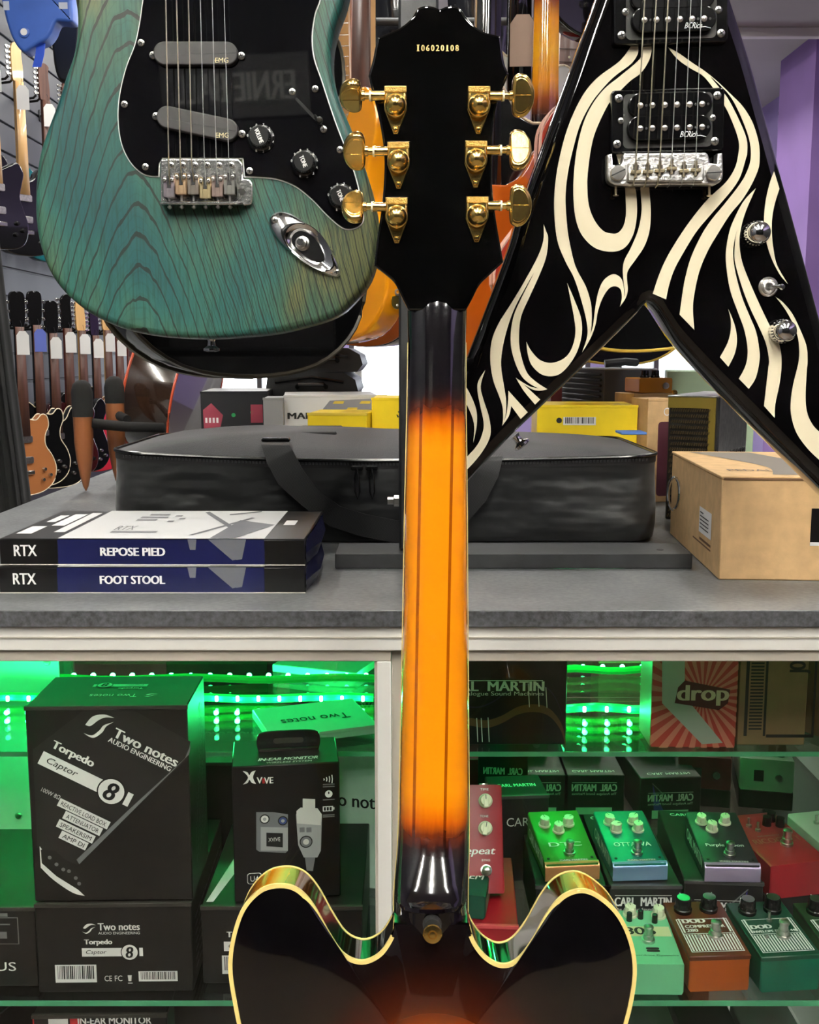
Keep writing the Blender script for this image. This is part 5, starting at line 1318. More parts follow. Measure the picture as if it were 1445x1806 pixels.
def knob_black(root, x, y, z, s=1., ang=0., M=None, top=None):
    k = B(); k.lathe([(.0105 * s, 0), (.0105 * s, .004 * s), (.0094 * s, .005 * s), (.0088 * s, .0165 * s), (.0082 * s, .0175 * s), (0, .0175 * s)], (0, 0, 0), (0, 0, 1), 24)
    T = (M or Matrix()) @ Matrix.Translation((x, y, z)) @ Matrix.Rotation(ang, 4, 'Z'); into(k, T); o = k.build('knob', m_bknob, root)
    l = B(); l.lathe([(.0074 * s, 0), (.0074 * s, .0003)], (0, 0, .0175 * s), (0, 0, 1), 24); into(l, T); l.build('knob_cap', top or mat('spun_aluminium', (200, 204, 202), .28, 1.), o)
    l = B(); l.box(-.0005, .0005, .0078 * s, .0092 * s, .010 * s, .0178 * s); into(l, T); l.build('pointer', m_white_print, o)
def footswitch(root, x, y, z, M=None, s=1.):
    k = B(); k.lathe([(.0075 * s, 0), (.0075 * s, .003 * s), (.0058 * s, .0034 * s), (.0058 * s, .008 * s), (.0046 * s, .0085 * s), (.0046 * s, .015 * s), (.0055 * s, .0155 * s), (.0055 * s, .018 * s), (.0035 * s, .0195 * s), (0, .0198 * s)], (x, y, z), (0, 0, 1), 18)
    if M: into(k, M)
    k.build('footswitch', m_nickel, root)
def pedal(name, label, loc, W, D, H, m, rz=0., slope=0., side=None, lip=None, group='effect pedals in the display case', rx=0., r=.0022):
    """stomp box; origin at the middle of the front bottom edge; top slopes up towards the back"""
    Mx = Matrix.Translation(loc) @ Matrix.Rotation(rz, 4, 'Z') @ Matrix.Rotation(rx, 4, 'X')
    root = thing(name, label, 'effect pedal', Mx, group)
    h1 = H + D * math.tan(slope)
    k = B()
    prof = [(0, 0), (D, 0), (D, h1), (0, H)]
    # extrude the side profile across the width
    o2 = inset(ccw(prof), r)
    rg = []
    for x, pr in ((-W / 2, o2), (-W / 2 + r, ccw(prof)), (W / 2 - r, ccw(prof)), (W / 2, o2)): rg.append([(x, a, c) for a, c in pr])
    k.loft(rg); k.build('enclosure', m, root, sharp=50)
    ca, sa = math.cos(slope), math.sin(slope)
    T = Matrix.Translation((0, 0, H)) @ Matrix.Rotation(slope, 4, 'X')
    fc = Face(root, (-W / 2, 0, H), (1, 0, 0), (0, ca, sa))
    ffr = Face(root, (-W / 2, 0, 0), (1, 0, 0), (0, 0, 1))
    fb = Face(root, (W / 2, D, 0), (-1, 0, 0), (0, 0, 1)); fl = Face(root, (-W / 2, D, 0), (0, -1, 0), (0, 0, 1)); frr = Face(root, (W / 2, 0, 0), (0, 1, 0), (0, 0, 1))
    j = B(); j.lathe([(.0055, 0), (.0055, .003), (.003, .003), (.003, .001), (0, .001)], (W * .22, D, h1 * .45), (0, 1, 0), 14); j.build('jack_socket', m_nickel, root)
    k = B(); k.box(-W * .24, -W * .06, D - .001, D + .0006, h1 * .3, h1 * .65); k.build('power_socket', m_barcode, root)
    return root, T, fc, ffr, fb, fl, frr
m_cm = mat('black_pedal_carton', (32, 32, 34), .45, var=.06, vscale=30)
m_vio = mat('violet_print', (84, 66, 170), .4)
def cm_carton(label, px, W, y, rz=0., fancy=False, D=.205, H=.066):
    x = P(px, 1545, y).x
    root, F = carton('pedal_carton', label, 'box', (x, y, ZS), W, D, H, m_cm, rz=rz, group='black pedal cartons under the sloping pedals', edge=mat('carton_edge_light', (70, 70, 72), .5), lid=True)
    for nm in ('front', 'back'):
        f = F[nm]
        if fancy: f.poly([(W * .58, .008), (W * .76, .004), (W * .80, H * .85), (W * .74, H * .6)], m_vio, 'violet_wedge'); f.poly([(W * .52, H * .48), (W * .80, H * .88), (W * .815, H * .87), (W * .53, H * .45)], m_grey_print, 'light_ray', .0006)
        ty_ = .52 if fancy else .70
        f.text('CARL  MARTIN', W * .5, H * ty_, W * .74, H * .17, m_white_print, bold=.0005, h=.0008)
        f.text('The Analogue Sound Machines', W * .5, H * (ty_ - .155), W * .74, H * .075, m_white_print, h=.0008)
        f.rect(W * .13, H * (ty_ + .115), W * .87, H * (ty_ + .125), m_white_print, 'rule', .0007)
    F['back'].rect(W * .2, H * .02, W * .8, H * .22, m_white_print, 'white_label', .0006)
    F['top'].text('CARL MARTIN', W * .5, D * .93, W * .7, .008, m_white_print)
    F['front'].poly(pill(W * .5, H * .26, W * .66, H * .2, 5), m_white_print, 'white_label', .0006)
    return x, root
YC = 1.215; cmH = .066
xc1, _ = cm_carton('black pedal carton under the green and copper pedal', 1012, .090, YC)
xc2, _ = cm_carton('black pedal carton under the teal and blue pedal', 1136, .092, YC)
xc3, _ = cm_carton('black pedal carton with violet wedge under the grey and lilac pedal', 1278, .094, YC + .010, R(-4), True)
# tall cartons standing behind, their lettered backs turned to the mirror
def cm_small(label, px, py, y, W, H, D, rz=0.):
    q = P(px, py, y)
    root, F = carton('pedal_carton', label, 'box', (q.x, y, ZS), W, D, H, m_cm, rz=rz, group='black pedal cartons against the mirror', edge=MATS['carton_edge_light'])
    F['back'].text('CARL  MARTIN', W * .5, H * .62, W * .78, .011, m_white_print, bold=.0005); F['back'].rect(W * .15, H * .2, W * .85, H * .45, m_white_print, 'white_label', .0006)
    barcode(F['back'], W * .25, H * .24, W * .5, H * .16, seed=3)
    F['front'].text('CARL', W * .5, H * .7, W * .5, .012, m_white_print)
    F['top'].text('CARL MARTIN', W * .5, D * .5, W * .7, .010, m_white_print)
cm_small('black pedal carton at the mirror left of the green pedal', 918, 1480, 1.355, .075, .12, .07, R(5))

def carl(label, px, py, y, m_top, m_front, word, rz, knobs, sz):
    x = P(px, py, y).x
    W, D, H = .066, .112, .0215
    z = ZS + cmH + .0011
    root, T, fc, ffr, fb, fl, frr = pedal('effect_pedal', label, (x, y, z), W, D, H, m_top, rz=rz, slope=R(9), r=.0015)
    # bright wrapped front lip
    k = B(); k.loft([[(-W / 2 - .0004, -.0012, .001), (W / 2 + .0004, -.0012, .001), (W / 2 + .0004, .0004, .001), (-W / 2 - .0004, .0004, .001)], [(-W / 2 - .0004, -.0014, H - .005), (W / 2 + .0004, -.0014, H - .005), (W / 2 + .0004, .0004, H - .005), (-W / 2 - .0004, .0004, H - .005)], [(-W / 2 - .0004, .0016, H + .0010), (W / 2 + .0004, .0016, H + .0010), (W / 2 + .0004, .004, H - .001), (-W / 2 - .0004, .004, H - .001)], [(-W / 2 - .0004, .005, H + .0016), (W / 2 + .0004, .005, H + .0016), (W / 2 + .0004, .006, H - .001), (-W / 2 - .0004, .006, H - .001)]])
    k.build('front_lip', m_front, root, sharp=60)
    for u, v, a in knobs: knob_cream(root, u - W / 2, v, 0, .92, R(a), T)
    footswitch(root, W * .02, .022, 0, T, .95)
    fc.text(word, W * .5, .040, W * (.62 if len(word) < 4 else .70), .0085 if len(word) < 8 else .0075, m_white_print, bold=.0002)
    fc.text('CARL MARTIN', W * .55, .0075, W * .5, .0028, m_white_print); fc.rect(W * .28, .0058, W * .82, .0095, m_grey_print, 'name_strip', .0003)
    fl.text('CARL MARTIN', D * .5, .018, D * .75, .014, m_white_print, bold=.0005); fb.text('CARL MARTIN', W * .5, .034, W * .8, .006, m_white_print)
    for u in (.006, W - .006):
        k = B(); k.lathe([(.0018, 0), (.0018, .0006), (0, .0008)], (u - W / 2, .012, 0), (0, 0, 1), 10); into(k, T); k.build('screw', m_barcode, root)
    return root
carl('green effect pedal with copper front and three cream knobs', 1010, 1525, 1.226, mat('green_pedal', (58, 128, 44), .35, .35), mat('copper_pedal', (206, 150, 100), .3, .6), 'DTC', R(5), [(.016, .083, 10), (.047, .083, -60), (.031, .069, -10)], 1)
carl('teal effect pedal with blue front and four cream knobs', 1130, 1520, 1.226, mat('teal_pedal', (20, 118, 112), .35, .35), mat('blue_pedal', (136, 172, 212), .3, .6), 'OTTAWA', R(3), [(.015, .087, 30), (.046, .087, -50), (.020, .070, -80), (.048, .070, -20)], 1)
carl('dark grey effect pedal with lilac front and three cream knobs', 1293, 1528, 1.222, mat('slate_pedal', (54, 52, 60), .4, .2), mat('lilac_pedal', (188, 172, 208), .3, .6), 'Purple Moon', R(-2), [(.015, .090, 0), (.045, .090, -20), (.025, .074, 15)], 1)

# front row
m_mint = mat('mint_pedal', (112, 196, 146), .45)
xm = P(1160, 1764, 1.098).x
root, T, fc, ffr, fb, fl, frr = pedal('effect_pedal', 'mint green effect pedal with cream strip at the front of the shelf', (P(1172, 1767, 1.097).x - .012, 1.097, ZS), .066, .102, .036, m_mint, rz=R(-1), slope=R(4))
W = .066
fc.text('805', W * .42, .061, W * .55, .014, m_barcode, bold=.0006); fc.rect(W * .05, .051, W * .96, .070, mat('cream_strip', (206, 206, 160), .5), 'cream_strip', .0002)
fc.text('Overdrive Dynamics', W * .55, .015, W * .8, .0035, m_barcode); fc.poly(pill(W * .55, .028, .015, .004, 4), m_barcode, 'logo_badge'); fc.poly(pill(W * .55, .0235, .015, .004, 4), m_barcode, 'logo_badge')
footswitch(root, W * .02, .043, 0, T)
for u, v in ((.020, .082), (.034, .087), (.049, .079)):
    k = B(); k.lathe([(.0035, 0), (.0032, .010), (.0026, .0105), (0, .0106)], (u - W / 2, v, 0), (0, 0, 1), 12); into(k, T); k.build('knob', m_bknob, root)
knob_cream(root, .023, .091, 0, 1., 0, T); knob_cream(root, -.010, .093, 0, 1., 0, T)
def dod(label, px, py, m_top, m_base, lines, rz, knobs, mini=False):
    x = P(px, py, 1.104).x; W, D, H = .068, .104, .041; kv = D / .128
    root, T, fc, ffr, fb, fl, frr = pedal('effect_pedal', label, (x, 1.104, ZS), W, D, H, m_base, rz=rz, slope=R(4.5), r=.002)
    k = B(); k.box(-W / 2 - .0006, W / 2 + .0006, -.0008, D, -.005, .0012, .001); into(k, T); k.build('top_plate', m_top, root)
    fc.o = fc.o + fc.n * .0012
    # white border, striped kick plate and lettering
    bd = []
    for a, c, e_, g_ in ((.004, .008, .0052, D - .02), (W - .0052, .008, W - .004, D - .02), (.004, D - .0212, W - .004, D - .02), (.004, .0485, W - .004, .0497), (.004, .008, W - .004, .0092), (.0065, .052, .0085, .085), (W - .0085, .052, W - .0065, .085)):
        bd.append([(a, c * kv), (e_, c * kv), (e_, g_ * kv), (a, g_ * kv)])
    for i in range(17): u = .0072 + i * (W - .0144) / 16; bd.append([(u - .0009, .0105 * kv), (u + .0009, .0105 * kv), (u + .0009, .047 * kv), (u - .0009, .047 * kv)])
    fc.polys(bd, m_white_print, 'white_lines')
    for body, u, v, w, h, bo in lines: fc.text(body, u, v * kv, w, h * .92, m_white_print, bold=bo)
    for u, v, a in knobs: knob_black(root, u - W / 2, v * kv + .002, .0012, 1., R(a), T)
    footswitch(root, .006, .043 * kv, .0012, T, 1.05)
    k = B(); k.lathe([(.0028, 0), (.0028, .0012), (.0015, .003), (0, .0034)], (-W * .20, .042 * kv, .0012), (0, 0, 1), 12); into(k, T); k.build('indicator_lamp', m_nickel, root)
    if mini:
        k = B(); k.lathe([(.0032, 0), (.0032, .003), (.0014, .0034), (.0018, .011), (0, .0115)], (.002, .078 * kv, .0012), (0, .15, 1), 12); into(k, T); k.build('toggle', m_nickel, root)
    return root
dod('copper brown effect pedal with striped kick plate and two black knobs', 1268, 1758, mat('brown_plate', (92, 42, 22), .4), mat('copper_base', (172, 84, 30), .35, .35), [('DOD', .024, .079, .026, .0085, .0008), ('COMPRESSOR', .034, .066, .046, .0060, .0003), ('280', .017, .057, .013, .0060, .0003)], R(3.2), [(.018, .103, 12), (.049, .104, -35)])
dod('dark green effect pedal with striped kick plate beside the copper brown one', 1392, 1768, mat('green_plate', (16, 70, 50), .4), mat('green_base', (18, 108, 82), .35, .35), [('DOD', .022, .066, .024, .0080, .0008), ('ENVELOPE FILTER 440', .034, .055, .054, .0045, .0003)], R(5.5), [(.018, .101, 80), (.049, .102, 30)], True)
dod('green effect pedal at the right edge of the shelf', 1522, 1730, mat('olive_plate', (30, 60, 34), .4), mat('olive_base', (40, 90, 50), .35, .35), [('DOD', .022, .066, .024, .0080, .0008)], R(5.5), [(.018, .101, 20), (.049, .102, 30)])
# red pedal lettered RICOCHET behind, its rear mirrored in the back panel, and a white twin beside it
def whammy(label, px, py, y, m_, rz):
    x = P(px, py, y).x; W, D, H = .080, .130, .044
    root, T, fc, ffr, fb, fl, frr = pedal('effect_pedal', label, (x, y, ZS + .03), W, D, H, m_, rz=rz, slope=R(3))
    fc.text('RICOCHET', W * .52, .058, W * .82, .012, mat('rust_ink', (150, 96, 80), .5), bold=.0003); fc.text('whammy', W * .45, .070, W * .4, .005, m_grey_print)
    for u, v in ((.05, .098), (.066, .092), (.062, .108)): 
        k = B(); k.lathe([(.006, 0), (.0055, .012), (0, .0125)], (u - W / 2, v, 0), (0, 0, 1), 16); into(k, T); k.build('knob', m_bknob, root)
    for u, v in ((.024, .098), (.03, .085)):
        k = B(); k.lathe([(.0036, 0), (.0036, .003), (.0014, .0035), (.0018, .012), (0, .0125)], (u - W / 2, v, 0), (0, .1, 1), 12); into(k, T); k.build('toggle', m_nickel, root)
    footswitch(root, .008, .046, 0, T, 1.1)
    k = B(); k.box(-W / 2, W / 2, .002, D, -.0295, -.0005, .001); k.build('mounting_block', m_cm, root)
whammy('dark red effect pedal with small toggles behind the dark green pedal', 1408, 1612, 1.258, mat('oxblood_pedal', (140, 30, 38), .4), R(12))
whammy('pale grey effect pedal beyond the dark red one', 1534, 1600, 1.268, mat('pale_pedal', (190, 190, 184), .4), R(12))

# red analogue pedal propped upright, its red carton, small green pedal in front
m_redp = mat('crimson_pedal', (142, 22, 34), .38)
xr = P(833, 1530, 1.20).x
rbW = .110
rr, FF = carton('pedal_carton', 'crimson carton lying flat below the propped red pedal', 'box', (P(866, 1640, 1.15).x - .012, 1.150, ZS), .086, .17, .052, mat('crimson_carton', (150, 26, 38), .4), rz=R(-3), edge=mat('crimson_edge', (190, 70, 76), .5))
root, T, fc, ffr, fb, fl, frr = pedal('effect_pedal', 'crimson effect pedal propped upright with cream knobs beside the neck', (xr + .001, 1.220, ZS + .0535), .074, .125, .032, m_redp, rx=R(62), r=.0018)
W = .074
for u, v, a in ((.054, .106, 2), (.053, .074, -12), (.020, .106, 30)): knob_cream(root, u - W / 2, v, 0, 1.0, R(a), T)
fc.text('Repeat', .042, .047, .044, .011, m_white_print, shear=.3, bold=.0003)
for body, u, v in (('TIME', .053, .1195), ('TONE', .052, .088), ('SPEED', .026, .096), ('BYPASS', .053, .0375), ('MIX', .026, .082)): fc.text(body, u, v, .010, .0026, m_white_print)
footswitch(root, .053 - W / 2, .026, 0, T, .9)
root, T, fc, ffr, fb, fl, frr = pedal('effect_pedal', 'small dark green effect pedal with cream knobs, half hidden by the neck', (P(812, 1612, 1.165).x, 1.165, ZS + .0535), .058, .105, .028, mat('forest_pedal', (16, 72, 56), .4), rz=R(-10), slope=R(6))
W = .058
fc.text('TREM', .035, .038, .034, .011, m_white_print, shear=.15, bold=.0003)
knob_cream(root, .012, .080, 0, 1.15, R(-30), T); knob_cream(root, -.014, .084, 0, 1.15, R(20), T)
frr.polys([[(.004, .004), (.1, .004), (.1, .022), (.004, .022)]], mat('weathered_side', (150, 140, 120), .6), 'side_panel')

# upper right shelf: wave-print carton, burst-print carton, brown carton
zu = Z_UP
q0, q1 = P(800, 1325, 1.30), P(1000, 1325, 1.30)
rW = .205
rt_, FF = carton('display_carton', 'black carton with curved wave print and white strings, upper right shelf', 'box', ((q0.x + q1.x) / 2 - .035, 1.285, zu), rW, .07, .15, mat('black_show_carton', (16, 16, 18), .35), lid=False)
f = FF['front']
def Q(px, py):
    fr = Frame(Vector(((q0.x + q1.x) / 2 - .035, 1.285, zu))); x, z = fr.q(px, py); return x + rW / 2, z
f.text('CARL  MARTIN', *Q(868, 1210), .128, .0125, m_white_print, bold=.0007); f.text('The Analogue Sound Machines', *Q(870, 1224), .125, .0068, m_white_print)
f.rect(*Q(790, 1201), *Q(958, 1199.5), m_white_print, 'rule')
wave = [Q(px, py) for px, py in ((800, 1262), (830, 1266), (858, 1270), (885, 1262), (915, 1246), (945, 1242), (970, 1250), (990, 1275), (998, 1305))]
wv = cr(wave, 6, closed=False); m_brz = mat('bronze_print', (106, 74, 44), .4)
f.poly(wv + [(a + .0, c - .010) for a, c in reversed(wv)], m_brz, 'wave_print')
wv2 = cr([Q(px, py) for px, py in ((800, 1240), (840, 1246), (870, 1236), (900, 1215), (935, 1205), (965, 1212), (985, 1240), (1000, 1290))], 6, closed=False)
f.poly([(a, c) for a, c in wv2] + [(a, c - .002) for a, c in reversed(wv2)], mat('violet_dim', (44, 34, 66), .4), 'wave_print', .0003)
for px, y0, y1 in ((932, 1205, 1247), (949, 1204, 1246), (963, 1212, 1248), (841, 1266, 1308), (849, 1266, 1308), (861, 1265, 1308)):
    a = Q(px, y0); c = Q(px + 2, y1); f.poly([(a[0] - .0005, a[1]), (a[0] + .0005, a[1]), (c[0] + .0005, c[1]), (c[0] - .0005, c[1])], m_white_print, 'string_print', .0008)
qa, qb = P(1147, 1308, 1.275), P(1297, 1312, 1.275)
dW = qb.x - qa.x; ox = (qa.x + qb.x) / 2
rt_, FF = carton('pedal_carton', 'red burst-print carton with slanting silver stripe on the upper shelf', 'box', (ox, 1.275, zu), dW, .065, .118, mat('red_burst', (196, 62, 52), .4), lid=False)
f = FF['front']; fr_ = Frame(Vector((ox, 1.275, zu)))
def Dq(px, py): x, z = fr_.q(px, py); return (min(dW, max(0, x + dW / 2)), min(.118, max(0, z)))
cx_, cz_ = Dq(1240, 1228); m_cr = mat('cream_ink', (226, 196, 172), .5); pl = []
for i in range(28):
    a0, a1 = 2 * math.pi * i / 28, 2 * math.pi * (i + .5) / 28
    tri = [(cx_, cz_)]
    for a in (a0, a1):
        t_ = 9
        for lim, d, o_ in ((0, math.cos(a), cx_), (dW, math.cos(a), cx_), (0, math.sin(a), cz_), (.118, math.sin(a), cz_)):
            if abs(d) > 1e-6 and (lim - o_) / d > 0: t_ = min(t_, (lim - o_) / d)
        tri.append((cx_ + math.cos(a) * t_, cz_ + math.sin(a) * t_))
    pl.append(tri)
f.polys(pl, mat('coral_ink', (216, 128, 110), .5), 'burst_rays')
f.poly([Dq(1168, 1160), Dq(1208, 1160), Dq(1208, 1228), Dq(1275, 1310), Dq(1238, 1312), Dq(1168, 1240)], mat('silver_stripe', (178, 184, 176), .4), 'slanting_stripe', .0006)
f.poly([Dq(1190, 1240), Dq(1196, 1212), Dq(1208, 1200), Dq(1288, 1216), Dq(1284, 1240), Dq(1268, 1252), Dq(1192, 1240)], mat('dark_red_shadow', (90, 24, 24), .5), 'word_shadow', .0008)
f.text('drop', *Dq(1240, 1226), .062, .026, m_cr, bold=.0012, h=.0011)
qa, qb = P(1300, 1298, 1.283), P(1420, 1302, 1.283); bW = qb.x - qa.x
rt_, FF = carton('brown_carton', 'brown card carton with black frame print beside the burst-print carton', 'box', ((qa.x + qb.x) / 2, 1.283, zu), bW, .07, .125, mat('brown_kraft', (150, 118, 84), .7, var=.05, vscale=40), lid=False)
f = FF['front']; m_kb = mat('kraft_black', (40, 34, 30), .6)
f.polys([[(.008, .012), (.012, .012), (.012, .13), (.008, .13)], [(.032, .012), (.035, .012), (.035, .125), (.032, .125)], [(.036, .010), (.095, .010), (.095, .014), (.036, .014)], [(.092, .010), (.095, .010), (.095, .125), (.092, .125)]], m_kb, 'frame_print')
f.polys([[(.014, .02 + i * .0042), (.030, .02 + i * .0042), (.030, .0222 + i * .0042), (.014, .0222 + i * .0042)] for i in range(24)], m_kb, 'stripe_print')
f.text('JO', .074, .100, .014, .026, m_kb, ang=R(90), bold=.001)
rt_, FF = carton('brown_carton', 'plain brown carton at the far right of the upper shelf', 'box', (qb.x + .112, 1.285, zu), .12, .10, .16, mat('brown_kraft'), rz=R(30), lid=False)
# more cartons beneath, on the floor of the case
for i, (px, c_) in enumerate(((1180, 'grey'), (1300, 'black'), (1420, 'silver'))):
    q = P(px, 1800, 1.16)
    rt_, FF = carton('pedal_carton', '%s carton low on the case floor below the pedals' % c_, 'box', (q.x, 1.16, .1), .074, .16, .30, mat('low_carton_' + c_, {'grey': (92, 96, 92), 'black': (30, 30, 30), 'silver': (120, 124, 120)}[c_], .5))
# ================================================================ GENERIC HANGING GUITARS
OUT = {
 'strat': [(0, 0), (.10, .012), (.155, .06), (.165, .12), (.145, .19), (.125, .24), (.13, .29), (.15, .34), (.145, .39), (.115, .42), (.085, .40), (.06, .365), (.028, .35, 1), (-.028, .35, 1), (-.06, .39), (-.09, .44), (-.125, .46), (-.155, .43), (-.16, .37), (-.135, .30), (-.125, .25), (-.145, .19), (-.165, .12), (-.15, .05), (-.09, .01)],
 'single': [(0, 0), (.09, .012), (.15, .055), (.168, .12), (.15, .18), (.115, .235), (.115, .285), (.135, .33), (.128, .375), (.10, .385), (.07, .36), (.03, .365, 1), (-.03, .40, 1), (-.07, .425), (-.12, .40), (-.14, .35), (-.128, .29), (-.118, .24), (-.15, .18), (-.168, .12), (-.15, .055), (-.09, .012)],
 'double': [(0, 0), (.10, .01), (.165, .06), (.175, .13), (.145, .20), (.12, .26), (.135, .33), (.14, .38), (.12, .42), (.09, .41), (.06, .36), (.028, .34, 1), (-.028, .34, 1), (-.06, .36), (-.09, .41), (-.12, .42), (-.14, .38), (-.135, .33), (-.12, .26), (-.145, .20), (-.175, .13), (-.165, .06), (-.10, .01)],
 'tele': [(0, 0), (.10, .008), (.15, .045), (.163, .12), (.14, .19), (.125, .24), (.14, .30), (.15, .35), (.12, .39), (.08, .375), (.028, .35, 1), (-.028, .40, 1), (-.08, .415), (-.13, .39), (-.145, .33), (-.125, .26), (-.135, .19), (-.163, .12), (-.15, .045), (-.10, .008)],
 'acoustic': [(0, 0), (.11, .015), (.18, .07), (.198, .15), (.17, .23), (.13, .29), (.125, .34), (.145, .40), (.13, .46), (.08, .49), (0, .495), (-.08, .49), (-.13, .46), (-.145, .40), (-.125, .34), (-.13, .29), (-.17, .23), (-.198, .15), (-.18, .07), (-.11, .015)],
}
m_rose = mat('rosewood', (82, 50, 38), .5, var=.2, vscale=60, stretch=(1, 1, .08))
m_maple = MATS['maple']
m_mahog = mat('red_mahogany_neck', (118, 44, 28), .3, coat=.5)
m_tagm = mat('paper_tag', (232, 230, 226), .7)
m_tuner = mat('tuner_chrome', (210, 208, 202), .2, 1.)
def gtr(label, kind, body, neck, M, headm=None, board=None, group='guitars hanging on the left wall', binding=None, tagc=None, thick=.044, pick=None, scale=1., acc=True, back=None, name='hanging_guitar', frets=False, tpos=None):
    """a complete guitar: front towards -y, origin at the body's lower end"""
    root = thing(name, label, 'guitar', M, group)
    ol = cr([tuple(c * scale for c in p[:2]) + p[2:] for p in OUT[kind]], 4)
    top = max(p[1] for p in OUT[kind]) * scale
    ac = kind == 'acoustic'
    th = .10 if ac else thick
    k = B(); k.slab(ol, 0, th, .003 if binding else .006, 3, .004); k.build('body', back or body, root, sharp=60)
    if back:
        k = B(); k.slab(inset(ccw(ol), .001), -.002, .001, .001, 2); k.build('top_plate', body, root)
    if binding:
        for yy in ((0.001, th - .001) if kind != 'strat' else (0.001,)):
            bi = B(); o_ = ccw(ol); bi.tube([(a, yy, c) for a, c in o_] + [(o_[0][0], yy, o_[0][1])], .0028, 6, caps=False); bi.build('binding', binding, root)
    j = .345 * scale if not ac else .44; L = .80 if not ac else .90
    k = B(); k.loft([[(-w, -.006, z), (w, -.006, z), (w, .008, z), (w * .5, .018, z), (-w * .5, .018, z), (-w, .008, z)] for w, z in ((.028, j - .03), (.027, j + .05), (.022, L))]); k.build('neck', neck, root, sharp=50)
    k = B(); k.loft([[(-w, -.012, z), (w, -.012, z), (w, -.0055, z), (-w, -.0055, z)] for w, z in ((.0285, j - .06), (.022, L))]); fbb = k.build('fingerboard', board or m_rose, root)
    if frets:
        z = L; n_ = 0
        for i in range(1, 20):
            zz = j - .06 + (L - j + .06) * (1 - (1 - 2 ** (-i / 12)) / (1 - 2 ** (-19 / 12)) * .93)
            fr = B(); fr.box(-.026, .026, -.0132, -.0118, zz - .0006, zz + .0006); fr.build('fret', m_tuner, fbb)
            if i in (3, 5, 7, 9, 12, 15):
                d = B(); d.lathe([(.0032, 0), (.0032, .0003)], (0, -.0121, zz + .012), (0, -1, 0), 12); d.build('inlay_dot', m_cream, fbb)
    if kind in ('strat', 'tele'): hs_ = [(-.022, L), (-.03, L + .02), (-.032, L + .06), (-.03, L + .15), (0, L + .18), (.03, L + .165), (.024, L + .13), (.03, L + .05), (.023, L)]
    else: hs_ = [(-.022, L), (-.036, L + .03), (-.040, L + .12), (-.034, L + .155), (-.012, L + .165), (0, L + .158), (.012, L + .165), (.034, L + .155), (.040, L + .12), (.036, L + .03), (.022, L)]
    hd = B(); hd.slab(cr(hs_, 3), -.002, .013, .0015, 2); hdo = hd.build('headstock', headm or neck, root)
    tn = B()
    for i in range(6 if kind in ('strat', 'tele') else 3):
        for sx in ((-1,) if kind in ('strat', 'tele') else (-1, 1)):
            z = L + .03 + i * (.024 if kind in ('strat', 'tele') else .042)
            t = B(); t.box(sx * .034 - .010, sx * .034 + .004, .002, .016, z - .006, z + .006, .002); t.slab(pill(sx * .050, z, .018, .016, 4), .004, .010, .002, 2); t.tube([(sx * .034, .008, z), (sx * .046, .008, z)], .002, 6); t.build('tuner', m_tuner, hdo)
    if acc:
        if ac:
            k = B(); k.lathe([(.05, 0), (.05, .0012)], (0, -.002, .30), (0, -1, 0), 28); k.build('sound_hole', m_cross, root)
            k = B(); k.box(-.08, .08, -.009, -.001, .155, .185, .003); k.build('bridge', m_rose, root)
        else:
            for z in (.17, .27):
                k = B(); k.slab(pill(0, z * scale, .08, .032, 5, r=.008), -.010, -.001, .001, 2); k.build('pickup', pick or m_nickel, root)
            k = B(); k.box(-.042, .042, -.014, -.001, .10 * scale, .12 * scale, .003); k.build('bridge', m_tuner, root)
            for x, z in ((.10, .12), (.13, .09), (.09, .07)):
                k = B(); k.lathe([(.010, 0), (.008, .012), (0, .0125)], (x * scale, -.001, z * scale), (0, -1, 0), 14); k.build('knob', m_tuner if kind != 'tele' else m_bknob, root)
    if tagc:
        tz = L - .02 if tpos is None else tpos
        k = B(); k.slab([(-.028, tz - .11), (.028, tz - .11), (.028, tz - .02), (.014, tz), (-.014, tz), (-.028, tz - .02)], -.0005, .0005)
        into(k, Matrix.Translation((0, -.030, 0)) @ Matrix.Rotation(R(-38 if 'wall' in group else -15), 4, 'Z')); tg = k.build('price_tag', tagc, root)
        k = B(); k.tube([(0, -.019, tz - .008), (.006, -.017, tz + .03), (.004, -.010, tz + .05)], .0009, 5); k.build('tag_string', m_cross, tg)
    return root
XG = W_L + .16
def wallM(Y, z, dx=0., yaw=90): return Matrix.Translation((XG + dx, Y, z)) @ Matrix.Rotation(R(yaw), 4, 'Z')
C = lambda n_, c, **kw: mat(n_, c, kw.pop('rough', .12), coat=kw.pop('coat', 1.), **kw)
m_bk = C('guitar_black', (9, 9, 10)); m_tan = C('guitar_tan', (176, 112, 66)); m_wine = C('guitar_wine', (58, 14, 18)); m_redg = C('guitar_red', (196, 30, 40)); m_crm = mat('binding_cream', (224, 208, 176), .4)
m_blueg = C('guitar_blue', (62, 104, 190)); m_tealg = C('guitar_teal', (24, 96, 104)); m_burg = C('guitar_burst', (150, 84, 40)); m_grg = C('guitar_gold', (168, 138, 60)); m_wht = C('guitar_white', (220, 218, 206))
m_tagb = mat('blue_badge_tag', (92, 108, 190), .6); m_tagr = mat('black_red_tag', (60, 22, 30), .6)
m_bkn = C('neck_black', (12, 11, 12))
zlo = .58
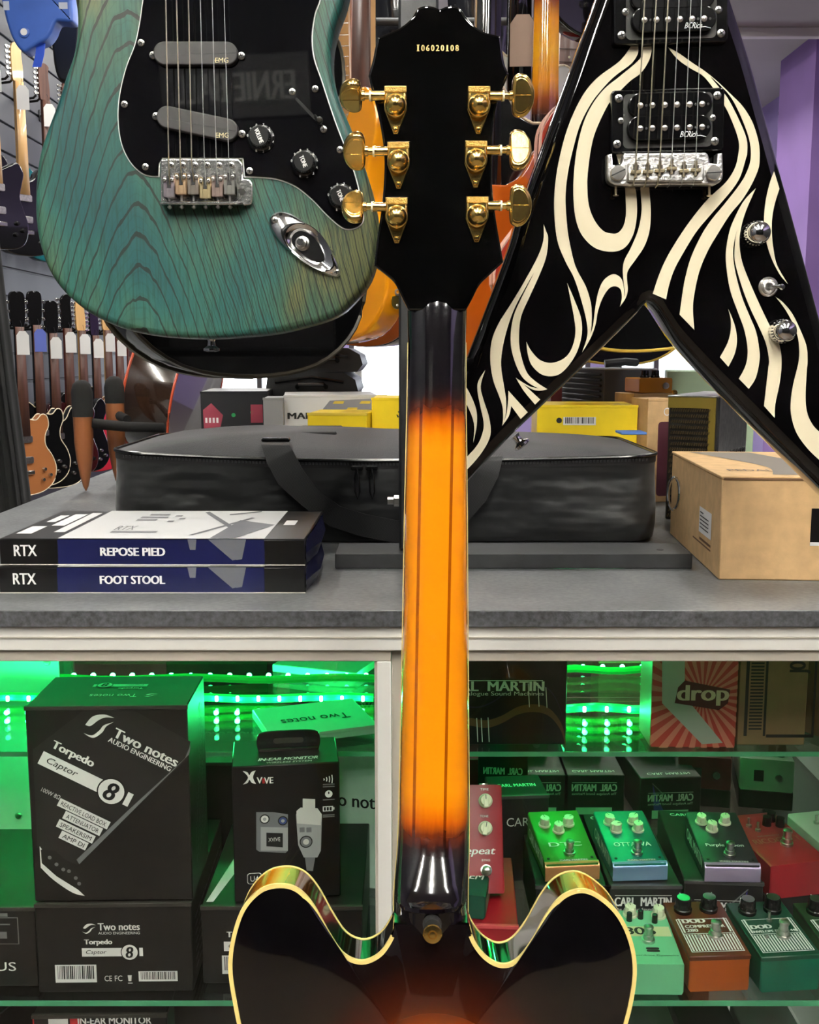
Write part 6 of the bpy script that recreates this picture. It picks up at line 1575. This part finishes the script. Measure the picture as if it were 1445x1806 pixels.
low = [(5.14, 'single', m_tan, m_bkn, m_crm, m_tagm, 'tan-topped'), (5.38, 'single', m_bk, m_bkn, m_crm, m_tagb, 'black cream-bound'), (5.62, 'double', m_bk, m_bkn, m_crm, m_tagm, 'black double-cutaway'), (5.87, 'tele', m_wine, m_mahog, None, m_tagm, 'dark wine'), (6.12, 'strat', m_bk, m_maple, None, m_tagm, 'black maple-necked'), (6.38, 'strat', m_redg, m_bkn, None, m_tagm, 'bright red'), (6.64, 'strat', m_bk, m_maple, m_crm, m_tagm, 'pale-edged black'), (6.90, 'single', m_burg, m_mahog, m_crm, m_tagm, 'brown burst'), (7.17, 'double', m_bk, m_mahog, m_crm, m_tagr, 'red-necked black'), (7.45, 'single', m_wine, m_mahog, m_crm, m_tagr, 'wine red')]
for i, (Y, kd, bm_, nm_, bi_, tg_, word) in enumerate(low):
    gtr('%s guitar on the left wall, %s in the lower row from the front' % (word, ['first', 'second', 'third', 'fourth', 'fifth', 'sixth', 'seventh', 'eighth', 'ninth', 'tenth'][i]), kd, bm_, nm_, wallM(Y, zlo + .02 * math.sin(i * 2.3), yaw=52 + 3 * math.sin(i * 1.7)), binding=bi_, tagc=tg_, headm=m_bkn if nm_ is not m_maple else None)
up = [(4.95, 'tele', m_bk, m_maple, 'black maple-necked'), (5.30, 'strat', m_bk, m_maple, 'glossy black maple-necked'), (5.68, 'strat', m_tealg, m_rose, 'deep teal'), (6.05, 'tele', m_wine, m_rose, 'dark wine'), (6.45, 'strat', m_bk, m_rose, 'black rosewood-necked')]
for i, (Y, kd, bm_, nm_, word) in enumerate(up):
    gtr('%s guitar on the left wall, %s in the upper row from the front' % (word, ['first', 'second', 'third', 'fourth', 'fifth'][i]), kd, bm_, nm_, wallM(Y, 1.72, yaw=56), tagc=m_tagm if i < 4 else None, board=m_maple if i < 2 else None)
# pegs that carry them
for i, (Y, z, up_) in enumerate([(g[0], zlo + .80, 'lower') for g in low] + [(g[0], 1.72 + .80, 'upper') for g in up]):
    t = thing('wall_hook', 'black wall hook above the %s guitar of the %s row' % ((low[i][6] if i < 10 else up[i - 10][4]), up_), 'hook', Matrix.Translation((W_L + .012, Y, z)), 'wall hooks on the left wall')
    k = B(); k.box(0, .006, -.03, .03, -.03, .03, .002); k.build('hook_plate', m_dark, t)
    for sy in (-.03, .03):
        k = B(); k.tube([(.004, sy * .4, 0), (.05, sy, 0), (.10, sy, .006), (.115, sy, .02)], .006, 8); k.build('hook_arm', m_dark, t)
# two blue-cased guitars hung high
def gm(px, py, Y, rz=0., ry=0.): q = P(px, py, Y); return Matrix.Translation(q) @ Matrix.Rotation(rz, 4, 'Z') @ Matrix.Rotation(ry, 4, 'Y')
FB = Frame(P(60, 90, 4.6))
bc = thing('blue_case', 'blue hard-shell guitar case with round badge hung high at the top left', 'case', FB.M)
m_bluec = mat('blue_case_shell', (60, 100, 186), .45, var=.05, vscale=8)
k = B(); k.slab(cr(FB.qs([(-14, -120, 1), (-6, -40), (4, 8), (11, 38), (20, 64), (32, 84), (43, 91), (54, 85), (66, 77), (80, 70), (90, 57), (96, 42), (102, 37), (124, 38), (128, 28), (126, -20), (132, -120, 1)]), 5), 0, .09, .012, 4, .01); k.build('shell', m_bluec, bc, sharp=60)
x, z = FB.q(43, 57); k = B(); k.lathe([(.022, 0), (.022, .004), (.017, .006), (0, .006)], (x, 0, z), (0, -1, 0), 20); bd_ = k.build('badge', m_bluec, bc)
k = B(); k.lathe([(.014, 0), (.014, .001)], (x, -.006, z), (0, -1, 0), 18); k.build('badge_print', m_white_print, bd_)
fcb = Face(bc, (0, 0, 0), (1, 0, 0), (0, 0, 1))
for px0, py0, px1, py1 in ((6, 18, 16, 2), (104, 16, 119, 4)):
    a_ = FB.q(px0, py0); c_ = FB.q(px1, py1); fcb.rect(a_[0], a_[1], c_[0], c_[1], mat('pale_patch', (190, 196, 210), .6), 'pale_patch')
x, z = FB.q(68, 72); x1, z1 = FB.q(62, 116)
k = B(); k.ribbon([(x, .03, z), (x - .004, .02, (z + z1) / 2), (x1, .02, z1)], (.035, 0, 0), (0, .004, 0)); k.build('strap', mat('blue_webbing', (34, 78, 196), .6), bc)
FB2 = Frame(P(108, 140, 4.9))
k = B(); k.slab(cr(FB2.qs([(86, 40, 1), (92, 90), (96, 120), (104, 140), (118, 142), (132, 120), (140, 60), (142, -60, 1), (86, -60, 1)]), 4), 0, .10, .012, 3); gb_ = k.build('dark_case', mat('dark_case_shell', (22, 22, 23), .5)); gb_.matrix_world = FB2.M; tag(gb_, 'dark soft case hanging behind the blue hard-shell case', 'case')
# black velvet curtain at the left
m_velvet = mat('black_velvet', (11, 11, 12), .95, var=.35, vscale=30, sheen=.12)
pts = []
for i in range(61):
    a = P(-62 + i * 1.42, 700, 2.9); pts.append((a.x, 2.9 + .022 * math.sin(i * .55) + .010 * math.sin(i * 1.4)))
k = B(); k.loft([[(x + (1.15 - z) * .055, y + .02 * math.sin(z * 3), z) for x, y in pts] + [(x + (1.15 - z) * .055, y + .012 + .02 * math.sin(z * 3), z) for x, y in reversed(pts)] for z in (0, .3, .6, .9, 1.2, 1.5, 1.75)]); tag(k.build('velvet_drape', m_velvet, None, sharp=80), 'black velvet drape hanging at the left edge of the picture', 'curtain')

# ================================================================ GUITARS HANGING BEHIND THE FRONT THREE
gtr('black round-ended guitar hanging right behind the teal guitar', 'single', m_bk, m_bkn, gm(447, 664, 1.20, R(44)) , group='guitars hanging behind the front row', binding=mat('binding_thin_dark', (60, 54, 40), .4), scale=1.0, acc=False)
k = None
am = C('guitar_amber', (236, 150, 14))
g_or = gtr('amber yellow single-cutaway guitar hanging behind the teal guitar', 'strat', am, m_mahog, gm(578, 607, 1.95, R(-48), R(-2)), group='guitars hanging behind the front row', thick=.05, scale=1.0, acc=False)
k = B(); k.slab(pill(.0, .0, .020, .056, 7), -.0015, .001); k.x = None
Mj = Matrix.Translation((.1600, .026, .080)) @ Matrix.Rotation(R(86), 4, 'Z'); into(k, Mj); jpl = k.build('jack_plate', mat('olive_plate_metal', (104, 92, 48), .3, .8), g_or)
k = B(); k.lathe([(.0062, 0), (.0062, .003), (.0035, .0034), (.003, .001), (0, .001)], (0, -.001, 0), (0, -1, 0), 16); into(k, Mj); k.build('jack_socket', m_nickel, jpl)
for sz in (-.022, .022):
    k = B(); k.lathe([(.0026, 0), (.0015, .001), (0, .0012)], (0, -.0015, sz), (0, -1, 0), 10); into(k, Mj); k.build('screw', m_screw, jpl)
gtr('tan and black guitar hanging behind the amber one', 'single', C('guitar_copper_tan', (186, 104, 50)), m_maple, gm(640, 612, 2.3, R(-45), R(1)), group='guitars hanging behind the front row', back=m_bk, thick=.05, acc=False)
# right of the headstock
sbst = NT('burst_neck_small', .12, coat=1.)
sbst.color(sbst.ramp(sbst.op('ABSOLUTE', sbst.op('SUBTRACT', sbst.z, .49)), [(0., (240, 172, 20)), (.06, (230, 146, 16)), (.095, (140, 64, 14)), (.135, (26, 14, 18)), (1., (12, 8, 12))]))
gtr('sunburst-necked guitar hanging between the headstock and the black V', 'double', m_bk, sbst.m, gm(955, 523, 2.3, R(180)), group='guitars hanging behind the front row', binding=m_crm, acc=False)
gtr('rosewood fretboard guitar hanging beside the black V', 'strat', C('guitar_redburst', (150, 30, 22)), m_maple, gm(990, 545, 2.9, R(4), R(.5)), group='guitars hanging behind the front row', frets=True)
gtr('cherry red guitar hanging behind the headstock', 'double', C('guitar_cherry', (160, 48, 36)), m_mahog, gm(1000, 600, 2.0, R(184), R(-11)), group='guitars hanging behind the front row', acc=False, scale=.92, binding=mat('binding_pink', (226, 180, 160), .4))
gtr('orange burst guitar low behind the neck', 'double', C('guitar_orange', (190, 92, 22)), m_bkn, gm(855, 640, 2.18, R(190)), group='guitars hanging behind the front row', acc=False)
gtr('black purple-sheened guitar with yellow edge hanging behind the V', 'single', m_bk, m_bkn, gm(1150, 618, 1.78, R(-6), R(-4)), group='guitars hanging behind the front row', binding=mat('binding_yellow', (214, 178, 66), .4), acc=False)
gtr('black guitar hanging lowest behind the V', 'single', C('guitar_ink', (20, 17, 28)), m_bkn, gm(1080, 642, 2.5, R(-4), R(3)), group='guitars hanging behind the front row', binding=mat('binding_yellow'), acc=False)
gtr('black guitar at the top behind the left edge of the V', 'double', m_bk, m_bkn, gm(1085, 75, 2.6, R(20)), group='guitars hanging behind the front row')

# rack with cross rail behind the headstock
rk = thing('hanging_rack', 'black steel hanging rack behind the headstock', 'rack', Matrix.Translation((P(760, 40, 3.0).x, 3.0, 0)))
zr = P(760, 38, 3.0).z
k = B(); k.tube([(-.25, 0, zr), (.36, 0, zr)], .010, 10); k.build('cross_rail', m_steel, rk)
for x in (-.42, .52):
    k = B(); k.tube([(x, .02, 0), (x, .02, zr + .5)], .014, 10); k.build('rack_post', m_steel, rk)
k = B(); k.tube([(-.42, .02, zr), (-.25, 0, zr)], .010, 8); k.tube([(.36, 0, zr), (.52, .02, zr)], .010, 8); k.build('rail_bracket', m_steel, rk)
m_bagd = mat('black_plastic_wrap', (30, 31, 36), .18, coat=.3, bump=1., bscale=14)
for px, w, lab in ((690, .17, 'left'), (850, .19, 'right')):
    q = P(px, -80, 3.10)
    rings = []
    for i in range(9):
        a = i / 8; ww = w * (.75 + .25 * math.sin(a * 3)); rings.append([(q.x - ww / 2, 3.12, q.z - .02 + a * .55 - .28), (q.x - ww * .2, 3.06 + .015 * math.sin(i * 2), q.z - .28 + a * .55), (q.x + ww * .25, 3.05 + .02 * math.cos(i * 1.7), q.z - .28 + a * .55), (q.x + ww / 2, 3.12, q.z - .28 + a * .55), (q.x, 3.20, q.z - .28 + a * .55)])
    k = B(); k.loft(rings); tag(k.build('gig_bag', m_bagd, None, sharp=80), 'shiny black gig bag hanging on the rack %s of the headstock' % lab, 'bag', 'gig bags on the rack')
for i, (px, pw, col, lab) in enumerate(((600, 12, m_maple, 'light maple'), (618, 13, mat('amber_brown_neck', (150, 80, 44), .3, coat=.5), 'reddish brown'), (633, 8, m_maple, 'thin pale'), (648, 12, m_bkn, 'black'))):
    q = P(px, 470, 2.45 + .15 * i)
    gtr('%s-necked guitar hanging in the rack left of the headstock' % lab, 'tele' if i % 2 else 'strat', [m_burg, am, m_wht, m_bk][i], col, Matrix.Translation((q.x, q.y, q.z)) @ Matrix.Rotation(R((-10, 170, 15, -20)[i]), 4, 'Z'), group='guitars on the middle rack', frets=(i == 0), board=m_maple if i in (0, 2) else None)
gtr('dark guitar with paper tag hanging right of the headstock', 'single', m_wht, m_bkn, gm(910, 420, 2.55, R(12)), group='guitars on the middle rack', tagc=mat('tan_tag', (196, 170, 150), .7), binding=m_crm, board=m_bkn, tpos=.48)
gtr('pale purple-edged guitar hanging right behind the tuners', 'single', C('guitar_lavender', (176, 150, 210)), m_bkn, gm(880, 345, 3.4, R(-20)), group='guitars on the middle rack', binding=m_ivory)

# ================================================================ THINGS AT THE BACK OF THE COUNTER
m_yel = mat('yellow_card', (238, 206, 26), .45, var=.04, vscale=20)
m_yel2 = mat('yellow_card_print', (214, 184, 60), .5)
def on_counter(name, label, cat, px, py_b, Y, W, D, H, m, rz=0., **kw):
    x = P(px, py_b, Y).x
    return carton(name, label, cat, (x, Y, CT + kw.pop('z0', 0.)), W, D, H, m, rz=rz, **kw)
def zat(py, Y): return P(722, py, Y).z - CT
h = zat(715, 1.86)
r_, F = on_counter('string_carton', 'bright yellow carton behind the right half of the bag', 'box', 1035, 780, 1.86, .172, .16, h, m_yel, R(-3), edge=m_yel)
barcode(F['front'], .045, h - .034, .056, .014, seed=5); F['front'].poly(circ(.038, h - .026, .005, 10), m_barcode, 'recycling_mark')
h = zat(702, 1.84)
r_, F = on_counter('string_carton', 'yellow carton beside the stand post with recycling mark', 'box', 690, 780, 1.84, .066, .13, h, m_yel, R(-2), edge=m_yel)
f = F['front']; u, v = .048, h - .028
for a in range(3):
    t = R(90 + 120 * a); f.poly([(u + .006 * math.cos(t + d) * s2, v + .006 * math.sin(t + d) * s2) for d, s2 in ((-.5, .6), (-.5, 1), (.5, 1.1), (.7, .7))], m_barcode, 'recycling_mark')
h2 = zat(726, 1.85)
r_, F = on_counter('string_carton', 'flat yellow carton lying behind the bag left of the post', 'box', 595, 780, 1.80, .100, .12, h2, m_yel, R(-6), edge=m_yel2)
F['top'].polys([[(.05, .02 + i * .022), (.095, .02 + i * .022), (.095, .032 + i * .022), (.05, .032 + i * .022)] for i in range(4)], m_yel2, 'printed_blocks')
h3 = zat(697, 2.02)
m_pale = mat('white_gloss_card', (214, 214, 212), .4)
r_, F = on_counter('amplifier_carton', 'white carton with grey panel print behind the flat yellow one', 'box', 585, 780, 2.02, .175, .20, h3, m_pale, R(6))
F['front'].text('MAR', .030, h3 - .038, .046, .012, m_barcode, bold=.001); F['front'].poly([(.055, h3 - .046), (.085, h3 - .010), (.175, h3 - .006), (.175, h3 - .046)], mat('slate_print', (128, 128, 136), .5), 'grey_panel')
F['front'].polys([[(.09 + i * .025, h3 - .016 - (i % 2) * .012), (.11 + i * .025, h3 - .016 - (i % 2) * .012), (.112 + i * .025, h3 - .011 - (i % 2) * .012), (.094 + i * .025, h3 - .011 - (i % 2) * .012)] for i in range(3)], m_yel2, 'yellow_blocks', .0006)
r_, F = on_counter('grey_carton', 'plain grey carton left of the white printed one', 'box', 483, 780, 1.98, .036, .10, zat(702, 1.98), mat('silver_card', (150, 150, 150), .45), R(3))
# printed dark display box with red and green pictures
h = zat(690, 2.1)
r_, F = on_counter('effects_carton', 'dark carton with red circuit picture and green lights behind the acoustic guitar', 'box', 415, 780, 2.08, .128, .22, h, mat('night_carton', (26, 26, 30), .4), R(4))
f = F['front']; f.poly([(.005, h - .07), (.035, h - .075), (.042, h - .045), (.020, h - .022), (.004, h - .035)], mat('circuit_red', (150, 52, 70), .5), 'circuit_picture')
f.polys([[(.008 + i * .007, h - .06), (.012 + i * .007, h - .06), (.012 + i * .007, h - .05), (.008 + i * .007, h - .05)] for i in range(4)], m_white_print, 'circuit_picture', .0006)
f.rect(.095, h - .06, .118, h - .025, mat('circuit_red'), 'red_panel')
for u, v in ((.062, h - .045), (.098, h - .04)): f.poly(circ(u, v, .004, 12), mat('green_lamp_print', (30, 150, 80), .4), 'green_light')
F['top'].rect(.002, .002, .126, .2, m_pale, 'white_top')
# soft black cases stacked
m_case = mat('soft_case_black', (20, 20, 21), .4, bump=.3, bscale=40)
for i, (pa, pb_, yt, yb, lab) in enumerate(((468, 632, 655, 705, 'lower'), (500, 640, 612, 656, 'upper'))):
    Y = 2.25; a, c = P(pa, yt, Y), P(pb_, yb, Y)
    root = thing('soft_case', '%s of the two black padded cases behind the cartons' % lab, 'case', Matrix.Translation(((a.x + c.x) / 2, Y, c.z)), 'black padded cases')
    if i == 0: zbase = c.z
    k = B(); w = c.x - a.x; hh = a.z - c.z
    k.loft([[(-w / 2 + g_, y, z_) for g_, z_ in ((.012, 0), (0, hh * .3), (.004, hh * .8), (.02, hh))] + [(w / 2 - g_, y, z_) for g_, z_ in ((.03, hh * .96), (.006, hh * .7), (0, hh * .3), (.012, 0))] for y in (0, .03, .25, .28)]); k.build('case_shell', m_case, root, sharp=70)
    k = B(); k.tube([(-w / 2 + .02, -.002, hh * .62), (0, -.004, hh * .80), (w / 2 - .03, -.002, hh * .62)], .0035, 6); k.build('zip_piping', m_pipe, root)
    k = B(); k.tube([(-.03, -.004, hh * .45), (-.025, -.018, hh * .55), (.025, -.018, hh * .55), (.03, -.004, hh * .45)], .005, 8); k.build('carry_handle', m_pipe, root)
tb_ = tag(B().box(.035, .27, .09, .34, 0, zbase - CT - .001, .003).build('side_box', mat('dark_side_box', (34, 34, 36), .5)), 'dark box carrying the two padded cases', 'box'); tb_.location = (P(468, 700, 2.25).x - .02, 2.22, CT)
# tall things near the window: striped posts
for i, (px, c_) in enumerate(((604, 'brown'), (618, 'white'), (632, 'white'))):
    q = P(px, 690, 3.4); t = tag(B().box(-.012, .012, -.012, .012, 0, P(px, 640, 3.4).z, .003).build('display_post', {'brown': m_rose, 'white': m_pale}[c_]), '%s upright display post by the window, %s of three' % (c_, ['left', 'middle', 'right'][i]), 'post', 'display posts by the window'); t.location = (q.x, 3.4, 0)
# amplifier with perforated grille
m_olive = mat('olive_metal', (112, 96, 34), .4, .4); m_mesh = mat('mesh_black', (22, 20, 16), .45, .3)
c0 = P(1274, 800, 1.56)
amp = thing('mesh_amplifier', 'black perforated-metal amplifier behind the cardboard box', 'amplifier', Matrix.Translation((c0.x, 1.60, CT)) @ Matrix.Rotation(R(-30), 4, 'Z'))
fA = Frame(Vector((c0.x, 1.60, CT)), rz=R(-30))
ah = fA.q(1272, 702)[1]; aw = -fA.q(1178, 760)[0]
k = B(); k.box(-aw, 0, .001, .20, .0, ah, .002); k.build('chassis', m_mesh, amp)
k = B(); k.box(-aw, 0, -.002, .001, ah - .016, ah); k.box(-.010, 0, -.002, .001, 0, ah - .016); k.build('front_frame', m_olive, amp)
k = B()
nx, nz_ = 17, 20; sx_, sz_ = (aw - .012) / nx, (ah - .018) / nz_
hx = B()
for j in range(nz_):
    for i in range(nx):
        x = -aw + .003 + (i + (.5 if j % 2 else 0)) * sx_; z = .003 + j * sz_
        hx.slab(pill(x + sx_ / 2, z + sz_ / 2, sx_ * .55, sz_ * .62, 2, R(-25)), -.0022, -.0004)
hxo = hx.build('grille_bars', mat('grille_dark', (70, 58, 34), .4, .5), amp); hxo['kind'] = 'stuff'
k = B(); k.box(-aw - .001, .001, -.003, .202, ah, ah + .003, .001); k.build('lid', m_nickel, amp)
# side with round perforations: plate made of hex cells
sd = B(); sw_ = .19
sd.box(0, .0028, 0, .012, 0, ah); sd.build('side_panel', m_dark, amp)
sd = B(); sd.box(0, .0006, .012, .20, 0, ah); sd.build('inner_screen', m_nickel, amp)
cs = B(); pit = .0125
for j in range(9):
    for i in range(14):
        y = .018 + (i + (.5 if j % 2 else 0)) * pit; z = .008 + j * pit * .87
        if z > ah - .008: continue
        vs = []; n_ = 8
        for rr_, xx in ((.0077, .0008), (.0046, .0008), (.0046, .0026), (.0077, .0026)): vs += [(xx, y + rr_ * math.cos(2 * math.pi * q_ / n_), z + rr_ * math.sin(2 * math.pi * q_ / n_)) for q_ in range(n_)]
        cs.add(vs, [[a * n_ + q_, a * n_ + (q_ + 1) % n_, ((a + 1) % 4) * n_ + (q_ + 1) % n_, ((a + 1) % 4) * n_ + q_] for a in range(4) for q_ in range(n_)], False)
cso = cs.build('side_perforation', m_dark, amp); cso['kind'] = 'stuff'
# mint cabinet, orange pedal on cartons, dark amplifier behind
h = zat(655, 2.0)
r_, F = on_counter('mint_amplifier', 'pale mint amplifier head behind the perforated amplifier', 'amplifier', 1250, 780, 2.02, .16, .20, h, mat('mint_tolex', (170, 196, 164), .5), R(-12), lid=False)
for u in (.0, .012):
    k = B(); k.lathe([(.004, 0), (.004, .010), (.006, .011), (.006, .016), (0, .017)], (-.078 + u, -.001, h - .040), (0, -1, 0), 12); k.build('gold_jack', m_gold, r_)
h1 = zat(694, 1.98); h2 = zat(666, 1.98)
r_, F = on_counter('pedal_carton', 'small kraft carton with black label under the orange pedal', 'box', 1150, 780, 1.97, .072, .10, h1, m_kraft, R(10))
F['front'].rect(.006, .02, .05, h1 - .008, m_blk, 'black_label'); F['front'].text('CLIX', .028, h1 - .032, .03, .010, m_white_print, h=.0008)
q = P(1153, 700, 1.975)
root, T, fc, ffr, fb, fl, frr = pedal('effect_pedal', 'orange effect pedal standing on a kraft carton near the window', (q.x + .004, 1.975, CT + h1 + .0012), .062, .09, h2 - h1 - .002, mat('orange_pedal', (196, 130, 30), .4), rz=R(6))
for u in (-.012, .008): knob_black(root, u, .03, 0, .8, 0, T)
k = B(); k.lathe([(.006, 0), (.006, .003), (.0035, .0034), (.003, .001), (0, .001)], (.018, 0, (h2 - h1) * .45), (0, -1, 0), 14); k.build('output_jack', m_nickel, root)
h3 = zat(702, 1.86)
r_, F = on_counter('pedal_carton', 'kraft carton with wine-red label next to the perforated amplifier', 'box', 1166, 780, 1.83, .050, .07, h3, m_kraft, R(12))
F['front'].poly(pill(.034, h3 * .42, .030, h3 * .72, 4, r=.006), mat('wine_label', (84, 40, 52), .5), 'wine_label'); F['front'].text('O.', .036, h3 - .022, .016, .014, m_white_print, h=.0008); F['left'].rect(.015, .03, .05, .09, m_white_print, 'side_label')
h = zat(652, 2.2)
r_, F = on_counter('guitar_amplifier', 'dark grey amplifier with ribbed end behind the orange pedal', 'amplifier', 1110, 780, 2.16, .115, .22, h, mat('grey_tolex', (78, 80, 82), .55), R(14), lid=False)
k = B(); k.box(-.0575, .0575, 0, .22, h, h + .003, .001); k.build('top_plate', mat('steel_grey_top', (170, 174, 180), .4), r_)
for i in range(8):
    k = B(); k.box(-.0625, -.0572, .01, .21, h - .012 - i * .011, h - .006 - i * .011, .002); k.build('rib', m_dark, r_)
k = B(); k.tube([(-.03, .06, h + .012), (.01, .05, h + .016), (.04, .06, h + .014)], .008, 8); k.build('carry_handle', m_dark, r_)
r_, F = on_counter('red_carton', 'dark red carton behind the right half of the bag', 'box', 1005, 780, 2.46, .09, .1, zat(668, 2.3), mat('dark_red_card', (110, 34, 36), .6), lid=False)
# black wall bracket on the right wall
br_ = thing('wall_bracket', 'black steel bracket fixed high on the lilac wall', 'bracket', Matrix.Translation((W_R, 7.6, P(1372, 165, 7.6).z)))
k = B(); k.box(-.02, 0, -.05, .05, -.14, .12, .004); k.build('bracket_plate', m_dark, br_)
k = B(); k.box(-.16, 0, -.02, .02, .10, .13, .004); k.build('bracket_arm', m_dark, br_)
k = B(); k.box(-.10, 0, -.02, .02, -.14, -.11, .004); k.build('bracket_foot', m_dark, br_)

# ================================================================ ACOUSTIC ON ITS WOODEN STAND (left, behind the bag)
acs = C('acoustic_brown', (50, 34, 26), rough=.15)
qa = P(262, 768, 2.15)
ag = gtr('dark brown acoustic guitar with orange-red binding resting behind the bag', 'acoustic', C('acoustic_black_top', (14, 12, 12)), m_rose, Matrix.Translation((-.588, 2.36, CT + .05)) @ Matrix.Rotation(R(13), 4, 'Y') @ Matrix.Rotation(R(-94), 4, 'Z'), group=None, back=acs, binding=mat('binding_red_orange', (206, 84, 52), .4), acc=True, name='acoustic_guitar')
m_sapele = mat('sapele', (136, 82, 48), .4, coat=.3, var=.12, vscale=16, stretch=(1, 1, .06))
m_foam = mat('black_foam', (26, 26, 26), .9)
ws = thing('wooden_guitar_stand', 'wooden guitar stand with black foam tips at the left of the bag', 'stand', Matrix.Translation((P(149, 858, 1.95).x, 1.98, CT)))
def peg(px, y, s):
    dx = P(px, 800, y).x - ws.location.x; dy = y - 1.98
    zt_ = P(px, 672 if s == 1 else 665, y).z - CT; zb2 = .001; zm = P(px, 735, y).z - CT if s == 1 else zt_ - .05
    k = B(); k.lathe([(.001, 0), (.005, .008), (.010, .03), (.0145, .058), (.0172, .088), (.0178, zm)], (dx, dy, zb2), (0, 0, 1), 18); po = k.build('wooden_arm', m_sapele, ws)
    k = B(); k.lathe([(.0185, zm), (.0190, zt_ - .02), (.016, zt_ - .006), (.008, zt_ + .001), (0, zt_ + .002)], (dx, dy, 0), (0, 0, 1), 20); k.build('foam_tip', m_foam, po)
    return Vector((dx, dy, zm))
a = peg(149, 1.98, 1); c = peg(206, 2.09, .8)
k = B(); k.tube([a + Vector((.012, 0, -.012)), a + Vector((.06, .06, -.022)), a + Vector((.11, .15, -.03))], .010, 10); k.build('cross_arm', m_foam, ws)
k = B(); k.tube([c + Vector((0, 0, -.02)), c + Vector((.03, -.03, -.03))], .009, 10); k.build('cross_arm', m_foam, ws)
# purple wall panel between (far), ceiling rail for the high guitars
rl = thing('ceiling_rail', 'black steel rail under the ceiling above the blue hard-shell case', 'rail', Matrix.Translation((-1.55, 5.0, 3.05)))
k = B(); k.tube([(0, -1.2, 0), (0, 1.6, 0)], .015, 10); k.build('rail_tube', m_steel, rl)
for y in (-1.1, 1.5):
    k = B(); k.tube([(0, y, 0), (0, y, .249)], .012, 8); k.build('rail_hanger', m_steel, rl)
